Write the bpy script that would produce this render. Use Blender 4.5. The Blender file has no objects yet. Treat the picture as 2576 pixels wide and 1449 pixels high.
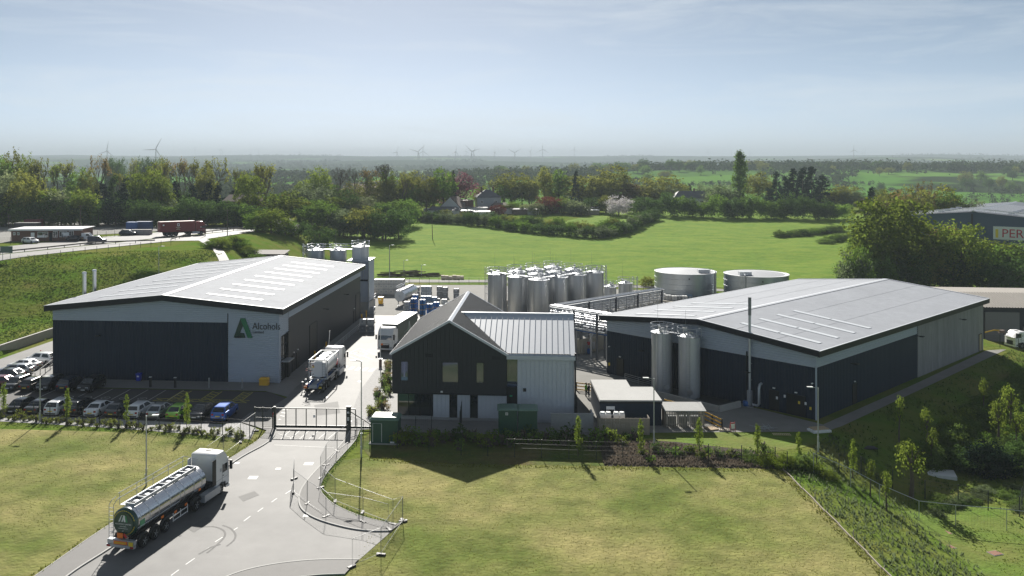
import bpy, math, random
from mathutils import Matrix, Vector, noise
R = math.radians
random.seed(7)
scene = bpy.context.scene
col = scene.collection

# ---------------------------------------------------------------- camera, sky, sun, exposure
CH, CF, CU, CV = 29.5, 2175.0, 1205.0, 417.0        # drone height (m), focal length and principal point of a 2576 px wide frame
cam_d = bpy.data.cameras.new("camera")
cam_d.sensor_width = 36.0
cam_d.lens = 36.0 * CF / 2576.0
cam_d.shift_x = (1288.0 - CU) / 2576.0
cam_d.shift_y = -(724.5 - CV) / 2576.0
cam_d.clip_start = 1.0
cam_d.clip_end = 60000.0
cam = bpy.data.objects.new("camera", cam_d)
cam.location = (0, 0, CH)
cam.rotation_euler = (R(90), 0, 0)
col.objects.link(cam)
scene.camera = cam

SUN_EL, SUN_AZ = 31.0, -7.0      # azimuth measured from +Y towards +X
world = bpy.data.worlds.new("World")
scene.world = world
world.use_nodes = True
wn, wl = world.node_tree.nodes, world.node_tree.links
wn.clear()
w_out = wn.new("ShaderNodeOutputWorld")
w_bg = wn.new("ShaderNodeBackground")
w_sky = wn.new("ShaderNodeTexSky")
w_sky.sky_type = 'NISHITA'
w_sky.sun_disc = False
w_sky.sun_elevation = R(SUN_EL)
w_sky.sun_rotation = R(SUN_AZ)
w_sky.altitude = 100
w_sky.air_density = 0.28
w_sky.dust_density = 0.25
w_sky.ozone_density = 0.8
w_bg.inputs["Strength"].default_value = 0.056
# thin high cirrus
w_tc = wn.new("ShaderNodeTexCoord")
w_map = wn.new("ShaderNodeMapping")
w_map.inputs["Scale"].default_value = (1.2, 1.2, 9.0)
w_map.inputs["Rotation"].default_value = (0, R(4), 0)
w_no = wn.new("ShaderNodeTexNoise")
w_no.inputs["Scale"].default_value = 3.0
w_no.inputs["Detail"].default_value = 7.0
w_no.inputs["Roughness"].default_value = 0.62
w_no.inputs["Distortion"].default_value = 0.6
w_ramp = wn.new("ShaderNodeValToRGB")
w_ramp.color_ramp.elements[0].position = 0.46
w_ramp.color_ramp.elements[1].position = 0.80
w_ramp.color_ramp.elements[1].color = (0.5, 0.5, 0.5, 1)
w_mix = wn.new("ShaderNodeMix")
w_mix.data_type = 'RGBA'
w_mix.inputs[7].default_value = (8.2, 8.6, 8.9, 1)
wl.new(w_tc.outputs["Generated"], w_map.inputs["Vector"])
wl.new(w_map.outputs["Vector"], w_no.inputs["Vector"])
wl.new(w_no.outputs["Fac"], w_ramp.inputs["Fac"])
wl.new(w_ramp.outputs["Color"], w_mix.inputs[0])
wl.new(w_sky.outputs["Color"], w_mix.inputs[6])
w_hs = wn.new("ShaderNodeHueSaturation"); w_hs.inputs["Hue"].default_value = 0.482; w_hs.inputs["Saturation"].default_value = 0.78
wl.new(w_mix.outputs[2], w_hs.inputs["Color"]); wl.new(w_hs.outputs["Color"], w_bg.inputs["Color"])
wl.new(w_bg.outputs["Background"], w_out.inputs["Surface"])

sun_d = bpy.data.lights.new("sun", 'SUN')
sun_d.energy = 5.0
sun_d.angle = R(0.6)
sun_d.color = (1.0, 0.955, 0.88)
sun = bpy.data.objects.new("sun", sun_d)
sdir = Vector((math.sin(R(SUN_AZ)) * math.cos(R(SUN_EL)), math.cos(R(SUN_AZ)) * math.cos(R(SUN_EL)), math.sin(R(SUN_EL))))
sun.rotation_euler = sdir.to_track_quat('Z', 'Y').to_euler()
sun.location = (0, 0, 200)
col.objects.link(sun)

scene.view_settings.view_transform = 'Standard'
scene.view_settings.look = 'None'
scene.view_settings.exposure = 1.05
scene.view_settings.gamma = 1.0
scene.cycles.use_denoising = True
scene.cycles.max_bounces = 8
scene.cycles.diffuse_bounces = 4
scene.cycles.glossy_bounces = 3
scene.cycles.transmission_bounces = 3
scene.cycles.transparent_max_bounces = 8
scene.cycles.volume_bounces = 1
scene.cycles.sample_clamp_indirect = 6.0
scene.cycles.sample_clamp_direct = 12.0
scene.cycles.caustics_reflective = False
scene.cycles.caustics_refractive = False

# ---------------------------------------------------------------- measuring helpers
def P(u, v, z=0.0):
 """Survey: where the sight line through a point of the 2576 px frame meets height z."""
 Y = CF * (CH - z) / (v - CV)
 return Vector(((u - CU) * Y / CF, Y, z))
def XU(u, Y): return (u - CU) * Y / CF
def ZV(v, Y): return CH - (v - CV) * Y / CF
def sm(a, b, x):
 t = min(1.0, max(0.0, (x - a) / (b - a)))
 return t * t * (3 - 2 * t)
def rot2(p, a):
 c, s = math.cos(a), math.sin(a)
 return (p[0] * c - p[1] * s, p[0] * s + p[1] * c)
SITE = R(-4.7)                       # bearing of the two western buildings
EXS = Vector((math.cos(SITE), math.sin(SITE), 0)); EYS = Vector((-math.sin(SITE), math.cos(SITE), 0))
EAST = R(-47.3)
E1 = Vector((-math.sin(EAST), math.cos(EAST), 0)); E2 = Vector((-math.cos(EAST), -math.sin(EAST), 0))

PROFILE = [(-500, 0), (225, 0), (390, 8.3), (450, 9), (560, 0), (740, -12), (900, 1), (1100, 8), (1300, 13), (1600, 6), (2000, 10), (2600, 12), (3300, 24), (4500, 52), (6500, 98), (8200, 112), (14000, 60)]
def lerp_profile(y):
 for (a, za), (b, zb) in zip(PROFILE, PROFILE[1:]):
  if y <= b:
   t = max(0, (y - a) / (b - a))
   s = t if b <= 390 else t * t * (3 - 2 * t)
   return za + (zb - za) * s
 return PROFILE[-1][1]
EDGE = [(29.5, -50), (29.5, 84), (38.3, 95.4), (84.4, 138.6), (84.4, 152), (74, 178), (74, 260)]
def edge_dist(x, y):
 best, side = 1e9, 1
 for (ax, ay), (bx, by) in zip(EDGE, EDGE[1:]):
  dx, dy = bx - ax, by - ay
  t = max(0, min(1, ((x - ax) * dx + (y - ay) * dy) / (dx * dx + dy * dy)))
  px, py = ax + t * dx, ay + t * dy
  d = math.hypot(x - px, y - py)
  if d < best:
   best = d
   side = 1 if dx * (y - ay) - dy * (x - ax) < 0 else -1
 return best * side
def wall_x(y): return -75.0 + 0.082 * (y - 130)
def gz(x, y):
 z = lerp_profile(y)
 if 800 < y < 1900: z += 12 * sm(820, 1280, y) * (1 - sm(1350, 1850, y)) * sm(-150, 420, x)
 if y > 1100:
  a = sm(1100, 5000, y)
  z += a * 34 * noise.noise((x / 1500, y / 1500, 3.1)) + 12 * sm(1300, 2200, y) * noise.noise((x / 900, y / 700, 5.7)) + 5 * sm(1100, 2000, y) * noise.noise((x / 420, y / 500, 8.0))
 if 225 < y < 460:
  z += 0.5 * noise.noise((x / 30, y / 30, 1.0))
 # raised road and bank in the west
 if y < 1000 and x < -30:
  s = (x + 103) * 0.385 - (y - 187) * 0.923
  b = 9.8 * (1 - sm(0, 56, s))
  if s <= 0: b = 9.8
  if y < 178:
   wx = wall_x(y)
   if x < wx - 0.4: b = max(1.45, b) * 1.0
   else: b = 0
   if x < wx - 0.4: b += 0.25 * noise.noise((x / 5, y / 5, 0)) * sm(wx - 0.4, wx - 6, x)
  else:
   b *= 1 - sm(-66, -38, x)
   if y > 215: b = max(b, 9.8 * (1 - sm(-66, -36, x)))
  b *= 1 - sm(420, 600, y)
  z = max(z, b)
 # lower ground in the east
 if y < 225 and x > 25:
  d = edge_dist(x, y)
  if d > 0: z -= 3.0 * sm(0, 12, d) * (1 - sm(185, 222, y))
 return z

# ---------------------------------------------------------------- mesh builder
class MB:
 def __init__(s): s.v = []; s.f = []
 def poly(s, pts):
  n = len(s.v); s.v += [tuple(p) for p in pts]; s.f.append(tuple(range(n, n + len(pts)))); return s
 def box(s, x0, x1, y0, y1, z0, z1, M=None):
  n = len(s.v)
  p = [(x0, y0, z0), (x1, y0, z0), (x1, y1, z0), (x0, y1, z0), (x0, y0, z1), (x1, y0, z1), (x1, y1, z1), (x0, y1, z1)]
  if M is not None: p = [tuple(M @ Vector(q)) for q in p]
  s.v += p
  s.f += [(n, n + 3, n + 2, n + 1), (n + 4, n + 5, n + 6, n + 7), (n, n + 1, n + 5, n + 4), (n + 1, n + 2, n + 6, n + 5), (n + 2, n + 3, n + 7, n + 6), (n + 3, n, n + 4, n + 7)]
  return s
 def ring(s, rings, cap=True, closed=True):
  n0 = len(s.v); m = len(rings[0])
  for r in rings: s.v += [tuple(p) for p in r]
  for i in range(len(rings) - 1):
   for j in range(m if closed else m - 1):
    a = n0 + i * m + j; b = n0 + i * m + (j + 1) % m
    s.f.append((a, b, b + m, a + m))
  if cap:
   s.f.append(tuple(n0 + j for j in range(m - 1, -1, -1)))
   s.f.append(tuple(n0 + (len(rings) - 1) * m + j for j in range(m)))
  return s
 def cyl(s, a, b, r0, r1=None, n=10, cap=True):
  a, b = Vector(a), Vector(b); r1 = r0 if r1 is None else r1
  d = (b - a)
  if d.length < 1e-6: return s
  d.normalize()
  x = d.orthogonal().normalized(); y = d.cross(x)
  ring = lambda c, r: [c + (x * math.cos(2 * math.pi * i / n) + y * math.sin(2 * math.pi * i / n)) * r for i in range(n)]
  return s.ring([ring(a, r0), ring(b, r1)], cap)
 def tube(s, path, r, n=6, closed=False):
  pts = [Vector(p) for p in path]
  k = len(pts); rings = []; x = None
  for i, p in enumerate(pts):
   if closed: d = pts[(i + 1) % k] - pts[i - 1]
   else: d = pts[min(k - 1, i + 1)] - pts[max(0, i - 1)]
   d.normalize()
   if x is None: x = d.orthogonal().normalized()
   x = (x - d * x.dot(d)).normalized(); y = d.cross(x)
   rings.append([p + (x * math.cos(2 * math.pi * j / n) + y * math.sin(2 * math.pi * j / n)) * r for j in range(n)])
  if closed: rings.append(rings[0])
  return s.ring(rings, not closed)
 def lathe(s, prof, n=16, c=(0, 0, 0)):
  rings = [[(c[0] + r * math.cos(2 * math.pi * j / n), c[1] + r * math.sin(2 * math.pi * j / n), c[2] + z) for j in range(n)] for r, z in prof]
  return s.ring(rings, True)
 def prism(s, pts, z0, z1):
  return s.ring([[(x, y, z0) for x, y in pts], [(x, y, z1) for x, y in pts]], True)
 def xf(s, M):
  s.v = [tuple(M @ Vector(p)) for p in s.v]; return s
 def add(s, o, M=None):
  n = len(s.v)
  s.v += o.v if M is None else [tuple(M @ Vector(p)) for p in o.v]
  s.f += [tuple(i + n for i in f) for f in o.f]
  return s
 def mesh(s, name, mat, smooth=None):
  me = bpy.data.meshes.new(name)
  me.from_pydata(s.v, [], s.f)
  if mat is not None: me.materials.append(mat)
  if smooth is not None:
   me.polygons.foreach_set("use_smooth", [True] * len(me.polygons))
   me.set_sharp_from_angle(angle=R(smooth))
  me.update()
  return me
 def out(s, name, mat, parent=None, smooth=None, loc=None, rz=None):
  o = bpy.data.objects.new(name, s.mesh(name, mat, smooth))
  col.objects.link(o)
  if parent is not None: o.parent = parent
  if loc is not None: o.location = loc
  if rz is not None: o.rotation_euler = (0, 0, rz)
  return o
def inst(name, me, parent=None, loc=(0, 0, 0), rz=0.0, sc=None, mat=None):
 o = bpy.data.objects.new(name, me); col.objects.link(o)
 if parent is not None: o.parent = parent
 o.location = loc; o.rotation_euler = (0, 0, rz)
 if sc is not None: o.scale = sc if hasattr(sc, '__len__') else (sc, sc, sc)
 if mat is not None:
  o.material_slots[0].link = 'OBJECT'; o.material_slots[0].material = mat
 return o
def tag(o, label, cat, group=None, kind=None):
 if label: o["label"] = label
 if cat: o["category"] = cat
 if group: o["group"] = group
 if kind: o["kind"] = kind
 return o
def thing(name, label, cat, loc=(0, 0, 0), rz=0.0, group=None):
 o = bpy.data.objects.new(name, None); col.objects.link(o)
 o.empty_display_size = 0.2
 o.location = loc; o.rotation_euler = (0, 0, rz)
 return tag(o, label, cat, group)
def kids(o, _c={}):
 return list(o.children)
def dup(root, loc, rz, label, group=None, sc=None, paint=None):
 """copy of a thing with its parts and sub-parts; paint = {old material name: new material}"""
 def one(o, par):
  c = o.copy(); col.objects.link(c)
  if par is not None: c.parent = par
  if paint and c.type == 'MESH':
   for sl in c.material_slots:
    if sl.material and sl.material.name in paint:
     m = paint[sl.material.name]; sl.link = 'OBJECT'; sl.material = m
  for ch in kids(o): one(ch, c)
  return c
 c = one(root, None)
 c.location = loc; c.rotation_euler = (0, 0, rz)
 if sc is not None: c.scale = sc if hasattr(sc, '__len__') else (sc, sc, sc)
 c["label"] = label
 if group: c["group"] = group
 return c
ORD = "first second third fourth fifth sixth seventh eighth ninth tenth eleventh twelfth thirteenth fourteenth fifteenth sixteenth seventeenth eighteenth nineteenth twentieth".split()
TENS = ["twenty", "thirty", "forty", "fifty", "sixty", "seventy", "eighty", "ninety", "hundred"]
def ordinal(i):
 if i < 20: return ORD[i]
 t, r = divmod(i + 1, 10)
 return TENS[t - 2][:-1] + "ieth" if r == 0 else TENS[t - 2] + "-" + ORD[r - 1]

# ---------------------------------------------------------------- materials
MATS = {}
def mat(name, color, rough=0.6, metal=0.0, var=0.0, scale=1.0, bump=0.0, bscale=None, spec=0.5, stretch=None, color2=None, detail=6.0, coat=0.0, world_pos=True, alpha=None):
 """Principled surface with soft noise wear: var darkens and lightens by noise, color2 mixes a second colour in patches."""
 if name in MATS: return MATS[name]
 m = bpy.data.materials.new(name); m.use_nodes = True
 n, l = m.node_tree.nodes, m.node_tree.links
 b = n["Principled BSDF"]
 b.inputs["Base Color"].default_value = (*color, 1)
 b.inputs["Roughness"].default_value = rough
 b.inputs["Metallic"].default_value = metal
 b.inputs["Specular IOR Level"].default_value = spec
 b.inputs["Coat Weight"].default_value = coat
 if alpha is not None: b.inputs["Alpha"].default_value = alpha
 if var or bump or color2:
  g = n.new("ShaderNodeNewGeometry") if world_pos else n.new("ShaderNodeTexCoord")
  src = g.outputs["Position"] if world_pos else g.outputs["Object"]
  if stretch:
   mp = n.new("ShaderNodeMapping"); mp.inputs["Scale"].default_value = stretch
   l.new(src, mp.inputs["Vector"]); src = mp.outputs["Vector"]
  t = n.new("ShaderNodeTexNoise"); t.inputs["Scale"].default_value = scale; t.inputs["Detail"].default_value = detail
  t.inputs["Roughness"].default_value = 0.6
  l.new(src, t.inputs["Vector"])
  c_out = None
  if color2:
   rp = n.new("ShaderNodeValToRGB")
   rp.color_ramp.elements[0].position = 0.38; rp.color_ramp.elements[1].position = 0.62
   rp.color_ramp.elements[0].color = (*color, 1); rp.color_ramp.elements[1].color = (*color2, 1)
   l.new(t.outputs["Fac"], rp.inputs["Fac"]); c_out = rp.outputs["Color"]
  if var:
   t2 = n.new("ShaderNodeTexNoise"); t2.inputs["Scale"].default_value = scale * 6.3; t2.inputs["Detail"].default_value = 5
   l.new(src, t2.inputs["Vector"])
   hs = n.new("ShaderNodeHueSaturation")
   mr = n.new("ShaderNodeMapRange")
   mr.inputs[1].default_value = 0.25; mr.inputs[2].default_value = 0.75
   mr.inputs[3].default_value = 1 - var; mr.inputs[4].default_value = 1 + var
   ad = n.new("ShaderNodeMath"); ad.operation = 'MULTIPLY_ADD'
   ad.inputs[1].default_value = 0.5; 
   hf = n.new("ShaderNodeMath"); hf.operation = 'MULTIPLY'; hf.inputs[1].default_value = 0.5
   l.new(t2.outputs["Fac"], hf.inputs[0]); l.new(t.outputs["Fac"], ad.inputs[0]); l.new(hf.outputs[0], ad.inputs[2])
   l.new(ad.outputs[0], mr.inputs[0]); l.new(mr.outputs[0], hs.inputs["Value"])
   if c_out: l.new(c_out, hs.inputs["Color"])
   else: hs.inputs["Color"].default_value = (*color, 1)
   c_out = hs.outputs["Color"]
  if c_out: l.new(c_out, b.inputs["Base Color"])
  if bump:
   t3 = n.new("ShaderNodeTexNoise"); t3.inputs["Scale"].default_value = bscale or scale * 4; t3.inputs["Detail"].default_value = 4
   l.new(src, t3.inputs["Vector"])
   bp = n.new("ShaderNodeBump"); bp.inputs["Strength"].default_value = bump; bp.inputs["Distance"].default_value = 0.3
   l.new(t3.outputs["Fac"], bp.inputs["Height"]); l.new(bp.outputs["Normal"], b.inputs["Normal"])
 MATS[name] = m
 return m
def leaf(name, color, color2, trans=0.35, rnd=0.25):
 """foliage: diffuse with light passing through, tint varies from leaf clump to leaf clump and from plant to plant"""
 if name in MATS: return MATS[name]
 m = bpy.data.materials.new(name); m.use_nodes = True
 n, l = m.node_tree.nodes, m.node_tree.links
 n.clear()
 o = n.new("ShaderNodeOutputMaterial")
 g = n.new("ShaderNodeNewGeometry"); oi = n.new("ShaderNodeObjectInfo")
 mx = n.new("ShaderNodeMix"); mx.data_type = 'RGBA'
 mx.inputs[6].default_value = (*color, 1); mx.inputs[7].default_value = (*color2, 1)
 l.new(g.outputs["Random Per Island"], mx.inputs[0])
 hs = n.new("ShaderNodeHueSaturation")
 mr = n.new("ShaderNodeMapRange"); mr.inputs[3].default_value = 1 - rnd; mr.inputs[4].default_value = 1 + rnd
 l.new(oi.outputs["Random"], mr.inputs[0]); l.new(mr.outputs[0], hs.inputs["Value"])
 l.new(mx.outputs[2], hs.inputs["Color"])
 d = n.new("ShaderNodeBsdfDiffuse"); t = n.new("ShaderNodeBsdfTranslucent"); ms = n.new("ShaderNodeMixShader")
 ms.inputs[0].default_value = trans
 l.new(hs.outputs["Color"], d.inputs["Color"]); l.new(hs.outputs["Color"], t.inputs["Color"])
 l.new(d.outputs[0], ms.inputs[1]); l.new(t.outputs[0], ms.inputs[2]); l.new(ms.outputs[0], o.inputs["Surface"])
 MATS[name] = m
 return m

m_silver = mat("silver_cladding", (0.40, 0.45, 0.53), 0.5, 0.0, var=0.06, scale=0.4)
m_dark = mat("dark_cladding", (0.016, 0.028, 0.048), 0.55, 0.0, var=0.12, scale=0.3, spec=0.2)
m_darkside = mat("graphite_cladding", (0.035, 0.038, 0.045), 0.45, 0.0, spec=.3, var=0.1, scale=0.3)
m_fascia = mat("fascia_graphite", (0.014, 0.017, 0.022), 0.5, 0.0, spec=.25)
m_roof = mat("roof_sheet_grey", (0.34, 0.355, 0.385), 0.72, 0.0, spec=.04, var=0.13, scale=0.16)
m_ridge = mat("ridge_flashing", (0.50, 0.52, 0.56), 0.5, 0.0)
m_light = mat("rooflight_translucent", (0.62, 0.64, 0.66), 0.3, 0.0)
m_housedark = mat("house_dark_seam", (0.034, 0.037, 0.040), 0.55, 0.0, spec=.25, var=0.1, scale=0.5)
m_houseroof = mat("house_roof_sheet", (0.045, 0.046, 0.047), 0.5, 0.1, var=0.08, scale=0.6)
m_wing = mat("wing_pale_metal", (0.52, 0.55, 0.60), 0.45, 0.0, var=0.05, scale=0.5)
m_glass = mat("window_glass", (0.02, 0.026, 0.03), 0.04, 0.0, spec=1.0)
m_glassg = mat("green_glass", (0.015, 0.05, 0.045), 0.04, 0.0, spec=0.9)
m_black = mat("black_paint", (0.008, 0.009, 0.010), 0.5)
m_steel = mat("stainless", (0.62, 0.63, 0.65), 0.30, 0.85, var=0.06, scale=0.8)
m_steelb = mat("brushed_tank_steel", (0.50, 0.52, 0.54), 0.40, 0.65, var=0.10, scale=0.45, stretch=(1, 1, 0.25))
m_memb = mat("roof_membrane", (0.40, 0.40, 0.39), 0.8, spec=.1, var=0.1, scale=0.5)
m_galv = mat("galvanised", (0.46, 0.48, 0.51), 0.42, 0.5, var=0.1, scale=0.6)
m_galvtank = mat("zinc_tank", (0.42, 0.46, 0.50), 0.34, 0.75, var=0.14, scale=0.12, stretch=(1, 1, 0.05))
m_white = mat("white_paint", (0.80, 0.80, 0.80), 0.35)
m_offw = mat("off_white", (0.66, 0.67, 0.66), 0.5, var=0.08, scale=0.7)
m_yellow = mat("yellow_paint", (0.75, 0.42, 0.02), 0.45)
m_red = mat("red_paint", (0.50, 0.03, 0.03), 0.45)
m_blue = mat("blue_plastic", (0.02, 0.10, 0.32), 0.4)
m_drum = mat("blue_drum_steel", (0.02, 0.13, 0.38), 0.35, var=0.15, scale=1.5)
m_orange = mat("orange_plate", (0.85, 0.20, 0.02), 0.5)
m_glassr = mat("reflective_glazing", (0.15, 0.18, 0.28), 0.06, 0.75)
m_green = mat("cabinet_green", (0.020, 0.075, 0.045), 0.45, var=0.08, scale=0.8)
m_greenroof = mat("cabinet_green_lid", (0.12, 0.20, 0.16), 0.45, var=0.08, scale=0.8)
m_conc = mat("concrete", (0.40, 0.39, 0.36), 0.85, var=0.16, scale=0.35, bump=0.05)
m_concd = mat("precast_grey", (0.24, 0.24, 0.24), 0.85, var=0.35, scale=0.9, stretch=(1, 1, 0.10), bump=0.08)
m_block = mat("blockwork", (0.33, 0.33, 0.33), 0.85, var=0.08, scale=0.8)
m_tyre = mat("tyre", (0.012, 0.012, 0.012), 0.8)
m_rim = mat("alloy_rim", (0.45, 0.46, 0.47), 0.35, 0.7)
m_chassis = mat("chassis_black", (0.015, 0.015, 0.016), 0.6)
m_wood = mat("weathered_timber", (0.30, 0.26, 0.21), 0.8, var=0.2, scale=2.0, stretch=(1, 1, 0.2))
m_pallet = mat("pallet_wood", (0.42, 0.32, 0.20), 0.8, var=0.2, scale=2.0)
m_tail = mat("tail_lamp", (0.35, 0.01, 0.01), 0.25)
m_head = mat("head_lamp", (0.65, 0.68, 0.70), 0.1, 0.3)
m_plate_y = mat("plate_yellow", (0.75, 0.55, 0.03), 0.5)
m_plate_w = mat("plate_white", (0.75, 0.75, 0.72), 0.5)
m_fence = mat("fence_green_black", (0.010, 0.018, 0.014), 0.5)
m_wire = mat("wire_grey", (0.20, 0.205, 0.21), 0.5, 0.2)
m_brick = mat("brick_brown", (0.16, 0.085, 0.06), 0.85, var=0.25, scale=1.2)
m_render = mat("painted_render", (0.60, 0.60, 0.58), 0.8, var=0.08, scale=0.5)
m_slate = mat("slate_roof", (0.13, 0.13, 0.14), 0.7, var=0.2, scale=0.8)
m_tile = mat("brown_tiles", (0.17, 0.12, 0.10), 0.75, var=0.2, scale=0.8)
m_bark = mat("bark", (0.10, 0.08, 0.06), 0.9, var=0.2, scale=1.5)
m_asph = mat("asphalt", (0.125, 0.123, 0.119), 0.72, var=0.20, scale=0.10, color2=(0.155, 0.152, 0.147), bump=0.02, bscale=6, spec=0.4)
m_asphd = mat("car_park_tarmac", (0.070, 0.066, 0.064), 0.78, var=0.12, scale=0.12, bump=0.02, bscale=6, spec=0.35)
m_yard = mat("yard_concrete", (0.235, 0.23, 0.215), 0.85, var=0.16, scale=0.09, spec=0.06)
m_path = mat("footpath_tarmac", (0.15, 0.145, 0.14), 0.8, var=0.1, scale=0.3)
m_paving = mat("block_paving", (0.20, 0.195, 0.19), 0.8, var=0.15, scale=1.2)
m_kerb = mat("kerb_stone", (0.36, 0.355, 0.34), 0.8, var=0.12, scale=0.8)
m_mark = mat("road_paint_white", (0.50, 0.50, 0.485), 0.7, var=0.3, scale=1.5)
m_marky = mat("road_paint_yellow", (0.50, 0.45, 0.06), 0.7, var=0.2, scale=1.5)
m_gravel = mat("pale_gravel", (0.34, 0.335, 0.33), 0.9, var=0.35, scale=3.0, bump=0.3, bscale=5)
m_soil = mat("bark_mulch", (0.085, 0.074, 0.062), 1.0, spec=0.0, var=0.4, scale=1.6, bump=0.4, bscale=3)
m_lawn = mat("mown_grass", (0.120, 0.155, 0.030), 1.0, spec=0.08, var=0.55, scale=0.085, color2=(0.215, 0.195, 0.075), bump=0.45, bscale=2.6, detail=12)
m_lawn2 = mat("bright_grass", (0.11, 0.185, 0.026), 1.0, spec=0.08, var=0.30, scale=0.12, color2=(0.14, 0.15, 0.04), bump=0.4, bscale=2.5, detail=9)
m_rough = mat("rough_grass", (0.085, 0.125, 0.026), 1.0, spec=0.05, var=0.35, scale=0.16, color2=(0.125, 0.105, 0.045), bump=0.8, bscale=1.2, detail=9)
m_field = mat("pasture", (0.115, 0.205, 0.022), 1.0, spec=0.04, var=0.42, scale=0.22, color2=(0.145, 0.205, 0.026), bump=1.0, bscale=0.55, detail=10, stretch=(0.6, 1.3, 1))
# ---------------------------------------------------------------- ground sheet
def spread(start, stop, step, growth):
 out = [start]
 while out[-1] < stop:
  out.append(out[-1] + step); step *= growth
 return out
_xs = [x * 3.0 for x in range(-60, 61)]
_xs = [x for x in _xs if not (-81 < x < -63)] + [-81 + 0.75 * i for i in range(25)]
_xs += [x for x in spread(180, 9500, 6, 1.13)][1:]
_xs += [-x for x in spread(180, 9500, 6, 1.13)][1:]
GX = sorted(set(round(x, 3) for x in _xs))
GY = sorted(set([-60.0, -20.0, 10.0] + [30 + 3.0 * i for i in range(151)] + spread(480, 13500, 5, 1.045)[1:]))
GZ = [[gz(x, y) for x in GX] for y in GY]
m_land = bpy.data.materials.new("countryside"); m_land.use_nodes = True
def _land():
 n, l = m_land.node_tree.nodes, m_land.node_tree.links
 b = n["Principled BSDF"]; b.inputs["Roughness"].default_value = 0.95; b.inputs["Specular IOR Level"].default_value = 0.0
 g = n.new("ShaderNodeNewGeometry")
 mp = n.new("ShaderNodeMapping"); mp.inputs["Scale"].default_value = (1 / 330.0, 1 / 420.0, 0.0)
 l.new(g.outputs["Position"], mp.inputs["Vector"])
 vo = n.new("ShaderNodeTexVoronoi"); vo.inputs["Scale"].default_value = 1.0
 l.new(mp.outputs["Vector"], vo.inputs["Vector"])
 rp = n.new("ShaderNodeValToRGB"); cr = rp.color_ramp; cr.interpolation = 'CONSTANT'
 cols = [(0.0, (0.085, 0.19, 0.035)), (0.25, (0.11, 0.21, 0.045)), (0.45, (0.14, 0.20, 0.06)), (0.62, (0.075, 0.15, 0.035)), (0.78, (0.15, 0.12, 0.08)), (0.88, (0.10, 0.20, 0.04))]
 cr.elements[0].position, cr.elements[0].color = 0.0, (*cols[0][1], 1)
 cr.elements[1].position, cr.elements[1].color = cols[1][0], (*cols[1][1], 1)
 for p, c in cols[2:]:
  e = cr.elements.new(p); e.color = (*c, 1)
 sp = n.new("ShaderNodeSeparateColor"); l.new(vo.outputs["Color"], sp.inputs[0]); l.new(sp.outputs[0], rp.inputs["Fac"])
 no = n.new("ShaderNodeTexNoise"); no.inputs["Scale"].default_value = 0.14; no.inputs["Detail"].default_value = 8
 l.new(g.outputs["Position"], no.inputs["Vector"])
 r2 = n.new("ShaderNodeValToRGB"); r2.color_ramp.elements[0].position = 0.36; r2.color_ramp.elements[1].position = 0.66
 r2.color_ramp.elements[0].color = (0.09, 0.155, 0.024, 1); r2.color_ramp.elements[1].color = (0.15, 0.155, 0.045, 1)
 l.new(no.outputs["Fac"], r2.inputs["Fac"])
 xyz = n.new("ShaderNodeSeparateXYZ"); l.new(g.outputs["Position"], xyz.inputs[0])
 mr = n.new("ShaderNodeMapRange"); mr.inputs[1].default_value = 480; mr.inputs[2].default_value = 620
 l.new(xyz.outputs["Y"], mr.inputs[0])
 mx = n.new("ShaderNodeMix"); mx.data_type = 'RGBA'
 l.new(mr.outputs[0], mx.inputs[0]); l.new(r2.outputs["Color"], mx.inputs[6])
 nw = n.new("ShaderNodeTexNoise"); nw.inputs["Scale"].default_value = 1.0; nw.inputs["Detail"].default_value = 9
 mw = n.new("ShaderNodeMapping"); mw.inputs["Scale"].default_value = (1 / 420.0, 1 / 300.0, 0); l.new(g.outputs["Position"], mw.inputs["Vector"]); l.new(mw.outputs["Vector"], nw.inputs["Vector"])
 my = n.new("ShaderNodeMapRange"); my.inputs[1].default_value = 900; my.inputs[2].default_value = 3000; my.inputs[3].default_value = -.10; my.inputs[4].default_value = .10; l.new(xyz.outputs["Y"], my.inputs[0])
 ad = n.new("ShaderNodeMath"); ad.operation = 'ADD'; l.new(nw.outputs["Fac"], ad.inputs[0]); l.new(my.outputs[0], ad.inputs[1])
 rw = n.new("ShaderNodeValToRGB"); rw.color_ramp.elements[0].position = .47; rw.color_ramp.elements[1].position = .50; l.new(ad.outputs[0], rw.inputs["Fac"])
 m3 = n.new("ShaderNodeMix"); m3.data_type = 'RGBA'; m3.inputs[7].default_value = (.028, .045, .018, 1); l.new(rw.outputs["Color"], m3.inputs[0]); l.new(rp.outputs["Color"], m3.inputs[6]); l.new(m3.outputs[2], mx.inputs[7])
 l.new(mx.outputs[2], b.inputs["Base Color"])
 bp = n.new("ShaderNodeBump"); bp.inputs["Strength"].default_value = 0.8; bp.inputs["Distance"].default_value = 0.4
 n3 = n.new("ShaderNodeTexNoise"); n3.inputs["Scale"].default_value = 1.1; n3.inputs["Detail"].default_value = 5
 l.new(g.outputs["Position"], n3.inputs["Vector"]); l.new(n3.outputs["Fac"], bp.inputs["Height"]); l.new(bp.outputs["Normal"], b.inputs["Normal"])
_land()
def _ground():
 mb = MB(); nx = len(GX)
 for j, y in enumerate(GY):
  row = GZ[j]
  mb.v += [(x, y, row[i]) for i, x in enumerate(GX)]
 for j in range(len(GY) - 1):
  for i in range(nx - 1):
   a = j * nx + i
   mb.f.append((a, a + 1, a + nx + 1)); mb.f.append((a, a + nx + 1, a + nx))
 o = mb.out("ground", m_land)
 o.data.polygons.foreach_set("use_smooth", [True] * len(o.data.polygons))
 tag(o, None, None, kind="structure")
_ground()
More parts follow.
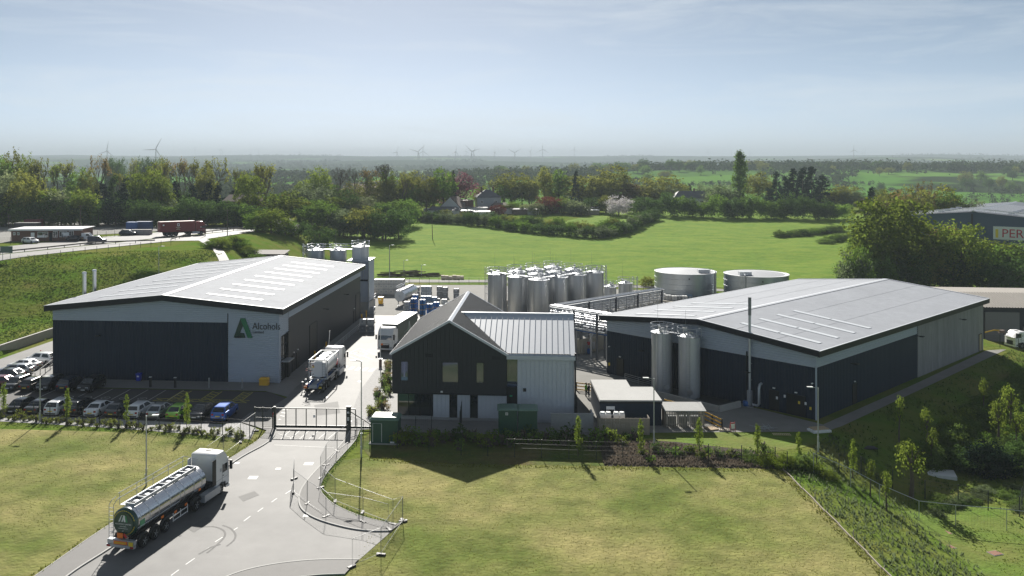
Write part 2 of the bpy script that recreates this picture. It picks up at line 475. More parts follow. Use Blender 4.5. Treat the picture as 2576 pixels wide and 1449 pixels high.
def _clip(poly, tri):
 out = poly
 for k in range(3):
  a, b = tri[k], tri[(k + 1) % 3]
  ex, ey = b[0] - a[0], b[1] - a[1]
  inp, out = out, []
  if not inp: return []
  side = [ex * (p[1] - a[1]) - ey * (p[0] - a[0]) for p in inp]
  for i in range(len(inp)):
   p, q, s, t = inp[i - 1], inp[i], side[i - 1], side[i]
   if (s < 0) != (t < 0):
    w = s / (s - t); out.append((p[0] + (q[0] - p[0]) * w, p[1] + (q[1] - p[1]) * w))
   if t >= 0: out.append(q)
 return out
def sheet(name, poly, dz, material, kind="structure", drape=False, label=None):
 """flat or ground-hugging surface laid dz above the ground"""
 pts = [(p[0], p[1]) for p in poly]
 mb = MB()
 if not drape:
  area = sum(a[0] * b[1] - b[0] * a[1] for a, b in zip(pts, pts[1:] + pts[:1]))
  if area < 0: pts = pts[::-1]
  mb.poly([(x, y, dz) for x, y in pts])
 else:
  x0, x1 = min(p[0] for p in pts), max(p[0] for p in pts); y0, y1 = min(p[1] for p in pts), max(p[1] for p in pts)
  for j in range(len(GY) - 1):
   if GY[j + 1] < y0 or GY[j] > y1: continue
   for i in range(len(GX) - 1):
    if GX[i + 1] < x0 or GX[i] > x1: continue
    c = [(GX[i], GY[j], GZ[j][i]), (GX[i + 1], GY[j], GZ[j][i + 1]), (GX[i + 1], GY[j + 1], GZ[j + 1][i + 1]), (GX[i], GY[j + 1], GZ[j + 1][i])]
    for t in ((c[0], c[1], c[2]), (c[0], c[2], c[3])):
     q = _clip(pts, t)
     if len(q) < 3: continue
     a, b, d = t
     det = (b[1] - d[1]) * (a[0] - d[0]) + (d[0] - b[0]) * (a[1] - d[1])
     res = []
     for (x, y) in q:
      l1 = ((b[1] - d[1]) * (x - d[0]) + (d[0] - b[0]) * (y - d[1])) / det
      l2 = ((d[1] - a[1]) * (x - d[0]) + (a[0] - d[0]) * (y - d[1])) / det
      res.append((x, y, l1 * a[2] + l2 * b[2] + (1 - l1 - l2) * d[2] + dz))
     mb.poly(res)
 me = mb.mesh(name, material)
 o = bpy.data.objects.new(name, me); col.objects.link(o)
 o["kind"] = kind
 if label: o["label"] = label
 return o
def W(*uv): return [P(u, v) for u, v in uv]
def smooth_line(pts, n=6):
 pts = [Vector((p[0], p[1], 0)) for p in pts]; out = []
 for i in range(len(pts) - 1):
  p0, p1, p2, p3 = pts[max(0, i - 1)], pts[i], pts[i + 1], pts[min(len(pts) - 1, i + 2)]
  for k in range(n):
   t = k / n
   out.append(0.5 * ((2 * p1) + (p2 - p0) * t + (2 * p0 - 5 * p1 + 4 * p2 - p3) * t * t + (3 * p1 - p0 - 3 * p2 + p3) * t ** 3))
 out.append(pts[-1]); return out

# ---------------------------------------------------------------- lawns, pasture and paved surfaces
LEFT_WALK_OUT = smooth_line(W((-60, 1560), (92, 1449), (282, 1318), (430, 1236), (560, 1166), (645, 1112), (672, 1085)))
LEFT_KERB = smooth_line(W((40, 1560), (172, 1449), (276, 1381), (430, 1278), (592, 1161), (662, 1121), (688, 1100), (694, 1080)))
RIGHT_KERB = smooth_line(W((880, 1083), (872, 1102), (838, 1142), (796, 1184), (762, 1226), (752, 1258), (762, 1285), (800, 1308), (868, 1328), (930, 1337), (985, 1337)))
RIGHT_WALK_OUT = smooth_line(W((905, 1083), (893, 1110), (858, 1150), (822, 1192), (806, 1228), (818, 1252), (850, 1276), (912, 1302), (988, 1319), (1012, 1316)))
LOW_KERB = smooth_line(W((902, 1410), (880, 1410), (790, 1411), (700, 1420), (620, 1436), (560, 1458), (480, 1500), (420, 1560)))
LOW_WALK_OUT = smooth_line(W((868, 1446), (840, 1447), (790, 1450), (700, 1462), (600, 1490), (520, 1560)))
sheet("field", [P(905, 705, 0.2)] + [Vector((x, y, 0)) for x, y in ((-26, 224), (0, 222), (30, 216), (60, 209), (105, 205), (150, 215), (175, 300), (170, 380), (110, 395), (60, 396), (20, 330), (-12, 352), (-38, 352), (-56, 300), (-44, 262))], 0.05, m_field, drape=True)
sheet("lawn", [Vector((-120, 40, 0)), Vector((120, 40, 0)), Vector((29.5, 40, 0))][:0] + [Vector(p) for p in ((-14, 86.5, 0), (-8, 88.6, 0), (12, 89.4, 0), (29.5, 84.0, 0), (29.5, 45, 0), (-12, 45, 0))] + [P(868, 1452), P(900, 1412), P(1013, 1315)] + [p for p in reversed(RIGHT_WALK_OUT)], 0.010, m_lawn)
sheet("lawn", [Vector((-130, 45, 0)), Vector((-35, 45, 0))] + [p for p in LEFT_WALK_OUT if 45 < p.y] + [Vector((-30.5, 95.0, 0)), Vector((-130, 103.2, 0))], 0.010, m_lawn)
sheet("grass_verge", [p for p in LOW_WALK_OUT] + [Vector((-5, 50, 0)), Vector((-12, 66.4, 0))][:1], 0.006, m_lawn2)
sheet("lawn", W((1640, 1076), (1820, 1088), (1985, 1092), (2060, 1095), (2075, 1112), (2010, 1128), (1900, 1140), (1700, 1128), (1560, 1118), (1640, 1100)), 0.012, m_lawn2)
sheet("lawn", [(39.5, 40), (39.5, 80.5), (44, 83), (60, 81), (90, 86), (110, 80), (110, 40)], 0.02, m_lawn2, drape=True)
# paved
sheet("access_road", [p for p in LEFT_KERB] + [P(880, 1080)] + [p for p in RIGHT_KERB] + [p for p in LOW_KERB], 0.020, m_asph)
sheet("footpath", [p for p in LEFT_WALK_OUT] + [p for p in reversed(LEFT_KERB)], 0.10, m_path)
sheet("footpath", [p for p in RIGHT_WALK_OUT] + [p for p in reversed(RIGHT_KERB)], 0.10, m_path)
sheet("footpath", [p for p in LOW_WALK_OUT] + [p for p in reversed(LOW_KERB)], 0.10, m_path)
def kerb(name, pts, h=0.12, w=0.14, z=0.0):
 mb = MB(); L, Rr = [], []
 for i, p in enumerate(pts):
  d = (pts[min(len(pts) - 1, i + 1)] - pts[max(0, i - 1)]).normalized(); nrm = Vector((-d.y, d.x, 0)) * (w / 2)
  L.append(p + nrm); Rr.append(p - nrm)
 rings = [[(a.x, a.y, z), (b.x, b.y, z), (b.x, b.y, z + h), (a.x, a.y, z + h)] for a, b in zip(L, Rr)]
 mb.ring(rings, True)
 o = mb.out(name, m_kerb); o["kind"] = "structure"; return o
for ln in (LEFT_KERB, RIGHT_KERB, LOW_KERB): kerb("kerb", ln)
for ln in (LEFT_WALK_OUT, RIGHT_WALK_OUT, LOW_WALK_OUT): kerb("path_edging", ln, 0.115, 0.07)
# inside the gate
def L2W(o, x, y): return o + EXS * x + EYS * y
BL = Vector((-59.0, 119.7, 0))        # front west corner of the sign-bearing warehouse
sheet("site_road", [P(690, 1082), P(884, 1082), P(884, 1040), P(905, 985), P(945, 930), P(970, 918), Vector((-14, 128, 0)), Vector((-8, 170, 0)), Vector((-30, 171, 0)), Vector((-26.5, 122, 0)), P(722, 1000), P(690, 1020), P(655, 1050)], 0.024, m_asph)
sheet("yard", [Vector(p) for p in ((-33, 172, 0), (-26, 214, 0), (0, 214, 0), (44, 204, 0), (62, 166, 0), (19, 123, 0), (39.5, 98.2, 0), (80.9, 138, 0), (84.2, 138.9, 0), (38.4, 95.9, 0), (27, 95.7, 0), (12.4, 95.3, 0), (11.4, 101, 0), (12.9, 124, 0), (-10, 128, 0), (-13.4, 128, 0))], 0.020, m_yard)
sheet("car_park", [L2W(BL, -18, -19.3), L2W(BL, 26.5, -19.3), P(640, 1062), P(690, 1022), P(718, 1002), L2W(BL, 32.1, -4.4), L2W(BL, -18, -4.4)], 0.016, m_asphd)
sheet("car_park", [L2W(BL, -15.2, -4.4), L2W(BL, 0, -4.4), L2W(BL, 0, 52), L2W(BL, -14.6, 52)], 0.016, m_asph)
sheet("pavement", [L2W(BL, 0, 0), L2W(BL, 0, -4.3), L2W(BL, 31.6, -4.3), P(722, 1000), P(745, 975), L2W(BL, 35.2, 6), L2W(BL, 34.2, 50), L2W(BL, 32, 50), L2W(BL, 32, 0)], 0.10, m_paving)
sheet("pavement", [P(672, 1085), P(694, 1080), P(692, 1050), P(668, 1038), P(630, 1040), P(600, 1062), P(645, 1075)], 0.10, m_path)
sheet("planting_bed", [P(-40, 1040), P(560, 1068), P(600, 1062), P(645, 1078), P(630, 1106), P(560, 1098), P(300, 1078), P(-40, 1058)], 0.03, m_gravel)
sheet("planting_bed", [P(884, 1082), P(930, 1080), P(1000, 1056), P(1000, 905), P(970, 917), P(945, 930), P(905, 985), P(884, 1040)], 0.03, m_gravel)
sheet("pavement", [P(930, 1085), P(1500, 1100), P(1500, 1088), P(1445, 1082), P(1445, 1055), P(980, 1052), P(985, 990), P(960, 1040)], 0.034, m_paving)
sheet("rough_bank", [P(905, 1120), P(930, 1150), P(1140, 1168), P(1522, 1173), P(1502, 1104), P(930, 1090)], 0.022, m_rough)
sheet("planting_bed", [P(1522, 1173), P(1700, 1176), P(1950, 1180), P(1990, 1172), P(1950, 1140), P(1700, 1112), P(1640, 1108), P(1502, 1104)], 0.022, m_soil)
sheet("service_path", [Vector((39.3, 98.6, 0)), Vector((82.2, 138.4, 0)), Vector((84.6, 138.7, 0)), Vector((41.2, 98.0, 0)), Vector((38.4, 95.8, 0))], 0.03, m_yard)
# raised road in the west
ROADZ = 9.8
def PR(u, v): return P(u, v, ROADZ)
sheet("main_road", [PR(-120, 655), PR(0, 640), PR(240, 615), PR(480, 591), PR(640, 576), PR(640, 566), PR(480, 578), PR(240, 598), PR(0, 622), PR(-120, 636)], 0.07, m_asph, drape=True)
sheet("slip_road", [PR(-120, 668), PR(0, 653), PR(240, 627), PR(430, 607), PR(500, 606), PR(560, 640), PR(590, 638), PR(520, 602), PR(640, 583), PR(640, 577), PR(480, 593), PR(240, 617), PR(0, 642), PR(-120, 657)], 0.11, m_asph, drape=True)
sheet("trading_yard", [PR(-100, 610), PR(0, 612), PR(225, 592), PR(400, 582), PR(400, 562), PR(120, 555), PR(-100, 560)], 0.06, m_yard, drape=True)
sheet("back_lane", [Vector(p) for p in ((-34, 216, 0), (-26, 218, 0), (2, 218.5, 0), (34, 210, 0), (60, 202, 0), (60, 206, 0), (34, 214.5, 0), (2, 223, 0), (-26, 224.5, 0), (-36, 222, 0))], 0.06, m_yard, drape=True)
# painted lines
def stripe(mb, a, b, w, z=0.0):
 a, b = Vector(a), Vector(b); d = (b - a); d.z = 0; d.normalize(); n = Vector((-d.y, d.x, 0)) * (w / 2)
 mb.poly([(a - n).to_tuple()[:2] + (z,), (b - n).to_tuple()[:2] + (z,), (b + n).to_tuple()[:2] + (z,), (a + n).to_tuple()[:2] + (z,)])
def marking(name, segs, w, z, m=None):
 mb = MB()
 for a, b in segs: stripe(mb, a, b, w, z)
 o = mb.out(name, m or m_mark); o["kind"] = "structure"; return o
bays = []
for i in range(-7, 7):
 if i in (-2, -1): pass
 bays.append((L2W(BL, 6.2 + 2.42 * i, -4.6), L2W(BL, 6.2 + 2.42 * i, -9.6)))
marking("bay_line", bays, 0.10, 0.024)
marking("bay_line", [(L2W(BL, 6.2 + 2.42 * i, -19.2), L2W(BL, 6.2 + 2.42 * i, -14.4)) for i in range(-8, 9)], 0.10, 0.024)
for i in range(5):                       # circled charging marks at the mouths of the empty bays
 c = L2W(BL, 7.5 + 2.42 * i, -8.9); mb = MB()
 for k in range(20):
  a0, a1 = 2 * math.pi * k / 20, 2 * math.pi * (k + 1) / 20
  stripe(mb, c + Vector((math.cos(a0), math.sin(a0) * .9, 0)) * .55, c + Vector((math.cos(a1), math.sin(a1) * .9, 0)) * .55, .07, .024)
 stripe(mb, c + Vector((-.3, .1, 0)), c + Vector((.05, .1, 0)), .07, .0245); stripe(mb, c + Vector((-.05, -.1, 0)), c + Vector((.3, -.1, 0)), .07, .0245)
 o = mb.out("charging_bay_mark", m_mark); o["kind"] = "structure"
hatch = []
for k in range(3):                       # yellow hatching of the accessible bays
 x0 = 20.6 + 4.1 * k
 for xx in (0, 1.25): hatch.append((L2W(BL, x0 + xx, -4.7), L2W(BL, x0 + xx, -8.6)))
 for q in range(4):
  hatch.append((L2W(BL, x0, -4.8 - q * 0.95), L2W(BL, x0 + 1.25, -5.7 - q * 0.95)))
  hatch.append((L2W(BL, x0 + 1.25, -4.8 - q * 0.95), L2W(BL, x0, -5.7 - q * 0.95)))
for q in range(9):
 hatch.append((L2W(BL, 18.9 + 1.35 * q, -8.6), L2W(BL, 20.2 + 1.35 * q, -9.7)))
 hatch.append((L2W(BL, 20.2 + 1.35 * q, -8.6), L2W(BL, 18.9 + 1.35 * q, -9.7)))
hatch += [(L2W(BL, 18.9, -8.6), L2W(BL, 31, -8.6)), (L2W(BL, 18.9, -9.7), L2W(BL, 31, -9.7))]
marking("yellow_hatching", hatch, 0.09, 0.025, m_marky)
cl = []                                  # broken centre line of the access road
for (a, b) in (((735, 1232), (718, 1243)), ((697, 1254), (683, 1264)), ((662, 1278), (648, 1288)), ((630, 1299), (613, 1312)), ((598, 1328), (585, 1336)), ((560, 1352), (541, 1364)), ((527, 1378), (506, 1391)), ((490, 1405), (467, 1421)), ((450, 1434), (430, 1449))):
 cl.append((P(*a), P(*b)))
marking("centre_line", cl, 0.11, 0.026)
marking("arrow_block", [(P(625, 1202), P(648, 1202)), (P(765, 1167), P(788, 1167))], 0.85, 0.026)
marking("gate_hatching", [(P(705 + 24 * i, 1106 - i * 0.3), P(732 + 24 * i, 1082)) for i in range(6)] + [(P(690, 1120), P(840, 1127)), (P(700, 1092), P(735, 1102))], 0.10, 0.030)
marking("give_way_line", [(P(u, v), P(u + 5, v + 1)) for u, v in ((712, 1030), (708, 1038), (705, 1046), (701, 1055), (718, 1031), (714, 1039), (711, 1047))], 0.30, 0.030)
marking("box_marking", [(P(905, 893), P(938, 905)), (P(868, 893), P(905, 876)), (P(905, 876), P(945, 893)), (P(868, 893), P(905, 905)), (P(890, 890), P(908, 884)), (P(908, 884), P(926, 891)), (P(890, 890), P(906, 897)), (P(906, 897), P(926, 891)), (P(930, 880), P(870, 893)), (P(810, 960), P(832, 930)), (P(800, 990), P(826, 960))], 0.12, 0.030)
marking("zebra_bar", [(P(862 + 17 * i, 929 + i * 1.6), P(872 + 17 * i, 921 + i * 1.6)) for i in range(5)], 0.55, 0.030)
for i, arc in enumerate([[(560, 1322), (580, 1330), (592, 1345), (588, 1360), (570, 1375)], [(512, 1326), (540, 1326), (562, 1335), (565, 1350), (545, 1372), (520, 1392)], [(500, 1395), (530, 1378), (555, 1370)]]):
 l = smooth_line(W(*arc)); o = marking("tyre_mark", list(zip(l, l[1:])), 0.16, 0.0265 + i * 0.0006, mat("rubber_mark", (0.092, 0.09, 0.088), 0.8, var=0.4, scale=1.5))
for uv in (((600, 1250), (640, 1236), (652, 1246), (612, 1262)), ((470, 1330), (520, 1300), (538, 1309), (488, 1340)), ((790, 1020), (850, 1010), (856, 1040), (798, 1046))):
 sheet("tarmac_patch", W(*uv), 0.0285, mat("patched_tarmac", (.118, .116, .112), .8, var=.15, scale=.3))
for u, v in ((596, 1166), (470, 1256), (330, 1348), (776, 1220), (770, 1298), (880, 1060), (820, 1000), (905, 960), (700, 1180)):
 p = P(u, v); mb = MB()
 for i in range(5): mb.box(p.x - .2 + i * .09, p.x - .15 + i * .09, p.y - .2, p.y + .2, .0, .034)
 mb.box(p.x - .24, p.x + .24, p.y - .24, p.y + .24, -.05, .031)
 o = mb.out("drain_grating", m_black); o["kind"] = "structure"
# ---------------------------------------------------------------- warehouses
def corr(mb, o, u, v, n, L, H0, H1, pitch, depth, flip=False):
 """profiled sheet: ribs run along v, spaced along u, standing out along n"""
 k = max(1, int(round(L / pitch))); p = L / k
 prof = []
 for i in range(k): prof += [(i * p, 0), (i * p + .42 * p, 0), (i * p + .52 * p, depth), (i * p + .90 * p, depth)]
 prof.append((L, 0))
 a = [o + u * x + n * d + v * H0 for x, d in prof]; b = [o + u * x + n * d + v * H1 for x, d in prof]
 return mb.ring([b, a] if flip else [a, b], cap=False, closed=False)
VX, VY, VZ = Vector((1, 0, 0)), Vector((0, 1, 0)), Vector((0, 0, 1))
def text_mesh(body, size, name, material, parent, M, extrude=0.02):
 cu = bpy.data.curves.new(name, 'FONT'); cu.body = body; cu.size = size; cu.extrude = extrude; cu.align_x = 'LEFT'
 cu.resolution_u = 3
 t = bpy.data.objects.new(name, cu); col.objects.link(t)
 dg = bpy.context.evaluated_depsgraph_get()
 me = bpy.data.meshes.new_from_object(t.evaluated_get(dg))
 bpy.data.objects.remove(t); bpy.data.curves.remove(cu)
 me.materials.clear(); me.materials.append(material)
 o = bpy.data.objects.new(name, me); col.objects.link(o)
 if parent is not None: o.parent = parent
 o.matrix_local = M
 return o
UPRIGHT = Matrix.Rotation(R(90), 4, 'X')
def warehouse(t, Wd, L, eave, ridge, rl_left, rl_right, fh=0.75, over=0.7):
 """gable-fronted shed: fascia, two profiled roof slopes, ridge, rooflights"""
 slope = math.hypot(Wd / 2 + over, ridge - eave)
 for side in (0, 1):
  mb = MB()
  if side == 0:
   o = Vector((-over, -over, eave)); vdir = Vector((Wd / 2 + over, 0, ridge - eave)).normalized()
   n = Vector((-vdir.z, 0, vdir.x))
  else:
   o = Vector((Wd + over, -over, eave)); vdir = Vector((-(Wd / 2 + over), 0, ridge - eave)).normalized()
   n = Vector((-vdir.z, 0, vdir.x)) * -1
  corr(mb, o, VY, vdir, n, L + 2 * over, 0, slope, 0.5, 0.012, flip=(side == 0))
  mb.out("roof_slope", m_roof, t)
  mb = MB(); q = [o - n * .06, o + VY * (L + 2 * over) - n * .06, o + VY * (L + 2 * over) + vdir * slope - n * .06, o + vdir * slope - n * .06]
  mb.poly(q if side == 1 else q[::-1]); mb.out("roof_liner", m_fascia, t)
  for f_ in (.34, .67):
   c = o + vdir * slope * f_ + n * .013; MB().ring([[c, c + vdir * .12, c + vdir * .12 + n * .012, c + n * .012], [p + VY * (L + 2 * over) for p in (c, c + vdir * .12, c + vdir * .12 + n * .012, c + n * .012)]], True).out("sheet_lap", m_roof, t)
  for (y, a, b) in (rl_left, rl_right)[side]:
   mb = MB(); c = o + VY * (y + over) + n * .03
   s0, s1 = slope * a, slope * b
   w = 0.85
   mb.ring([[c + vdir * s0, c + vdir * s0 + VY * w, c + vdir * s0 + VY * w + n * .03, c + vdir * s0 + n * .03], [c + vdir * s1, c + vdir * s1 + VY * w, c + vdir * s1 + VY * w + n * .03, c + vdir * s1 + n * .03]], True)
   mb.out("rooflight", m_light, t)
 mb = MB(); r0 = Wd / 2
 pts = [(r0 - .45, ridge + .02), (r0, ridge + .10), (r0 + .45, ridge + .02), (r0, ridge + .04)]
 mb.ring([[(x, -over - .03, z) for x, z in pts], [(x, L + over + .03, z) for x, z in pts]], True); mb.out("ridge_capping", m_ridge, t)
 # fascia boards
 def gable_z(x): return eave + (ridge - eave) * (1 - abs(x - r0) / (r0 + over))
 for y0, y1 in ((-over - .12, -over), (L + over, L + over + .12)):
  mb = MB()
  for xa, xb in ((-over, r0), (r0, Wd + over)):
   za, zb = gable_z(xa) + .03, gable_z(xb) + .03
   mb.ring([[(xa, y0, za - fh), (xa, y1, za - fh), (xa, y1, za), (xa, y0, za)], [(xb, y0, zb - fh), (xb, y1, zb - fh), (xb, y1, zb), (xb, y0, zb)]], True)
  mb.out("gable_fascia", m_fascia, t)
  mb = MB()
  for xa, xb in ((-over, r0), (r0, Wd + over)):
   za, zb = gable_z(xa) + .035, gable_z(xb) + .035
   mb.ring([[(xa, y0 - .01, za), (xa, y1 + .12, za), (xa, y1 + .12, za + .05), (xa, y0 - .01, za + .05)], [(xb, y0 - .01, zb), (xb, y1 + .12, zb), (xb, y1 + .12, zb + .05), (xb, y0 - .01, zb + .05)]], True)
  mb.out("verge_trim", m_ridge, t)
 for x0, x1 in ((-over - .12, -over), (Wd + over, Wd + over + .12)):
  MB().box(x0, x1, -over - .12, L + over + .12, eave - fh, eave - .02).out("eaves_fascia", m_fascia, t)
  MB().box(x0 - .03, x1 + .03, -over - .12, L + over + .12, eave - .018, eave + .035).out("gutter_edge", m_ridge, t)
 # soffit
 for xa, xb in ((-over, r0), (r0, Wd + over)):
  za, zb = gable_z(xa) - fh + .06, gable_z(xb) - fh + .06
  MB().ring([[(xa, -over, za), (xa, .05, za), (xa, .05, za + .03), (xa, -over, za + .03)], [(xb, -over, zb), (xb, .05, zb), (xb, .05, zb + .03), (xb, -over, zb + .03)]], True).out("soffit", m_fascia, t)
 for x0, x1 in ((-over, 0), (Wd, Wd + over)):
  MB().box(x0, x1, 0.0, L, eave - fh + .05, eave - fh + .08).out("soffit", m_fascia, t)
 return gable_z
def hclad(x0, x1, z0, z1, y=0.0, pitch=0.27, d=0.05):
 mb = MB(); return corr(mb, Vector((x0, y, z0)), VZ, VX, -VY, z1 - z0, 0, x1 - x0, pitch, d, flip=True)
def vclad(x0, x1, z0, z1, y=0.0, pitch=0.4, d=0.035):
 mb = MB(); return corr(mb, Vector((x0, y, z0)), VX, VZ, -VY, x1 - x0, 0, z1 - z0, pitch, d)
ROT_E = Matrix.Rotation(R(90), 4, 'Z')         # facade drawn along x is turned onto an east wall
def east(mb, x): return mb.xf(Matrix.Translation((x, 0, 0)) @ ROT_E)
def door(t, x, z0, w, h, y, m, side_x=None, name="door"):
 mb = MB().box(x - w / 2, x + w / 2, y - .06, y + .02, z0, z0 + h)
 fr = MB(); 
 for a, b, c, d in ((x - w / 2 - .08, x - w / 2, z0, z0 + h + .08), (x + w / 2, x + w / 2 + .08, z0, z0 + h + .08), (x - w / 2, x + w / 2, z0 + h, z0 + h + .08)):
  fr.box(a, b, y - .10, y + .02, c, d)
 if side_x is not None: east(mb, side_x); east(fr, side_x)
 o = mb.out(name, m, t); fr.out("frame", m_black, o); return o
def bulkhead(t, x, z, y, side_x=None):
 mb = MB().box(x - .14, x + .14, y - .16, y, z, z + .12)
 if side_x is not None: east(mb, side_x)
 mb.out("bulkhead_lamp", m_white, t)
def floodlight(t, x, z, y, side_x=None):
 mb = MB().box(x - .05, x + .05, y - .55, y, z, z + .07); mb.box(x - .3, x + .3, y - 1.0, y - .5, z - .02, z + .09)
 if side_x is not None: east(mb, side_x)
 mb.out("wall_floodlight", m_black, t)

def west_warehouse():
 t = thing("warehouse", "long silver and dark warehouse carrying the green A sign beside the car park", "warehouse", BL, SITE)
 Wd, L, eave, ridge = 32.0, 50.5, 10.2, 11.85
 gz_ = warehouse(t, Wd, L, eave, ridge, [(4.2 + 5.6 * i, .30, .84) for i in range(8)], [(3.6 + 5.0 * i, .26, .74) for i in range(9)])
 MB().box(.06, Wd - .06, .06, L - .06, 0, eave - .7).out("inner_wall", m_fascia, t)
 hclad(0, 24.9, 8.15, 9.48).out("upper_cladding", m_silver, t)
 mb = MB(); z = 9.48
 while z < ridge - .8:
  hw = (Wd / 2 + .7) * (ridge - .55 - z) / (ridge - eave)
  x0, x1 = max(0, Wd / 2 - hw), min(Wd, Wd / 2 + hw)
  mb.add(hclad(x0, x1, z, z + .27)); z += .27
 mb.out("gable_cladding", m_silver, t)
 vclad(0.0, 24.9, .02, 8.13, y=-.02).out("dark_cladding", m_dark, t)
 hclad(24.92, Wd, .02, 9.48).out("corner_cladding", m_silver, t)
 MB().box(24.87, 24.95, -.10, 0, 0, 9.4).out("panel_trim", m_fascia, t)
 MB().box(Wd - .02, Wd + .1, -.1, .05, 0, 9.5).out("corner_trim", m_silver, t)
 # east side: silver corner, then graphite
 east(hclad(0, 4.2, 6.2, 9.5), Wd).out("side_cladding", m_silver, t)
 east(hclad(0, .9, .02, 6.2), Wd).out("side_cladding", m_silver, t)
 east(hclad(3.9, 4.3, .02, 6.2), Wd).out("side_cladding", m_silver, t)
 east(hclad(4.3, L, 8.15, 9.5), Wd).out("side_band", m_silver, t)
 east(vclad(4.32, L, .02, 8.13, pitch=.5, d=.02), Wd).out("graphite_cladding", m_darkside, t)
 # entrance glazing
 g = MB().box(.95, 3.85, -.02, .04, .05, 6.1); east(g, Wd)
 g = g.out("entrance_glazing", m_glass, t)
 for x in (.92, 1.62, 2.35, 3.1): east(MB().box(x, x + .07, -.09, -.02, .05, 6.15), Wd).out("mullion", m_black, g)
 for z in (2.4, 3.3, 4.9, 6.08): east(MB().box(.92, 3.9, -.085, -.02, z, z + .07), Wd).out("transom", m_black, g)
 east(MB().box(3.2, 4.0, -.35, -.02, .05, 6.3), Wd).out("entrance_blade", m_black, t)
 east(MB().box(.7, 3.2, -1.2, -.1, 2.75, 2.85), Wd).out("entrance_canopy", m_galv, t)
 door(t, 6.6, .05, 1.1, 2.3, 0, m_black, Wd); door(t, 8.6, .05, 1.1, 2.3, 0, m_black, Wd)
 for x in (6.6, 8.6): bulkhead(t, x, 2.75, 0, Wd)
 door(t, 17.0, .05, 4.0, 5.0, 0, m_black, Wd, "roller_door"); door(t, 45.0, .05, 1.1, 2.3, 0, m_black, Wd); door(t, 48.2, .05, 3.6, 5.0, 0, m_black, Wd, "roller_door")
 bulkhead(t, 45, 2.7, 0, Wd)
 floodlight(t, 23, 6.3, 0, Wd); floodlight(t, 37, 6.6, 0, Wd); floodlight(t, 26.6, 6.3, 0); floodlight(t, 6.9, 6.2, -.05)
 # sign
 def lg(pts, m, dy):
  return MB().ring([[(x, -.07 - dy, z) for x, z in pts], [(x, -.13 - dy, z) for x, z in pts]], True).out("logo_piece", m, sg)
 sg = MB().box(26.0, 26.02, -.06, -.05, 6.9, 6.92).out("company_sign", m_fascia, t)
 x0, z0, s = 25.75, 6.15, 2.65
 q = lambda a, b: (x0 + a * s, z0 + b * s)
 lg([q(0, 0), q(.62, 0), q(.55, .23), q(.34, .25), q(.48, .62), q(.45, 1.0), q(.36, .98)], mat("sign_dark_green", (.010, .045, .028), .5), 0)
 lg([q(.36, 1), q(.62, 1), q(1.0, 0), q(.75, 0), q(.48, .67)], mat("sign_green", (.012, .16, .07), .5), .065)
 text_mesh("Alcohols", 1.32, "sign_lettering", mat("sign_ink", (.02, .025, .03), .5), sg, Matrix.Translation((28.35, -.09, 7.32)) @ UPRIGHT @ Matrix.Scale(.84, 4, VX))
 text_mesh("Limited", .52, "sign_lettering", MATS["sign_ink"], sg, Matrix.Translation((28.38, -.09, 6.78)) @ UPRIGHT)
 return t
west_warehouse()
def flue(name, label, u, vt, vb, Y, r, material, base_z=0):
 X = XU(u, Y); zt = ZV(vt, Y)
 t = thing(name, label, "flue", (X, Y, base_z))
 MB().cyl((0, 0, 0), (0, 0, zt - base_z - .3), r, n=16).out("stack", material, t, 40)
 MB().lathe([(r * 1.08, zt - base_z - .3), (r * 1.12, zt - base_z - .1), (r * .9, zt - base_z), (r * .7, zt - base_z)], 16).out("cowl", material, t, 40)
 for z in (2.5, 5.0, 7.5): MB().lathe([(r * 1.06, z), (r * 1.06, z + .08)], 16).out("joint_band", m_galv, t)
 return t
flue("flue_pipe", "nearer of two shiny flues rising past the west eaves of the sign warehouse", 212, 684, 740, 131.5, .30, m_steel)
flue("flue_pipe", "farther of two shiny flues rising past the west eaves of the sign warehouse", 237.5, 678, 735, 135.5, .30, m_steel)

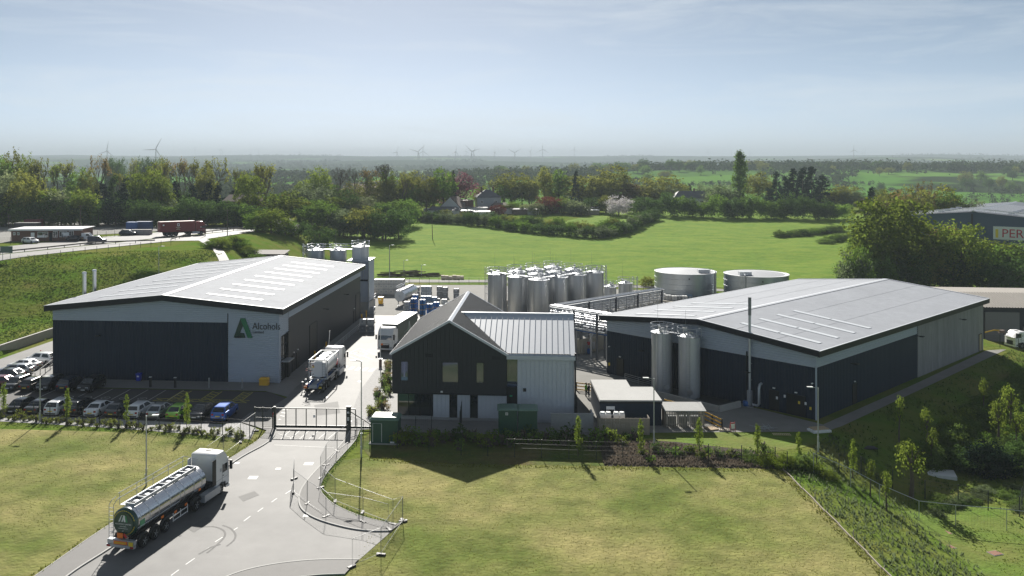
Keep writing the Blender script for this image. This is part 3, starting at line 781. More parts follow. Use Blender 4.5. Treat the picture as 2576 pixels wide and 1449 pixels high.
BR = Vector((18.2, 122.9, 0))
def east_warehouse():
 t = thing("warehouse", "wide dark warehouse with pale grey roof and concrete panel end on the right", "warehouse", BR, EAST)
 Wd, L, eave, ridge = 30.8, 56.7, 8.2, 9.75
 rr = [(2.2 + 5.0 * i, .34, .66) for i in range(4)] + [(2.2 + 5.0 * i, .665, .96) for i in range(4)]
 warehouse(t, Wd, L, eave, ridge, [(2.0 + 4.6 * i, .25, .85) for i in range(4)], [(y, 1 - b + .05, 1 - a + .05) for y, a, b in [(2.6 + 4.6 * i, .30, .62) for i in range(4)] + [(2.6 + 4.6 * i, .63, .95) for i in range(4)]], fh=.7)
 MB().box(.06, Wd - .06, .06, L - .06, 0, eave - .7).out("inner_wall", m_fascia, t)
 hclad(0, Wd, 6.05, 7.52).out("upper_cladding", m_silver, t)
 mb = MB(); z = 7.52
 while z < ridge - .75:
  hw = (Wd / 2 + .7) * (ridge - .5 - z) / (ridge - eave)
  mb.add(hclad(max(0, Wd / 2 - hw), min(Wd, Wd / 2 + hw), z, z + .27)); z += .27
 mb.out("gable_cladding", m_silver, t)
 vclad(0, Wd, .02, 6.03, y=-.02).out("dark_cladding", m_dark, t)
 cut = .527 * L
 east(hclad(0, cut, 6.05, 7.52), Wd).out("side_band", m_silver, t)
 east(vclad(0, cut, .02, 6.03, y=-.02), Wd).out("side_dark_cladding", m_dark, t)
 n = 11; w = (L - cut) / n
 for i in range(n):
  east(MB().box(cut + i * w + .012, cut + (i + 1) * w - .012, -.14, .02, .02, 7.5), Wd).out("concrete_panel", m_concd, t)
 MB().box(Wd - .04, Wd + .10, -.12, .04, 0, 7.52).out("corner_trim", m_silver, t)
 for x, w in ((2.4, 1.0), (25.6, 1.1), (28.4, 2.2)):
  door(t, x, .12, w, 2.3, -.05, m_black); bulkhead(t, x, 2.7, -.05)
 door(t, 10.0, .1, 1.1, 2.4, -.02, m_black, Wd); bulkhead(t, 10, 2.75, 0, Wd)
 door(t, L - 1.5, .1, 1.2, 2.6, -.14, mat("buff_door", (.35, .30, .19), .6), Wd)
 for x, z in ((26.0, 1.5), (28.8, 1.5), (29.6, 1.55), (27.0, 1.9), (30.2, 1.1)):
  MB().box(x - .11, x + .11, -.18, -.10, z, z + .32).out("wall_notice", m_white if x in (26.0, 27.0, 29.6) else m_plate_y, t)
 MB().box(.35, .6, -.12, -.06, 1.2, 1.6).out("wall_notice", m_plate_y, t)
 floodlight(t, 6.5, 4.3, -.05); floodlight(t, 22.5, 4.2, -.05)
 floodlight(t, 9, 5.2, 0, Wd); floodlight(t, 29.7, 5.8, 0, Wd); floodlight(t, 46, 6.2, -.1, Wd)
 MB().cyl((30.4, -.25, 4.2), (30.4, -.02, 4.2), .09, n=8).out("security_camera", m_white, t); MB().cyl((.5, -.25, 3.9), (.5, -.02, 3.9), .09, n=8).out("security_camera", m_white, t)
 MB().cyl((22.0, -.12, .05), (22.0, -.12, 6.6), .09, n=8).out("downpipe", m_fascia, t)
 return t
east_warehouse()
def tall_flue():
 b = P(1886, 1023); zt = 13.4
 t = thing("flue_pipe", "tall slender metal flue with blue fan at its foot by the right warehouse", "flue", b, EAST)
 MB().cyl((0, 0, 0.9), (0, 0, zt - 2.2), .17, n=12).out("stack", m_galv, t, 40)
 MB().cyl((0, 0, zt - 2.2), (0, 0, zt), .20, n=12).out("stack_tip", mat("flue_dark_tip", (.20, .21, .22), .5, .4), t, 40)
 MB().box(-.24, .24, -.24, .24, .2, 2.0).out("silencer", m_galv, t)
 MB().lathe([(.45, 0), (.45, .08)], 16).out("base_plate", m_galv, t)
 for z in (3.2, 5.2, 7.2): MB().cyl((0, 0, z), (0, .75, z), .03, n=6).out("wall_bracket", m_galv, t)
 MB().tube([(.35, 0, .35), (1.0, 0, .32), (1.25, 0, .6), (1.25, 0, 2.5), (1.25, .2, 2.9), (1.25, .75, 3.0)], .17, 12).out("duct", m_galv, t, 50)
 MB().lathe([(.34, 0), (.40, .1), (.40, .5), (.3, .62)], 14, (-.45, -.1, .05)).out("fan_motor", m_blue, t, 40)
 return t
tall_flue()

# ---------------------------------------------------------------- gabled office with pale wing
def office():
 org = Vector((-10.0, 100.35, 0))
 t = thing("office_building", "black gabled office with pale metal wing at the centre of the site", "office", org, SITE)
 Wd, D, eave, ridge, gf = 13.2, 23.0, 7.72, 11.45, 3.2
 ww, wd, wr = 7.75, 15.5, 11.1
 cx = Wd / 2
 def gz_(x): return eave + (ridge - eave) * (1 - abs(x - cx) / cx)
 # core
 core = MB(); pts = [(.2, gf), (Wd - .2, gf), (Wd - .2, eave - .1), (cx, ridge - .2), (.2, eave - .1)]
 core.ring([[(x, .25, z) for x, z in pts], [(x, D, z) for x, z in pts]], True); core.out("upper_core", m_black, t)
 MB().box(1.0, Wd, .9, D - .5, 0, gf).out("ground_core", m_black, t)
 # windows of the dark gable: x0,x1,z0,z1
 wins = [(.90, 1.80, 4.55, 7.05 - .2), (5.75, 7.65, 4.45, 6.85), (9.70, 10.60, 4.45, 6.85)]
 vents = [(3.8, 4.7, 7.35, 7.75), (11.5, 12.45, 7.2, 7.6)]
 wall = MB().box(0, Wd, .14, .25, gf - .05, eave - .2).out("gable_wall", m_housedark, t)
 n = 26; w = Wd / n
 for i in range(n):
  a, b = i * w + .012, (i + 1) * w - .012
  mb = MB(); pieces = [(a, b, gf, None)]
  for wx0, wx1, wz0, wz1 in wins:
   nxt = []
   for (pa, pb, pz0, pz1) in pieces:
    if wx1 <= pa or wx0 >= pb or (pz1 is not None and pz1 <= wz0): nxt.append((pa, pb, pz0, pz1)); continue
    if pa < wx0: nxt.append((pa, wx0, pz0, pz1)); pa = wx0
    if pb > wx1: nxt.append((wx1, pb, pz0, pz1)); pb = wx1
    nxt.append((pa, pb, pz0, wz0)); nxt.append((pa, pb, wz1, pz1))
   pieces = nxt
  for (pa, pb, z0, z1) in pieces:
   if z1 is None:
    za, zb = gz_(pa) - .12, gz_(pb) - .12
    mid = [(cx, gz_(cx) - .12)] if pa < cx < pb else []
    pts = [(pa, z0), (pb, z0), (pb, zb)] + mid + [(pa, za)]
   else: pts = [(pa, z0), (pb, z0), (pb, z1), (pa, z1)]
   mb.ring([[(x, 0, z) for x, z in pts], [(x, .12, z) for x, z in pts]], True)
  mb.box(a - .024, a - .004, -.035, .02, gf, min(gz_(a), gz_(b)) - .15) if all(not (x0 < a < x1) for x0, x1, *_ in wins) else None
  mb.out("cladding_panel", m_housedark, wall)
 for wx0, wx1, wz0, wz1 in wins:
  f = MB()
  for a, b, c, d in ((wx0, wx0 + .06, wz0, wz1), (wx1 - .06, wx1, wz0, wz1), (wx0 + .06, wx1 - .06, wz0, wz0 + .06), (wx0 + .06, wx1 - .06, wz1 - .06, wz1)): f.box(a, b, -.03, .13, c, d)
  f = f.out("window", m_black, t); MB().box(wx0 + .06, wx1 - .06, .05, .08, wz0 + .06, wz1 - .06).out("pane", m_glassr, f)
 for a, b, c, d in vents:
  o = MB().box(a, b, -.05, 0, c, d).out("vent_grille", m_black, t)
  for k in range(4): MB().box(a + .03, b - .03, -.09, -.05, c + .04 + k * .09, c + .08 + k * .09).out("louvre", m_fascia, o)
 # west wall of the dark volume
 for i in range(45):
  MB().box(-.12, 0, .14 + i * .51, .14 + i * .51 + .49, gf, eave - .1).out("cladding_panel", m_housedark, wall)
 MB().box(0, .2, .14, D, gf, eave - .12).out("west_wall", m_housedark, t)
 MB().box(0, Wd, D - .1, D + .1, gf, eave - .1).out("rear_wall", m_housedark, t)
 MB().box(.0, Wd, .02, D, gf - .14, gf - .04).out("soffit", m_fascia, t)
 # ground floor: glazed corner, pale panels, slot windows
 gl = MB().box(.55, 4.55, .5, .56, .45, gf - .16).out("corner_glazing", m_glass, t)
 MB().box(.47, .53, .5, 6.0, .45, gf - .16).out("side_glazing", m_glassg, t)
 for x in (.5, 1.75, 3.1, 4.5): MB().box(x, x + .06, .42, .5, .3, gf - .15).out("mullion", m_black, gl)
 MB().box(.45, 4.6, .40, .6, .0, .42).out("plinth", m_block, t)
 MB().box(4.62, Wd, .40, .7, -.02, .30).out("plinth", m_block, t)
 segs = [(4.62, 6.55), (7.45, 8.95), (9.85, Wd)]
 pw = MB().box(4.62, Wd, .62, .7, .3, gf - .16).out("ground_wall", m_wing, t)
 for a, b in segs:
  k = max(1, int(round((b - a) / .5))); s = (b - a) / k
  for i in range(k): MB().box(a + i * s + .012, a + (i + 1) * s - .012, .52, .62, .31, gf - .15).out("cladding_panel", m_wing, pw)
 for a, b in ((6.55, 7.45), (8.95, 9.85)):
  f = MB().box(a, a + .07, .46, .6, .1, gf - .15).box(b - .07, b, .46, .6, .1, gf - .15).box(a + .07, b - .07, .46, .6, .1, .2).out("slot_window", m_black, t)
  MB().box(a + .07, b - .07, .5, .54, .2, gf - .16).out("pane", m_glass, f)
 MB().box(5.6, 5.85, -.2, -.02, 3.35, 3.5).out("wall_lamp", m_offw, t)
 # roof of the dark volume
 for side in (0, 1):
  mb = MB(); vd = Vector((cx + .25, 0, ridge - eave + .16)) if side == 0 else Vector((-cx - .25, 0, ridge - eave + .16)); sl = vd.length; vd.normalize()
  o = Vector((-.25, -.12, eave - .05)) if side == 0 else Vector((Wd + .25, -.12, eave - .05))
  nn = Vector((-vd.z, 0, vd.x)); nn = nn if side == 0 else -nn
  corr(mb, o + nn * .05, VY, vd, nn, D + .24, 0, sl, .20, .06, flip=(side == 0)); mb.out("roof_slope", m_houseroof, t)
  for yy in (-.16, D + .02):
   MB().ring([[o + VY * (yy + .12) - nn * .12, o + VY * (yy + .30) - nn * .12, o + VY * (yy + .30) + nn * .14, o + VY * (yy + .12) + nn * .14], [p + vd * sl for p in (o + VY * (yy + .12) - nn * .12, o + VY * (yy + .30) - nn * .12, o + VY * (yy + .30) + nn * .14, o + VY * (yy + .12) + nn * .14)]], True).out("verge_trim", m_wing, t)
  MB().box(o.x - .10, o.x + .10, -.1, D + .1, eave - .16, eave + .0).out("gutter", m_wing, t)
 MB().ring([[(cx - .28, y, ridge + .08), (cx, y, ridge + .26), (cx + .28, y, ridge + .08), (cx, y, ridge + .12)] for y in (-.2, D + .2)], True).out("ridge_capping", m_wing, t)
 # pale wing to the east
 x0, x1 = Wd, Wd + ww
 MB().box(x0 - .9, x1 - .1, .8, wd, 0, eave - .2).out("wing_core", m_black, t)
 slot = MB().box(x0 + .05, x0 + 1.2, .55, .60, 0.3, eave - .5).out("stair_window", m_glassr, t)
 for z in (.25, 2.6, 4.4, eave - .55): MB().box(x0 + .05, x0 + 1.2, .46, .55, z, z + .08).out("transom", m_black, slot)
 MB().box(x0 + .05, x0 + 1.2, .45, .56, .1, 4.0).out("stair_door", m_black, t)
 MB().box(x0 + .35, x0 + .65, .40, .44, 2.9, 3.05).out("exit_sign", mat("exit_green", (.02, .35, .15), .5), t)
 MB().box(x0 + .3, x0 + .85, .40, .44, 1.15, 1.32).out("door_notice", m_white, t)
 wl_ = MB().box(x0 + 1.25, x1, .3, .8, 0, eave - .1).out("wing_wall", m_wing, t)
 k = 13; s = (ww - 1.25) / k
 for i in range(k): MB().box(x0 + 1.25 + i * s + .012, x0 + 1.25 + (i + 1) * s - .012, .18, .30, .3, eave - .12).box(x0 + 1.25 + i * s - .010, x0 + 1.25 + i * s + .010, .13, .2, .3, eave - .12).out("cladding_panel", m_wing, wl_)
 MB().box(x0 + 1.9, x0 + 2.25, .05, .17, 3.6, 3.95).out("alarm_box", m_black, t)
 mb = MB(); pts = [(.2, 0), (.2, eave - .1), (wd / 2, wr - .1), (wd - .2, eave - .1), (wd - .2, 0)]
 mb.ring([[(x1 - .2, y, z) for y, z in pts], [(x1, y, z) for y, z in pts]], True); mb.out("wing_gable", m_fascia, t)
 for k, (yy, zz) in enumerate(((1.0, 3.0), (1.2, 2.4))):
  MB().tube([(x1 + .25, yy, 0), (x1 + .25, yy, zz), (x1 + .05, yy, zz + .3)], .11, 8).out("service_pipe", m_black, t)
 for side in (0, 1):
  vd = Vector((0, wd / 2 - .1, wr - eave)) if side == 0 else Vector((0, -wd / 2 + .1, wr - eave)); sl = vd.length; vd.normalize()
  o = Vector((0, .1, eave - .02)) if side == 0 else Vector((0, wd - .1, eave - .02)); nn = Vector((0, -vd.z, vd.y)) if side == 0 else Vector((0, vd.z, -vd.y))
  nn = nn if nn.z > 0 else -nn
  rs = MB(); kk = 21
  xl = cx + .4
  slope_part = None
  for i in range(kk):
   a, b = xl + i * (x1 + .1 - xl) / kk + .006, xl + (i + 1) * (x1 + .1 - xl) / kk - .006
   # the dark roof cuts the wing roof: start each panel where it comes out of it
   def z_main(x): return ridge + .1 - (x - cx) * (ridge - eave) / cx if x < Wd else 0
   def start(x): return max(0.0, min(sl, (z_main(x) - o.z + .0) / vd.z)) if x < Wd + .2 else 0.0
   sa, sb = start(a), start(b)
   if sa >= sl - .05 and sb >= sl - .05: continue
   q = [Vector((a, o.y, o.z)) + vd * sa, Vector((b, o.y, o.z)) + vd * sb, Vector((b, o.y, o.z)) + vd * sl, Vector((a, o.y, o.z)) + vd * sl]
   mb = MB().ring([[p + nn * .10 for p in q], [p + nn * .16 for p in q]], True)
   e = [Vector((a - .006, o.y, o.z)) + vd * sa, Vector((a + .02, o.y, o.z)) + vd * sa, Vector((a + .02, o.y, o.z)) + vd * sl, Vector((a - .006, o.y, o.z)) + vd * sl]
   mb.ring([[p + nn * .17 for p in e], [p + nn * .23 for p in e]], True)
   if slope_part is None:
    slope_part = MB().ring([[Vector((x, o.y, o.z)) + vd * s_ + nn * .02 for x, s_ in ((Wd - .6, 0), (x1 + .1, 0), (x1 + .1, sl), (cx + 1.2, sl))], [Vector((x, o.y, o.z)) + vd * s_ + nn * .09 for x, s_ in ((Wd - .6, 0), (x1 + .1, 0), (x1 + .1, sl), (cx + 1.2, sl))]], True).out("wing_roof", m_wing, t)
   mb.out("roof_panel", m_wing, slope_part)
  if side == 0:
   MB().box(Wd + .02, x1 + .12, -.12, .2, eave - .42, eave + .02).out("wing_eaves", m_wing, t)
   MB().box(Wd - .3, x1 - .4, .16, .26, eave + .10, eave + .24).out("snow_guard", m_fascia, t)
 MB().box(cx + .6, x1 + .12, wd / 2 - .22, wd / 2 + .22, wr + .06, wr + .24).out("wing_ridge", m_wing, t)
 MB().box(x1 + .02, x1 + .2, -.1, .3, .1, wr - 3).out("downpipe", m_fascia, t)
 mb = MB(); a = Vector((cx + .5, wd / 2 - .2, wr + .18)); b = Vector((Wd + .05, .05, eave + .12))
 mb.cyl(a, b, .09, n=6); mb.out("valley_flashing", m_fascia, t)
 return t
office()
# ---------------------------------------------------------------- tanks and pipework
C0 = Vector((16.0, 135.4, 0))
def G(a, b, z=0.0): return C0 + E1 * a + E2 * b + VZ * z
def ring_rail(r, z, h, n=20, posts=8, rad=.035):
 mb = MB()
 for dz in (h, h * .5): mb.tube([(r * math.cos(2 * math.pi * i / n), r * math.sin(2 * math.pi * i / n), z + dz) for i in range(n)], rad, 5, closed=True)
 for i in range(posts):
  a = 2 * math.pi * i / posts; mb.cyl((r * math.cos(a), r * math.sin(a), z), (r * math.cos(a), r * math.sin(a), z + h), rad, n=5, cap=False)
 return mb
def ladder(x, y, z0, z1, w=.45, axis=VX):
 mb = MB(); nrm = axis * (w / 2); p = Vector((x, y, 0))
 for s in (-1, 1): mb.cyl(p + nrm * s + VZ * z0, p + nrm * s + VZ * z1, .03, n=5)
 z = z0 + .3
 while z < z1: mb.cyl(p - nrm + VZ * z, p + nrm + VZ * z, .018, n=4, cap=False); z += .33
 return mb
def silo(label, loc, r, h, group, seed, mast=True, m=None):
 rnd = random.Random(seed)
 t = thing("storage_silo", label, "silo", loc, rnd.uniform(-.4, .4), group)
 MB().lathe([(r * .98, 0), (r, .1), (r, h), (r * .97, h + .04), (r * .25, h + .42), (r * .2, h + .42)], 28).out("shell", m or m_steelb, t, 35)
 for z in (h * .28, h * .55, h * .8): MB().lathe([(r + .012, z), (r + .012, z + .06)], 28).out("seam_band", m or m_steelb, t, 35)
 MB().lathe([(r + .02, h - .02), (r + .16, h), (r + .16, h + .06), (r - .1, h + .07)], 24).out("walkway_ring", m_galv, t)
 ring_rail(r + .12, h + .05, 1.1).out("guard_rail", m_galv, t)
 ladder(0, -r - .14, .2, h + 1.0).out("ladder", m_galv, t)
 for i in range(4):
  a = rnd.uniform(0, 6.28); q = rnd.uniform(.25, .7) * r; hh = rnd.uniform(.35, .95); x, y = q * math.cos(a), q * math.sin(a)
  MB().lathe([(.10, h + .1), (.10, h + hh), (.18, h + hh), (.18, h + hh + .1)], 8, (x, y, 0)).out("roof_valve", m_steel, t)
 MB().lathe([(.3, h + .2), (.3, h + .5), (.34, h + .5), (.34, h + .58)], 12, (.1, .2, 0)).out("roof_hatch", m_steel, t)
 if mast: MB().cyl((-.5, .2, h + .1), (-.5, .2, h + rnd.uniform(3.2, 4.4)), .025, .012, n=5).out("lightning_rod", m_wire, t)
 a = rnd.uniform(-2.4, -.7); MB().tube([(r * 1.06 * math.cos(a), r * 1.06 * math.sin(a), .2), (r * 1.06 * math.cos(a), r * 1.06 * math.sin(a), h + .3), (.5 * r * math.cos(a), .5 * r * math.sin(a), h + .55)], .05, 6).out("fill_pipe", m_steel, t)
 MB().lathe([(.34, 0), (.34, .12)], 14).xf(Matrix.Translation((.3, -r - .05, .9)) @ Matrix.Rotation(R(90), 4, 'X')).out("manway", m_steel, t)
 return t
rows = "nearest middle farthest".split()
k = 0
for j in range(3):
 for i in range(4):
  k += 1
  silo(f"steel silo, {ORD[i]} from the office side in the {rows[j]} row of the tall tank farm", G(9.5 + 5.15 * i, 18 + 5.4 * j, 0), 1.72 if i else 1.80, 9.12, "tall steel silos of the tank farm", 100 + k)
silo("left of two short steel tanks beside the tall tank farm", (XU(1535, 171.5), 171.5, 0), 1.2, 5.5, "short steel tanks", 140)
silo("right of two short steel tanks beside the tall tank farm", (XU(1573, 175), 175, 0), 1.38, 5.75, "short steel tanks", 141)
silo("left of three silos behind the sign warehouse roof", (XU(796, 178), 178, 0), 1.70, 12.2, "silos behind the sign warehouse", 151)
silo("middle of three silos behind the sign warehouse roof", (XU(851, 178), 178, 0), 1.70, 12.2, "silos behind the sign warehouse", 152)
silo("right, whitest and tallest of three silos behind the sign warehouse roof", (XU(907, 178), 178, 0), 1.72, 12.9, "silos behind the sign warehouse", 153, m=m_offw)
silo("left of two silver silos standing against the right warehouse", (23.9, 113.0, 0), 1.33, 7.75, "silver silos by the right warehouse", 161, m=mat("matt_silo_steel", (.56, .57, .58), .45, .35, var=.08, scale=.5))
silo("right of two silver silos standing against the right warehouse", (26.9, 110.6, 0), 1.37, 7.70, "silver silos by the right warehouse", 162, m=MATS["matt_silo_steel"])
def gang(name, a, b, label):
 t = thing(name, label, "walkway", a); d = Vector(b) - Vector(a); d.z = 0; n = Vector((-d.y, d.x, 0)).normalized() * .45
 MB().ring([[n - VZ * .06, -n - VZ * .06, -n, n], [d + n - VZ * .06, d - n - VZ * .06, d - n, d + n]], True).out("deck", m_galv, t)
 for s in (-1, 1):
  mb = MB()
  for z in (.5, 1.05): mb.cyl(n * s + VZ * z, d + n * s + VZ * z, .03, n=5)
  kk = max(2, int(d.length / 1.4))
  for i in range(kk + 1): mb.cyl(d * (i / kk) + n * s, d * (i / kk) + n * s + VZ * 1.05, .03, n=5, cap=False)
  mb.out("guard_rail", m_galv, t)
 return t
gang("access_walkway", (XU(796, 178), 178, 12.35), (XU(851, 178), 178, 12.35), "railed walkway between the left and middle silo behind the sign warehouse")
gang("access_walkway", (XU(851, 178), 178, 12.37), (XU(907, 178), 178, 12.37), "railed walkway between the middle and right silo behind the sign warehouse")
gang("access_walkway", (23.9, 113.0, 7.95), (26.9, 110.6, 7.95), "railed walkway joining the two silver silos by the right warehouse")
gang("access_walkway", G(9.5, 18, 9.4), G(25.0, 18, 9.4), "railed walkway along the near row of the tall tank farm")
gang("access_walkway", G(9.5, 18, 9.42), G(9.5, 29, 9.42), "railed walkway along the office side of the tall tank farm")
for nm, lab, a in (("stair_tower", "caged ladder tower at the left end of the tall tank farm", (XU(1226, 165), 165, 0)), ("stair_tower", "caged ladder tower at the right end of the tall tank farm", (XU(1519, 168), 168, 0)), ("stair_tower", "caged ladder tower beside the left silo behind the sign warehouse", (XU(768, 178), 178, 0)), ("stair_tower", "caged ladder tower right of the short steel tanks", (XU(1598, 176), 176, 0))):
 h = {1226: 10.2}.get(0, 10.2) if "tall" in lab else (13.4 if "sign" in lab else 7)
 t = thing(nm, lab, "ladder tower", a)
 for x in (-.45, .45):
  for y in (-.45, .45): MB().cyl((x, y, 0), (x, y, h), .05, n=5).out("post", m_galv, t)
 z = 1.2
 while z < h:
  MB().tube([(-.45, -.45, z), (.45, -.45, z), (.45, .45, z), (-.45, .45, z)], .03, 4, closed=True).out("brace", m_galv, t); z += 1.3
 ladder(0, -.3, 0, h).out("ladder", m_galv, t)
def round_tank(u, Y, D, h, label, box_a, pipe_u):
 X = XU(u, Y); r = D / 2
 t = thing("water_tank", label, "tank", (X, Y, 0), 0, "large round zinc tanks")
 kseg = 4
 for i in range(kseg):
  z0, z1 = i * h / kseg, (i + 1) * h / kseg
  MB().ring([[(r * math.cos(a) , r * math.sin(a), z) for a in [2 * math.pi * j / 56 for j in range(56)]] for z in (z0 + .01, z1 - .01)], cap=False).out("shell_course", m_galvtank, t, 30)
  MB().lathe([(r + .02, z0 - .03), (r + .05, z0), (r + .02, z0 + .03)], 56).out("flange_ring", m_galv, t)
 MB().lathe([(r - .05, h - .10), (.1, h + .25)], 56).out("lid", mat("tank_lid", (.22, .23, .25), .6, .2), t, 40)
 MB().lathe([(r + .04, h - .08), (r + .07, h), (r - .02, h + .02), (r - .06, h - .06)], 56).out("rim", m_white, t)
 bx, by = r * .55 * math.cos(box_a), r * .55 * math.sin(box_a) - r * .2
 MB().box(bx - 1.3, bx + 1.3, by - .7, by + .7, h - .3, h + .75).out("roof_cabinet", m_galv, t)
 px = XU(pipe_u, Y) - X; py = -math.sqrt(max(0, r * r - px * px)) - .2
 MB().tube([(px, py, 0), (px, py, h + .3), (px, py + .6, h + .45)], .11, 8).out("overflow_pipe", m_galv, t)
 ladder(px - .9, py + .05, 0, h + 1.0).out("ladder", m_galv, t)
 MB().lathe([(.16, 0), (.16, .1)], 10).xf(Matrix.Translation((-.8, -r + .02, h - 1)) @ Matrix.Rotation(R(90), 4, 'X')).out("port", m_black, t)
 return t
round_tank(1724, 202, 14.1, 4.95, "left of two large round zinc tanks at the edge of the green field", -.5, 1788)
round_tank(1902, 195, 14.1, 5.25, "right of two large round zinc tanks, half hidden by the right warehouse roof", 3.6, 1855)
# pipe bridge
def pipe_bridge(label, a, b, z0, z1, posts, pipes, glint):
 a, b = Vector(a), Vector(b); d = b - a; L = d.length; d.normalize(); n = Vector((-d.y, d.x, 0)); rz = math.atan2(d.y, d.x)
 t = thing("pipe_bridge", label, "pipe bridge", a, rz); w = .95
 for s in (-w, w):
  for z in (z0, z1): MB().box(0, L, s - .09, s + .09, z - .12, z + .12).out("chord", m_galv, t)
  k = max(2, int(round(L / 2.2)))
  for i in range(k):
   x0, x1 = L * i / k, L * (i + 1) / k
   MB().box(x0 - .05, x0 + .05, s - .05, s + .05, z0 + .12, z1 - .12).out("upright", m_galv, t)
   MB().cyl((x0, s, z1 - .1) if i % 2 else (x0, s, z0 + .1), (x1, s, z0 + .1) if i % 2 else (x1, s, z1 - .1), .045, n=6).out("diagonal", m_galv, t)
 for i in range(int(L / 2.2) + 1):
  MB().box(i * 2.2 - .04, i * 2.2 + .04, -w, w, z0 - .05, z0 + .05).out("cross_beam", m_galv, t)
 for p in posts:
  for s in (-w, w): MB().box(p - .13, p + .13, s - .13, s + .13, 0, z1 + .2).out("post", mat("dark_steel_post", (.10, .11, .13), .5, .3), t)
 for (yy, zz, r) in pipes: MB().cyl((-.2, yy, zz), (L + .2, yy, zz), r, n=8).out("pipe", m_steel, t, 50)
 return t
pp = []
for zz in (5.0, 5.45, 5.9, 6.3): pp += [(-.7, zz, .11), (-.2, zz, .09), (.35, zz, .10), (.7, zz, .07)]
pipe_bridge("long lattice pipe bridge running behind the right warehouse to the round tanks", (12.0, 138.7, 0), (33.0, 157.6, 0), 4.6, 6.9, (7.5, 14.5, 20.5, 27.5), [(y, z + .25, r) for y, z, r in pp[::2]] + [(-.5, 7.12, .12), (0, 7.1, .09), (.5, 7.12, .12)], False)
pipe_bridge("short pipe bridge with gleaming pipes between office wing and right warehouse", (12.0, 138.7, 0), (19.6, 130.6, 0), 4.3, 6.9, (5.0, 9.6), pp + [(-.45, 7.12, .13), (.45, 7.12, .13)], True)
# bund wall round the tank farm
def bund():
 t = thing("bund_wall", "pale concrete bund wall round the foot of the tall tank farm", "wall", C0, EAST + R(90))
 for x0, x1, y0, y1 in ((0, 42, -.15, .15), (-.15, .15, .15, 36), (0, 42, 36, 36.3), (42, 42.3, 0, 36)):
  L = max(x1 - x0, y1 - y0); k = max(1, int(L / 4))
  for i in range(k):
   if x1 - x0 > 1: MB().box(x0 + i * L / k + .01, x0 + (i + 1) * L / k - .01, y0, y1, 0, 2.3).out("wall_panel", mat("bund_concrete", (.48, .44, .36), .85, var=.12, scale=.5), t)
   else: MB().box(x0, x1, y0 + i * L / k + .01, y0 + (i + 1) * L / k - .01, 0, 2.3).out("wall_panel", MATS["bund_concrete"], t)
 for y in (.0,):
  mb = MB()
  for z in (2.8, 3.3): mb.cyl((.2, y, z), (20, y, z), .03, n=5)
  for i in range(11): mb.cyl((.2 + i * 1.98, y, 2.3), (.2 + i * 1.98, y, 3.3), .03, n=5)
  mb.out("hand_rail", m_galv, t)
 # pump gear at the corner
 MB().lathe([(.22, .1), (.30, .3), (.30, .8), (.2, .9)], 12, (.8, -.9, 0)).out("pump", m_blue, t, 40)
 for q in range(5): MB().tube([(.4 + .4 * q, -.5, .1), (.4 + .4 * q, -.5, 1.2 + .35 * q), (.9 + .4 * q, -.3, 1.4 + .35 * q)], .06, 6).out("riser_pipe", m_galv, t)
 MB().box(1.9, 2.5, -.75, -.35, .6, 1.7).out("control_box", m_galv, t)
 MB().lathe([(.28, 0), (.28, .2)], 12).xf(Matrix.Translation((1.2, -.4, 1.6)) @ Matrix.Rotation(R(90), 4, 'X')).out("hose_reel", m_red, t)
 MB().cyl((2.9, -.7, 0), (2.9, -.7, 1.25), .13, n=10).out("guard_post", m_yellow, t)
 return t
bund()
t = thing("blue_barrier_rail", "blue beam along the underside of the short pipe bridge", "beam", (12.6, 137.2, 3.9), math.atan2(-8.1, 7.6))
MB().box(0, 10.6, -.12, .12, 0, .22).out("beam", m_blue, t)
for i in range(4): MB().box(.6 + i * 3.0, .75 + i * 3.0, -.1, .1, -3.9, 0).out("post", m_galv, t)
# plant tower behind the sign warehouse
def plant_tower():
 t = thing("plant_tower", "tall grey clad plant tower on concrete base behind the sign warehouse", "tower", (-24.4, 174.0, 0), SITE)
 MB().box(.1, 2.1, .1, 6, 2.1, 10.2).out("body", m_silver, t)
 MB().box(0, 2.3, 0, 6.2, 0, 2.0).out("concrete_base", m_conc, t)
 MB().box(-2.2, 2.3, -.15, 6.3, 10.2, 10.42).out("top_frame", m_galv, t)
 for x in (0, .55, 1.1, 1.6, 2.1): MB().box(x, x + .14, -.08, .1, 6.6, 10.2).out("vertical_louvre", m_galv, t)
 MB().box(-.05, 2.3, -.12, .1, 6.3, 6.6).out("band", m_fascia, t)
 for y in (-.2,): MB().box(2.1, 2.32, -.15, .12, 0, 10.4).out("post", m_galv, t)
 mb = MB()
 for z in (2.6, 3.1): mb.cyl((0, -.2, z), (2.6, -.2, z), .04, n=5); mb.cyl((2.6, -.2, z), (2.6, 5, z), .04, n=5)
 for x in (0, .9, 1.8, 2.6): mb.cyl((x, -.2, 2.0), (x, -.2, 3.1), .04, n=5)
 mb.out("guard_rail", m_galv, t)
 for i in range(6): MB().box(2.6, 3.6, -2.2 + i * .35, -1.85 + i * .35, .05 + i * .2, .22 + i * .2).out("stair_tread", m_galv, t)
 for x in (2.6, 3.6): MB().tube([(x, -2.2, 0), (x, -2.2, 1.1), (x, -.2, 2.4)], .035, 5).out("stair_rail", m_galv, t)
 return t
plant_tower()

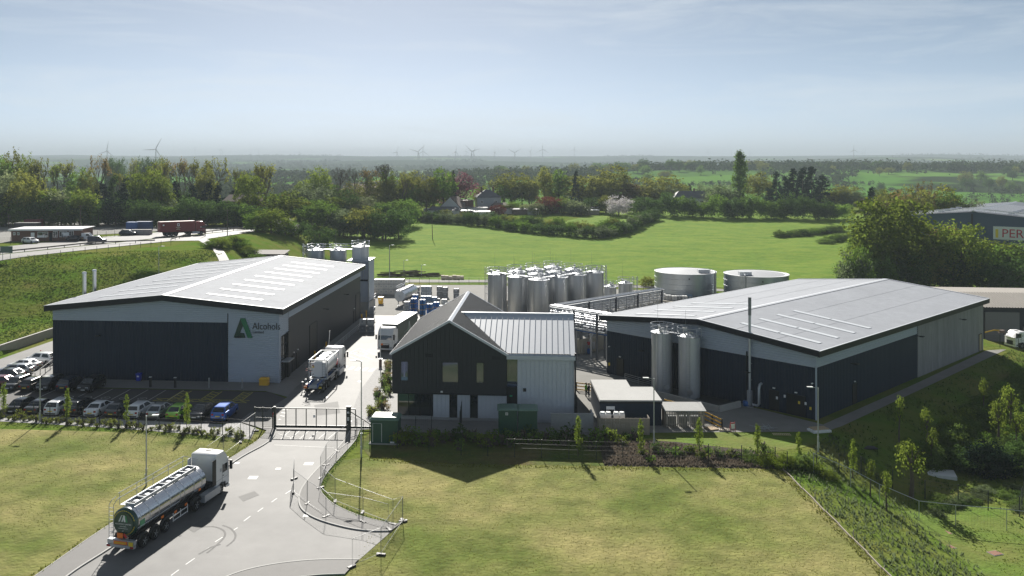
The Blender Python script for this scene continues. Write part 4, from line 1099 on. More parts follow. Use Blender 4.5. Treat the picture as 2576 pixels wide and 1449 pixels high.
# ---------------------------------------------------------------- small service buildings in front of the right warehouse
def plant_room():
 t = thing("plant_room", "flat-roofed dark plant room with stepped pale roof and white roof membrane", "building", (13.7, 98.1, 0), R(-1.0))
 outl = [(0, 0), (7.05, 0), (7.05, 6.0), (4.4, 6.0), (4.4, 9.4), (0, 9.4)]
 MB().prism([(x * .985 + .05, y * .985 + .07) for x, y in outl], 0, 2.75).out("walls", m_dark, t)
 MB().prism([(x, y) for x, y in outl], 2.76, 2.92).out("flat_roof", m_memb, t)
 MB().prism([(x - .03 if x < 1 else x + .03, y - .03 if y < 1 else y + .03) for x, y in outl], 2.55, 2.75).out("roof_edge", m_fascia, t)
 f = MB().box(.75, 1.7, -.02, .06, 1.2, 2.2).out("window", m_white, t); MB().box(.85, 1.6, -.04, -.02, 1.3, 1.85).out("pane", m_glass, f)
 return t
plant_room()
def slat_screen():
 t = thing("timber_screen", "timber board screen enclosing the air conditioning units", "fence", (13.1, 94.7, 0), R(-1.0))
 n = 36; w = 5.55 / n
 for i in range(n): MB().box(i * w + .008, (i + 1) * w - .008, 0, .04, .05, 1.85 + .015 * (i % 3)).out("board", m_wood, t)
 for i in range(9): MB().box(5.55, 5.59, .05 + i * .16, .2 + i * .16, .05, 1.85).out("board", m_wood, t)
 for i in range(9): MB().box(-.02, .02, .05 + i * .16, .2 + i * .16, .05, 1.85).out("board", m_wood, t)
 for z in (.4, 1.4): MB().box(0, 5.55, .045, .12, z, z + .1).out("rail", m_wood, t)
 return t
slat_screen()
for i in range(4):
 x = (13.75, 14.38, 15.25, 15.88)[i]
 t = thing("air_conditioner", f"white outdoor air conditioning unit, {ORD[i]} from the left behind the timber screen", "air conditioner", (x, 96.2, 0), 0, "air conditioning units behind the screen")
 MB().box(-.29, .29, -.32, .32, .45, 1.95).out("casing", m_white, t); MB().lathe([(.26, 1.95), (.30, 2.05), (.26, 2.12), (.1, 2.12)], 16).out("fan_cowl", m_offw, t)
 MB().box(-.22, .22, -.35, -.32, .9, 1.5).out("grille", m_fascia, t); MB().box(-.25, .25, -.3, .3, 0, .45).out("stand", m_galv, t)
def bin_store():
 t = thing("bin_store", "open slatted timber store with sloping white roof beside the plant room", "shed", (21.0, 97.2, 0), R(-1.0))
 MB().ring([[(-.15, -.2, 1.95), (4.5, -.2, 1.95), (4.5, -.2, 2.02), (-.15, -.2, 2.02)], [(-.15, 2.4, 2.25), (4.5, 2.4, 2.25), (4.5, 2.4, 2.32), (-.15, 2.4, 2.32)]], True).out("roof", m_memb, t)
 for i in range(24): MB().box(i * .18, i * .18 + .105, 0, .03, .08, 1.93).out("slat", m_wood, t)
 for x in (0, 4.28):
  for i in range(12): MB().box(x, x + .03, .05 + i * .19, .16 + i * .19, .08, 1.98).out("slat", m_wood, t)
 for x, y in ((0, .05), (4.25, .05), (0, 2.2), (4.25, 2.2), (2.1, .05)): MB().box(x, x + .09, y, y + .09, 0, 1.93 + .12 * (y > 1)).out("post", m_wood, t)
 for z in (.4, 1.5): MB().box(0, 4.3, .035, .09, z, z + .08).out("rail", m_wood, t)
 for i in range(3): MB().box(.4 + i * 1.3, 1.3 + i * 1.3, .7, 1.6, .05, 1.15).out("bin", mat("grey_bin", (.10, .11, .12), .5), t)
 return t
bin_store()
def low_bund():
 a, b, c = P(1655, 999), P(1809, 1037), P(1862, 1024)
 t = thing("bund_wall", "low concrete bund wall in front of the two silver silos", "wall", (0, 0, 0))
 for p, q in ((a, b), (b, c)):
  d = (q - p).normalized(); n = Vector((-d.y, d.x, 0)) * .14; k = max(1, int((q - p).length / 2.2))
  for i in range(k):
   s, e = p + (q - p) * (i / k) + d * .01, p + (q - p) * ((i + 1) / k) - d * .01
   MB().ring([[s - n, s + n, s + n + VZ * .75, s - n + VZ * .75], [e - n, e + n, e + n + VZ * .75, e - n + VZ * .75]], True).out("wall_panel", m_conc, t)
 return t
low_bund()
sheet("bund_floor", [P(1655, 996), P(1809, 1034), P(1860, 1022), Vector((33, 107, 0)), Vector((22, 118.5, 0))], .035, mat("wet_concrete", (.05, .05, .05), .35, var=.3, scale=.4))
def barrier(label, a, b, z=0, n=None, col_=None):
 a, b = Vector(a), Vector(b); d = b - a; L = d.length
 t = thing("safety_barrier", label, "barrier", a, math.atan2(d.y, d.x)); k = n or max(1, int(round(L / 1.6)))
 for i in range(k + 1): MB().box(i * L / k - .07, i * L / k + .07, -.07, .07, 0, 1.12).out("post", m_black, t)
 for zz in (.12, .55, .95): MB().box(0, L, -.11, -.07, zz, zz + .14).out("rail", col_ or m_yellow, t)
 return t
barrier("yellow safety barrier right of the slatted store", P(1768, 1055), P(1816, 1078))
barrier("yellow safety barrier between plant room and low bund wall", P(1672, 1026), P(1716, 1038))
barrier("yellow safety barrier behind the two people", P(1450, 982), P(1502, 988))
def steel_rail(label, pts, h=1.1, rails=3, m=None, post=.035, name="handrail"):
 t = thing(name, label, "railing", (0, 0, 0)); m = m or m_galv
 pts = [Vector(p) for p in pts]
 for p, q in zip(pts, pts[1:]):
  for i in range(rails): MB().cyl(p + VZ * (h * (i + 1) / rails), q + VZ * (h * (i + 1) / rails), post * .8, n=5).out("rail", m, t)
  k = max(1, int((q - p).length / 2))
  for i in range(k): MB().cyl(p + (q - p) * (i / k), p + (q - p) * (i / k) + VZ * h, post, n=5).out("post", m, t)
 MB().cyl(pts[-1], pts[-1] + VZ * h, post, n=5).out("post", m, t)
 return t
steel_rail("galvanised guard rail leading down to the silver silos", [P(1572, 958), P(1640, 977)], 1.0, 4)
steel_rail("grey guide rail along the east side of the sign warehouse", [L2W(BL, 34.4, 14), L2W(BL, 34.4, 46)], 1.0, 3, m_galv, .05)
steel_rail("tubular handrail beside the ramp at the west corner of the sign warehouse", [P(88, 962), P(138, 922)], 1.3, 2, m_fence, .045)

# ---------------------------------------------------------------- cabinets and walls near the office
def cabinet(label, a, w, d, h, lid, seed, rz=SITE):
 t = thing("utility_cabinet", label, "cabinet", a, rz)
 MB().box(0, w, 0, d, .12, h).out("body", m_green, t)
 MB().ring([[(-.12, -.15, h), (w + .12, -.15, h), (w + .12, d + .12, h), (-.12, d + .12, h)], [(-.12, -.15, h + .06), (w + .12, -.15, h + .06), (w + .12, d + .12, h + .06), (-.12, d + .12, h + .06)], [(.15, .1, h + lid), (w - .15, .1, h + lid), (w - .15, d - .1, h + lid), (.15, d - .1, h + lid)]], True).out("lid", m_greenroof, t)
 MB().box(-.15, w + .15, -.2, d + .15, 0, .12).out("plinth", m_conc, t)
 return t
c1 = cabinet("small green cabinet with pale sloping lid by the sliding gate", P(932, 1117), 2.9, 2.1, 2.55, .30, 1)
MB().tube([(.25, -.04, .25), (.25, -.04, 2.2), (1.2, -.04, 2.2), (1.2, -.04, .25)], .03, 5).out("door_seam", m_offw, c1); MB().box(2.1, 2.55, -.03, 0, .15, .32).out("notice", m_white, c1)
c2 = cabinet("left of two tall green substation cabinets in front of the office", P(1254, 1101), 2.02, 2.2, 2.95, .18, 2, R(-1))
c3 = cabinet("right of two tall green substation cabinets in front of the office", P(1304, 1102), 2.05, 2.2, 2.95, .18, 3, R(-1))
for c, x, z in ((c2, .75, 2.45), (c3, 1.05, .32)):
 b = MB().box(x, x + .28, -.03, 0, z, z + .28).out("notice", m_white, c)
 for q in (.06, .16): MB().box(x + q, x + q + .06, -.035, -.03, z + .06, z + .22).out("notice_mark", m_black, b)
c2["group"] = c3["group"] = "tall green substation cabinets"
t = thing("block_wall", "grey blockwork enclosure right of the green substation cabinets", "wall", P(1386, 1088), R(-1.5))
for r_ in range(9):
 for i in range(10):
  MB().box(i * .47 + .005, i * .47 + .465, 0, .2, r_ * .225, r_ * .225 + .215).out("block", m_block, t)
for r_ in range(9):
 for i in range(4): MB().box(4.5, 4.7, .22 + i * .47, .68 + i * .47, r_ * .225, r_ * .225 + .215).out("block", m_block, t)
MB().box(-.05, 4.75, -.04, .24, 2.03, 2.11).out("coping", m_block, t)
# ---------------------------------------------------------------- people
def person(label, loc, rz, top, legs, hair, pose):
 t = thing("person", label, "person", loc, rz)
 J = dict(pelvis=(0, 0, .95), chest=(0, 0, 1.28), neck=(0, .01, 1.48), head=(0, .03, 1.66),
             hl=(-.10, 0, .92), kl=(-.12, .03, .50), al=(-.13, -.02, .08), tl=(-.14, .14, .05), hr=(.10, 0, .92), kr=(.12, .03 + pose, .50), ar=(.13, -.02 - pose, .08), tr=(.14, .14 - pose, .05),
             sl=(-.18, 0, 1.42), el=(-.24, .03, 1.15), wl=(-.20, .18, .98), fl=(-.17, .25, .97), sr=(.18, 0, 1.42), er=(.25, .03, 1.15), wr=(.20, .16, 1.0), fr=(.16, .24, 1.0))
 rad = dict(pelvis=.15, chest=.17, neck=.06, head=.10, hl=.10, kl=.065, al=.045, tl=.04, hr=.10, kr=.065, ar=.045, tr=.04, sl=.075, el=.05, wl=.035, fl=.035, sr=.075, er=.05, wr=.035, fr=.035)
 names = list(J); edges = [("pelvis", "chest"), ("chest", "neck"), ("neck", "head"), ("pelvis", "hl"), ("hl", "kl"), ("kl", "al"), ("al", "tl"), ("pelvis", "hr"), ("hr", "kr"), ("kr", "ar"), ("ar", "tr"), ("chest", "sl"), ("sl", "el"), ("el", "wl"), ("wl", "fl"), ("chest", "sr"), ("sr", "er"), ("er", "wr"), ("wr", "fr")]
 me = bpy.data.meshes.new("body"); me.from_pydata([J[n] for n in names], [(names.index(a), names.index(b)) for a, b in edges], [])
 o = bpy.data.objects.new("body", me); col.objects.link(o); o.parent = t
 sk = o.modifiers.new("skin", 'SKIN')
 if not me.skin_vertices: me.skin_vertices.new(name="")
 for i, n in enumerate(names): me.skin_vertices[0].data[i].radius = (rad[n], rad[n] * .85)
 me.skin_vertices[0].data[0].use_root = True
 o.modifiers.new("sub", 'SUBSURF').levels = 1; o.modifiers["sub"].render_levels = 1
 me.materials.append(legs)
 # clothing and head
 MB().lathe([(.155, .88), (.17, 1.0), (.18, 1.2), (.185, 1.38), (.12, 1.46), (.07, 1.5)], 12).xf(Matrix.Diagonal((1.12, .82, 1, 1))).out("jacket", top, t, 60)
 for s in (-1, 1):
  MB().tube([(s * .17, 0, 1.43), (s * .245, .03, 1.15), (s * .21, .14, 1.0)], .062, 8).out("sleeve", top, t, 60)
 h = MB().lathe([(.03, 1.53), (.085, 1.58), (.10, 1.68), (.09, 1.76), (.03, 1.80)], 12).xf(Matrix.Translation((0, .02, 0))).out("head", mat("skin", (.42, .26, .19), .6), t, 60)
 MB().lathe([(.104, 1.69), (.106, 1.74), (.08, 1.80), (.02, 1.825)], 12).xf(Matrix.Translation((0, .0, 0))).out("hair", hair, h, 60)
 MB().box(-.012, .012, .115, .14, 1.64, 1.69).out("nose", MATS["skin"], h)
 for s in (-1, 1): MB().box(s * .035 - .012, s * .035 + .012, .108, .122, 1.68, 1.70).out("eye", m_black, h)
 return t
navy = mat("navy_cloth", (.012, .016, .03), .9); hivis = mat("hi_vis_cloth", (.25, .62, .06), .8)
person("person in a hi-vis green vest facing a colleague near the yellow barrier", P(1474, 998), R(-70), hivis, navy, m_black, .04)
person("person in dark overalls standing with a colleague near the yellow barrier", P(1481.5, 999), R(60), navy, navy, m_black, .0)
# ---------------------------------------------------------------- vehicles
def wheel_mesh(r, w, truck=False):
 ty = MB(); n = 20
 prof = [(r * .62, -w / 2), (r * .93, -w / 2), (r, -w * .36), (r, w * .36), (r * .93, w / 2), (r * .62, w / 2)]
 ty.ring([[(q * math.cos(2 * math.pi * j / n), z, q * math.sin(2 * math.pi * j / n)) for j in range(n)] for q, z in prof], True)
 rm = MB(); n2 = 14
 prof = [(r * .62, -w / 2 - .004), (r * .55, -w / 2 + .02), (r * .30, -w / 2 + (.10 if truck else .03)), (r * .16, -w / 2 - .01), (.01, -w / 2 - .012)]
 rm.ring([[(q * math.cos(2 * math.pi * j / n2), z, q * math.sin(2 * math.pi * j / n2)) for j in range(n2)] for q, z in prof], False)
 sp = MB()
 for k in range(5):
  a = 2 * math.pi * k / 5
  sp.cyl((r * .2 * math.cos(a), -w / 2 - .012, r * .2 * math.sin(a)), (r * .56 * math.cos(a), -w / 2 - .006, r * .56 * math.sin(a)), r * .06, n=4)
 rm.add(sp)
 return ty.mesh("tyre", m_tyre, 40), rm.mesh("rim", m_rim, 40)
CAR_W = wheel_mesh(.325, .21); TRUCK_W = wheel_mesh(.50, .30, True)
def wheel(parent, x, y, r, meshes, flip):
 t = inst("wheel", meshes[0], parent, (x, y, r), 0 if not flip else math.pi)
 inst("rim", meshes[1], t)
 return t
m_paint = mat("car_paint", (.5, .5, .5), .28, .2, coat=.6)
PAINTS = {}
def paint(name, c, metal=.25):
 return mat("paint_" + name, c, .28, metal, coat=.7)
STY = dict(
 hatch=dict(L=4.15, w=.88, hood=.95, belt=.98, boot=1.0, roof=1.47, xs=(1.35, .55, -1.15, -1.95)),
 saloon=dict(L=4.65, w=.90, hood=.92, belt=.97, boot=1.02, roof=1.43, xs=(1.35, .50, -1.0, -1.75)),
 suv=dict(L=4.50, w=.94, hood=1.10, belt=1.14, boot=1.15, roof=1.68, xs=(1.45, .70, -1.65, -2.15)),
 mpv=dict(L=4.45, w=.92, hood=1.05, belt=1.10, boot=1.10, roof=1.63, xs=(1.70, .75, -1.70, -2.12)),
 estate=dict(L=4.65, w=.90, hood=.95, belt=1.0, boot=1.02, roof=1.48, xs=(1.40, .60, -1.70, -2.20)))
def car_proto(style):
 S = STY[style]; L, w = S["L"], S["w"]; h2 = L / 2
 t = thing("parked_car", style, "car")
 wf, wr_ = h2 - .82, -h2 + .78
 st = []
 def topz(x):
  x0, x1, x2, x3 = S["xs"]
  if x >= x0: return S["hood"] - .20 * ((x - x0) / (h2 - x0)) ** 2
  if x <= x3: return S["boot"] - .10 * ((x3 - x) / max(.05, h2 + x3)) ** 2
  f = (x0 - x) / (x0 - x3); return S["hood"] + (S["belt"] - S["hood"]) * min(1, f * 2) if f < .5 else S["belt"] + (S["boot"] - S["belt"]) * (f - .5) * 2
 xs = sorted(set([-h2, -h2 + .06, -h2 + .25, S["xs"][3], S["xs"][0], 0, h2 - .35, h2 - .12, h2] + [c + d for c in (wf, wr_) for d in (-.42, -.36, -.26, 0, .26, .36, .42)]))
 rings = []
 for x in xs:
  zb = .22
  for c in (wf, wr_):
   d = abs(x - c)
   if d < .37: zb = max(zb, .22 + .46 * math.sqrt(max(0, 1 - (d / .37) ** 2)))
  e = min(h2 - abs(x), .5) / .5; ww = w * (.80 + .20 * math.sqrt(max(0, 1 - (1 - e) ** 2)))
  zt = topz(x)
  if h2 - abs(x) < .02: zb = .32; zt -= .22
  rings.append([(x, -ww * .90, zb), (x, -ww, zb + .12), (x, -ww, zt - .28), (x, -ww * .93, zt - .05), (x, -ww * .75, zt), (x, ww * .75, zt), (x, ww * .93, zt - .05), (x, ww, zt - .28), (x, ww, zb + .12), (x, ww * .90, zb)])
 MB().ring(rings, True).out("body", m_paint, t, 50)
 MB().box(-h2 + .2, h2 - .2, -w + .22, w - .22, .16, .7).out("underbody", m_chassis, t)
 x0, x1, x2, x3 = S["xs"]; wb, wt, zb, zr = w * .90, w * .70, S["belt"] - .06, S["roof"]
 A = [(x0, -wb, zb), (x0, wb, zb), (x3, wb, zb), (x3, -wb, zb)]; B = [(x1, -wt, zr - .05), (x1, wt, zr - .05), (x2, wt, zr - .07), (x2, -wt, zr - .07)]
 xm = (x1 + x2) / 2; Bt = [(x1 - .15, -wt * .86, zr), (x1 - .15, wt * .86, zr), (x2 + .15, wt * .86, zr - .02), (x2 + .15, -wt * .86, zr - .02)]
 cab = MB().ring([A, B, Bt], True).out("cabin", m_paint, t, 25)
 def pane(nm, q, ins):
  q = [Vector(p) for p in q]; c = sum(q, Vector()) / 4; n = (q[1] - q[0]).cross(q[3] - q[0]).normalized()
  if n.dot(c - Vector((xm, 0, zb))) < 0: n = -n
  p = [c + (v - c) * ins + n * .014 for v in q]
  MB().ring([[v - n * .01 for v in p], p], True).out(nm, m_glass, cab)
 pane("windscreen", [A[0], A[1], B[1], B[0]], .88)
 pane("rear_window", [A[2], A[3], B[3], B[2]], .84)
 for s in (0, 1):
  i, j = (0, 3) if s == 0 else (1, 2)
  a, b, c, d = Vector(A[i]), Vector(A[j]), Vector(B[j]), Vector(B[i])
  for f0, f1 in ((.06, .50), (.54, .93)):
   pane("side_window", [a + (b - a) * f0, a + (b - a) * f1, d + (c - d) * f1, d + (c - d) * f0], .86)
 for s in (-1, 1):
  for x in (wf, wr_): wheel(t, x, s * (w - .12), .325, CAR_W, s > 0)
  MB().box(h2 - .34, h2 - .02, s * w * .52 - .2, s * w * .52 + .2, S["hood"] - .40, S["hood"] - .27).out("headlight", m_head, t)
  MB().box(-h2 - .006, -h2 + .2, s * w * .66 - .13, s * w * .66 + .13, S["boot"] - .36, S["boot"] - .17).out("tail_light", m_tail, t)
  MB().box(x0 - .35, x0 - .2, s * (w + .02) - .02, s * (w + .18), S["belt"] - .03, S["belt"] + .10).out("door_mirror", m_paint, t)
 MB().box(-h2 - .012, -h2 + .05, -.26, .26, S["boot"] - .52, S["boot"] - .40).out("number_plate", m_plate_y, t)
 MB().box(h2 - .05, h2 + .012, -.26, .26, .42, .54).out("number_plate", m_plate_w, t)
 MB().box(h2 - .06, h2 + .006, -.45, .45, .57, .68).out("grille", m_black, t)
 MB().box(-h2 - .02, -h2 + .1, -w * .7, w * .7, .30, .44).out("rear_bumper_strip", m_chassis, t)
 return t
PROTO = {}
def car(style, label, loc, rz, pm, group="cars in the car park", sc=None):
 loc = Vector(loc)
 if style not in PROTO:
  t = car_proto(style); PROTO[style] = t
  tgt = t; t["label"] = label; t["group"] = group; t.location = loc; t.rotation_euler = (0, 0, rz)
  for o in t.children_recursive:
   for sl in (o.material_slots if o.type == 'MESH' else []):
    if sl.material.name == "car_paint": sl.link = 'OBJECT'; sl.material = pm
  PROTO[style + "_m"] = pm.name
  return t
 return dup(PROTO[style], loc, rz, label, group, sc, {PROTO[style + "_m"]: pm})
p_white = paint("white", (.78, .79, .80), 0); p_black = paint("black", (.008, .008, .010)); p_dgrey = paint("dark_grey", (.045, .048, .052), .5); p_silver = paint("silver", (.42, .44, .46), .6)
p_blue = paint("blue", (.015, .10, .42), .3); p_lime = paint("lime", (.22, .50, .02), .1); p_brown = paint("dark_brown", (.035, .026, .022), .4); p_navy = paint("navy", (.012, .02, .05), .4); p_red = paint("dark_red", (.14, .012, .015), .3)
UP = math.pi / 2 + SITE; DOWN = UP + math.pi
FRONT = [(24, "hatch", "black hatchback", p_black, 1), (73, "saloon", "dark grey saloon with bright rear window", p_dgrey, 0), (124, "mpv", "white people carrier with black rear window", p_white, 0), (173, "suv", "black estate-bodied four-wheel drive", p_black, 0), (224, "saloon", "white saloon", p_white, 0), (276, "hatch", "dark grey hatchback", p_dgrey, 0), (328, "estate", "white estate car", p_white, 0), (381, "hatch", "silver-white hatchback with black rear panel", p_silver, 0), (431, "hatch", "lime green hatchback", p_lime, 0), (486, "saloon", "dark grey car parked nose towards the lawn", p_dgrey, 1), (546, "suv", "bright blue crossover at the right end", p_blue, 0)]
for i, (u, sty, lab, pm, flip) in enumerate(FRONT):
 b = P(u, 1046 + (u - 28) * .034)
 c = b + EYS * (STY[sty]["L"] / 2 + .1)
 car(sty, f"{lab}, {ordinal(i)} from left in the front row", c, DOWN if flip else UP, pm, "cars in the front parking row")
BACK = [(17, "estate", "silver grey car facing the lawn", p_dgrey, 1), (60, "estate", "dark brown estate seen from behind", p_brown, 0), (103, "mpv", "black compact van facing the lawn", p_black, 1), (155, "suv", "dark navy crossover seen from behind", p_navy, 0), (208, "suv", "black boxy four-wheel drive facing the lawn", p_black, 1)]
for i, (u, sty, lab, pm, flip) in enumerate(BACK):
 b = P(u, 986 + (u - 17) * .024)
 car(sty, f"{lab}, {ordinal(i)} from left against the sign warehouse", b + EYS * (STY[sty]["L"] / 2), DOWN if flip else UP, pm, "cars against the sign warehouse")
for i, (u, v, sty, lab, pm, a) in enumerate([(105, 914, "suv", "large white four-wheel drive nearest the retaining wall ramp", p_white, 0), (62, 928, "saloon", "white saloon beside the large white four-wheel drive", p_white, 0), (40, 941, "estate", "silver estate between white saloon and dark hatchback", p_silver, 0), (22, 953, "hatch", "dark grey hatchback at the left picture edge", p_dgrey, 0), (-2, 972, "hatch", "dark red hatchback cut by the left picture edge", p_red, 0)]):
 car(sty, lab, P(u, v), math.pi + SITE + R((i * 7) % 5 * 3 - 6), pm, "cars west of the sign warehouse")

# ---- lorries: local x forward, origin on the ground under the rear bumper
def tractor(t, s0, cabm, sleeper=True, tall=3.75, axles=(0.0, 1.3, 3.8), front=None, deflector=True):
 """tractor unit whose drive axle stands at s0; returns front x"""
 xa = [s0 + a for a in axles]; xf = xa[-1] + 1.35; xr = xf - 2.25; w = 1.24
 MB().box(s0 - 1.0, xf - .4, -.45, .45, .55, .95).out("chassis", m_chassis, t)
 pts = [(xr, 1.05), (xr, tall - .1), (xr + .12, tall), (xr + 1.3, tall + .02), (xf - .45, tall - .45), (xf - .12, tall - 1.0), (xf - .02, 1.9), (xf, 1.2), (xf - .03, .45), (xf - .55, .40), (xf - .62, 1.05)]
 body = MB()
 def rg(yw, ins): return [(x, yw, z) for x, z in pts]
 ins = .10
 shr = [((xr + xf) / 2 + (x - (xr + xf) / 2) * .965, z if z < 2 else z - .06) for x, z in pts]
 body.ring([[(x, -w, z) for x, z in shr], [(x, -w + ins, z) for x, z in pts], [(x, w - ins, z) for x, z in pts], [(x, w, z) for x, z in shr]], True)
 cab = body.out("cab", cabm, t, 40)
 q = [(xf - .13, tall - 1.02), (xf - .015, 1.95)]
 MB().ring([[(q[0][0] + .012, -w + .16, q[0][1]), (q[0][0] + .012, w - .16, q[0][1]), (q[1][0] + .012, w - .10, q[1][1]), (q[1][0] + .012, -w + .10, q[1][1])], [(q[0][0] - .02, -w + .16, q[0][1]), (q[0][0] - .02, w - .16, q[0][1]), (q[1][0] - .02, w - .10, q[1][1]), (q[1][0] - .02, -w + .10, q[1][1])]], True).out("windscreen", m_glass, cab)
 MB().box(xf - .42, xf + .18, -w + .15, w - .15, tall - 1.02, tall - .94).out("sun_visor", cabm, cab)
 MB().box(xf + .004, xf + .03, -.72, .72, .62, 1.35).out("grille", m_black, cab)
 for k in range(4): MB().box(xf + .03, xf + .045, -.68, .68, .68 + k * .15, .73 + k * .15).out("grille_bar", m_fascia, cab)
 MB().box(xf - .3, xf + .04, -w, w, .36, .60).out("front_bumper", cabm, cab)
 for s in (-1, 1):
  MB().box(xf - .1, xf + .045, s * .95 - .18, s * .95 + .18, .62, .82).out("headlight", m_head, cab)
  MB().box(xf - 1.15, xf - .35, s * w - .015 if s > 0 else -w - .012, s * w + .012 if s > 0 else -w + .015, 1.9, 2.62).out("side_window", m_glass, cab)
  MB().box(xf - .18, xf - .02, s * (w + .12), s * (w + .34), 1.95, 2.75).out("wing_mirror", m_black, cab)
  MB().box(xf - .12, xf - .05, s * (w - .02), s * (w + .2), 2.66, 2.72).out("mirror_arm", m_black, cab)
  if deflector: MB().box(xr - .55, xr, s * w - .02, s * w + .02, 1.2, tall - .4).out("side_deflector", m_black if cabm is m_white and s < 0 else cabm, cab)
  MB().box(xa[0] + .75, xr + .35, s * 1.15 - .32 if s < 0 else .83, s * 1.15 + .32 if s > 0 else -.83, .45, 1.05).out("fuel_tank", m_galv, t)
  MB().tube([(xf - 1.9, s * (w + .02), .55), (xf - 1.85, s * (w + .02), .95), (xf - 1.35, s * (w + .02), 1.12), (xf - .85, s * (w + .02), .95), (xf - .78, s * (w + .02), .55)], .06, 5).out("wheel_arch", m_chassis, t)
  for x in (xf - 1.22, xf - .2): MB().box(x, x + .025, s * w - .008, s * w + .008, 1.15, 2.75).out("door_seam", m_chassis, cab)
  MB().box(xf - 1.12, xf - .95, s * (w + .012) - .012, s * (w + .012) + .012, 1.62, 1.68).out("door_handle", m_black, cab)
  MB().box(xr + .05, xf - .1, s * w - .01, s * w + .01, 1.42, 1.46).out("coach_line", m_galv, cab); MB().box(xf - .75, xf - .25, s * w - .02, s * w + .03, .6, .75).out("step", m_black, cab)
  MB().box(xf - 1.6, xf - 1.3, s * w - .012, s * w + .012, 2.1, 2.4).out("door_emblem", m_galv, cab)
  for x in xa: wheel(t, x, s * 1.02, .50, TRUCK_W, s > 0)
  MB().tube([(xa[0] - .65, s * 1.02, .75), (xa[0] - .35, s * 1.02, 1.05), (xa[0] + .35, s * 1.02, 1.05), (xa[0] + .65, s * 1.02, .8)], .17, 6).out("mudguard", m_chassis, t)
 MB().box(xr - .5, xr - .05, -.9, .9, 1.0, 1.5).out("catwalk", m_chassis, t)
 MB().box(xr + .8, xr + 1.3, -.25, .25, tall + .02, tall + .06).out("roof_vent", m_black, cab)
 return xf
def trailer_axles(t, xs):
 for x in xs:
  for s in (-1, 1):
   wheel(t, x, s * 1.03, .50, TRUCK_W, s > 0)
   MB().tube([(x + .62 * math.cos(a), s * 1.03, .5 + .60 * math.sin(a)) for a in [R(d) for d in (20, 55, 90, 125, 160)]], .13, 5).out("mudguard", m_chassis, t)
def disc(nm, r, x, z, m, parent, th=.03, n=24, face=-1):
 return MB().ring([[(x, r * math.cos(2 * math.pi * j / n), z + r * math.sin(2 * math.pi * j / n)) for j in range(n)], [(x + th * face, r * math.cos(2 * math.pi * j / n), z + r * math.sin(2 * math.pi * j / n)) for j in range(n)]], True).out(nm, m, parent)
REAR = Matrix.Rotation(R(-90), 4, 'Z') @ UPRIGHT     # lettering read from behind
def barrel(t, x0, x1, r, zc, m, name="tank_barrel", dish=.25):
 n = 32
 prof = [(x0 - dish, .02), (x0 - dish * .9, r * .45), (x0 - dish * .5, r * .80), (x0, r), (x1, r), (x1 + dish * .5, r * .80), (x1 + dish * .9, r * .45), (x1 + dish, .02)]
 return MB().ring([[(x, q * math.cos(2 * math.pi * j / n), zc + q * math.sin(2 * math.pi * j / n)) for j in range(n)] for x, q in prof], True).out(name, m, t, 45)
def hoop(t, x, r, zc, m, wd=.05):
 n = 32
 return MB().ring([[(x + d, q * math.cos(2 * math.pi * j / n), zc + q * math.sin(2 * math.pi * j / n)) for j in range(n)] for d, q in ((-wd, r), (-wd, r + .018), (wd, r + .018), (wd, r))], False).out("tank_hoop", m, t, 30)
m_mirror = mat("polished_steel", (.70, .70, .71), .17, .95, var=.03, scale=.8)
m_tgreen = mat("tanker_green", (.010, .055, .040), .35, coat=.5)
def topway(t, x0, x1, z, w=.42):
 for s in (-1, 1): MB().box(x0, x1, s * w - .02, s * w + .02, z, z + .26).out("spill_rail", m_galv, t)
 k = 6
 for i in range(k + 1): MB().box(x0 + (x1 - x0) * i / k - .03, x0 + (x1 - x0) * i / k + .03, -w, w, z, z + .22).out("spill_divider", m_galv, t)
 for i in range(k):
  x = x0 + (x1 - x0) * (i + .5) / k
  MB().lathe([(.24, z - .04), (.24, z + .12), (.20, z + .16), (.02, z + .17)], 12, (x, 0, 0)).out("manlid", m_steel, t); MB().box(x - .3, x - .2, -.2, .2, z, z + .14).out("valve", m_black, t)
 MB().box(x0, x1, w + .06, w + .50, z - .02, z + .02).out("walkway", m_galv, t)
 for zz in (.55, .95): MB().tube([(x0 - .2, w + .52, z + zz), (x1 + .2, w + .52, z + zz)], .025, 5).out("hand_rail", m_galv, t)
 MB().tube([(x1 + .2, w + .52, z + .95), (x1 + .2, -w, z + .75)], .025, 5).out("hand_rail", m_galv, t)
 for i in range(5): MB().cyl((x0 + (x1 - x0) * i / 4, w + .52, z), (x0 + (x1 - x0) * i / 4, w + .52, z + .95), .025, n=5).out("rail_post", m_galv, t)
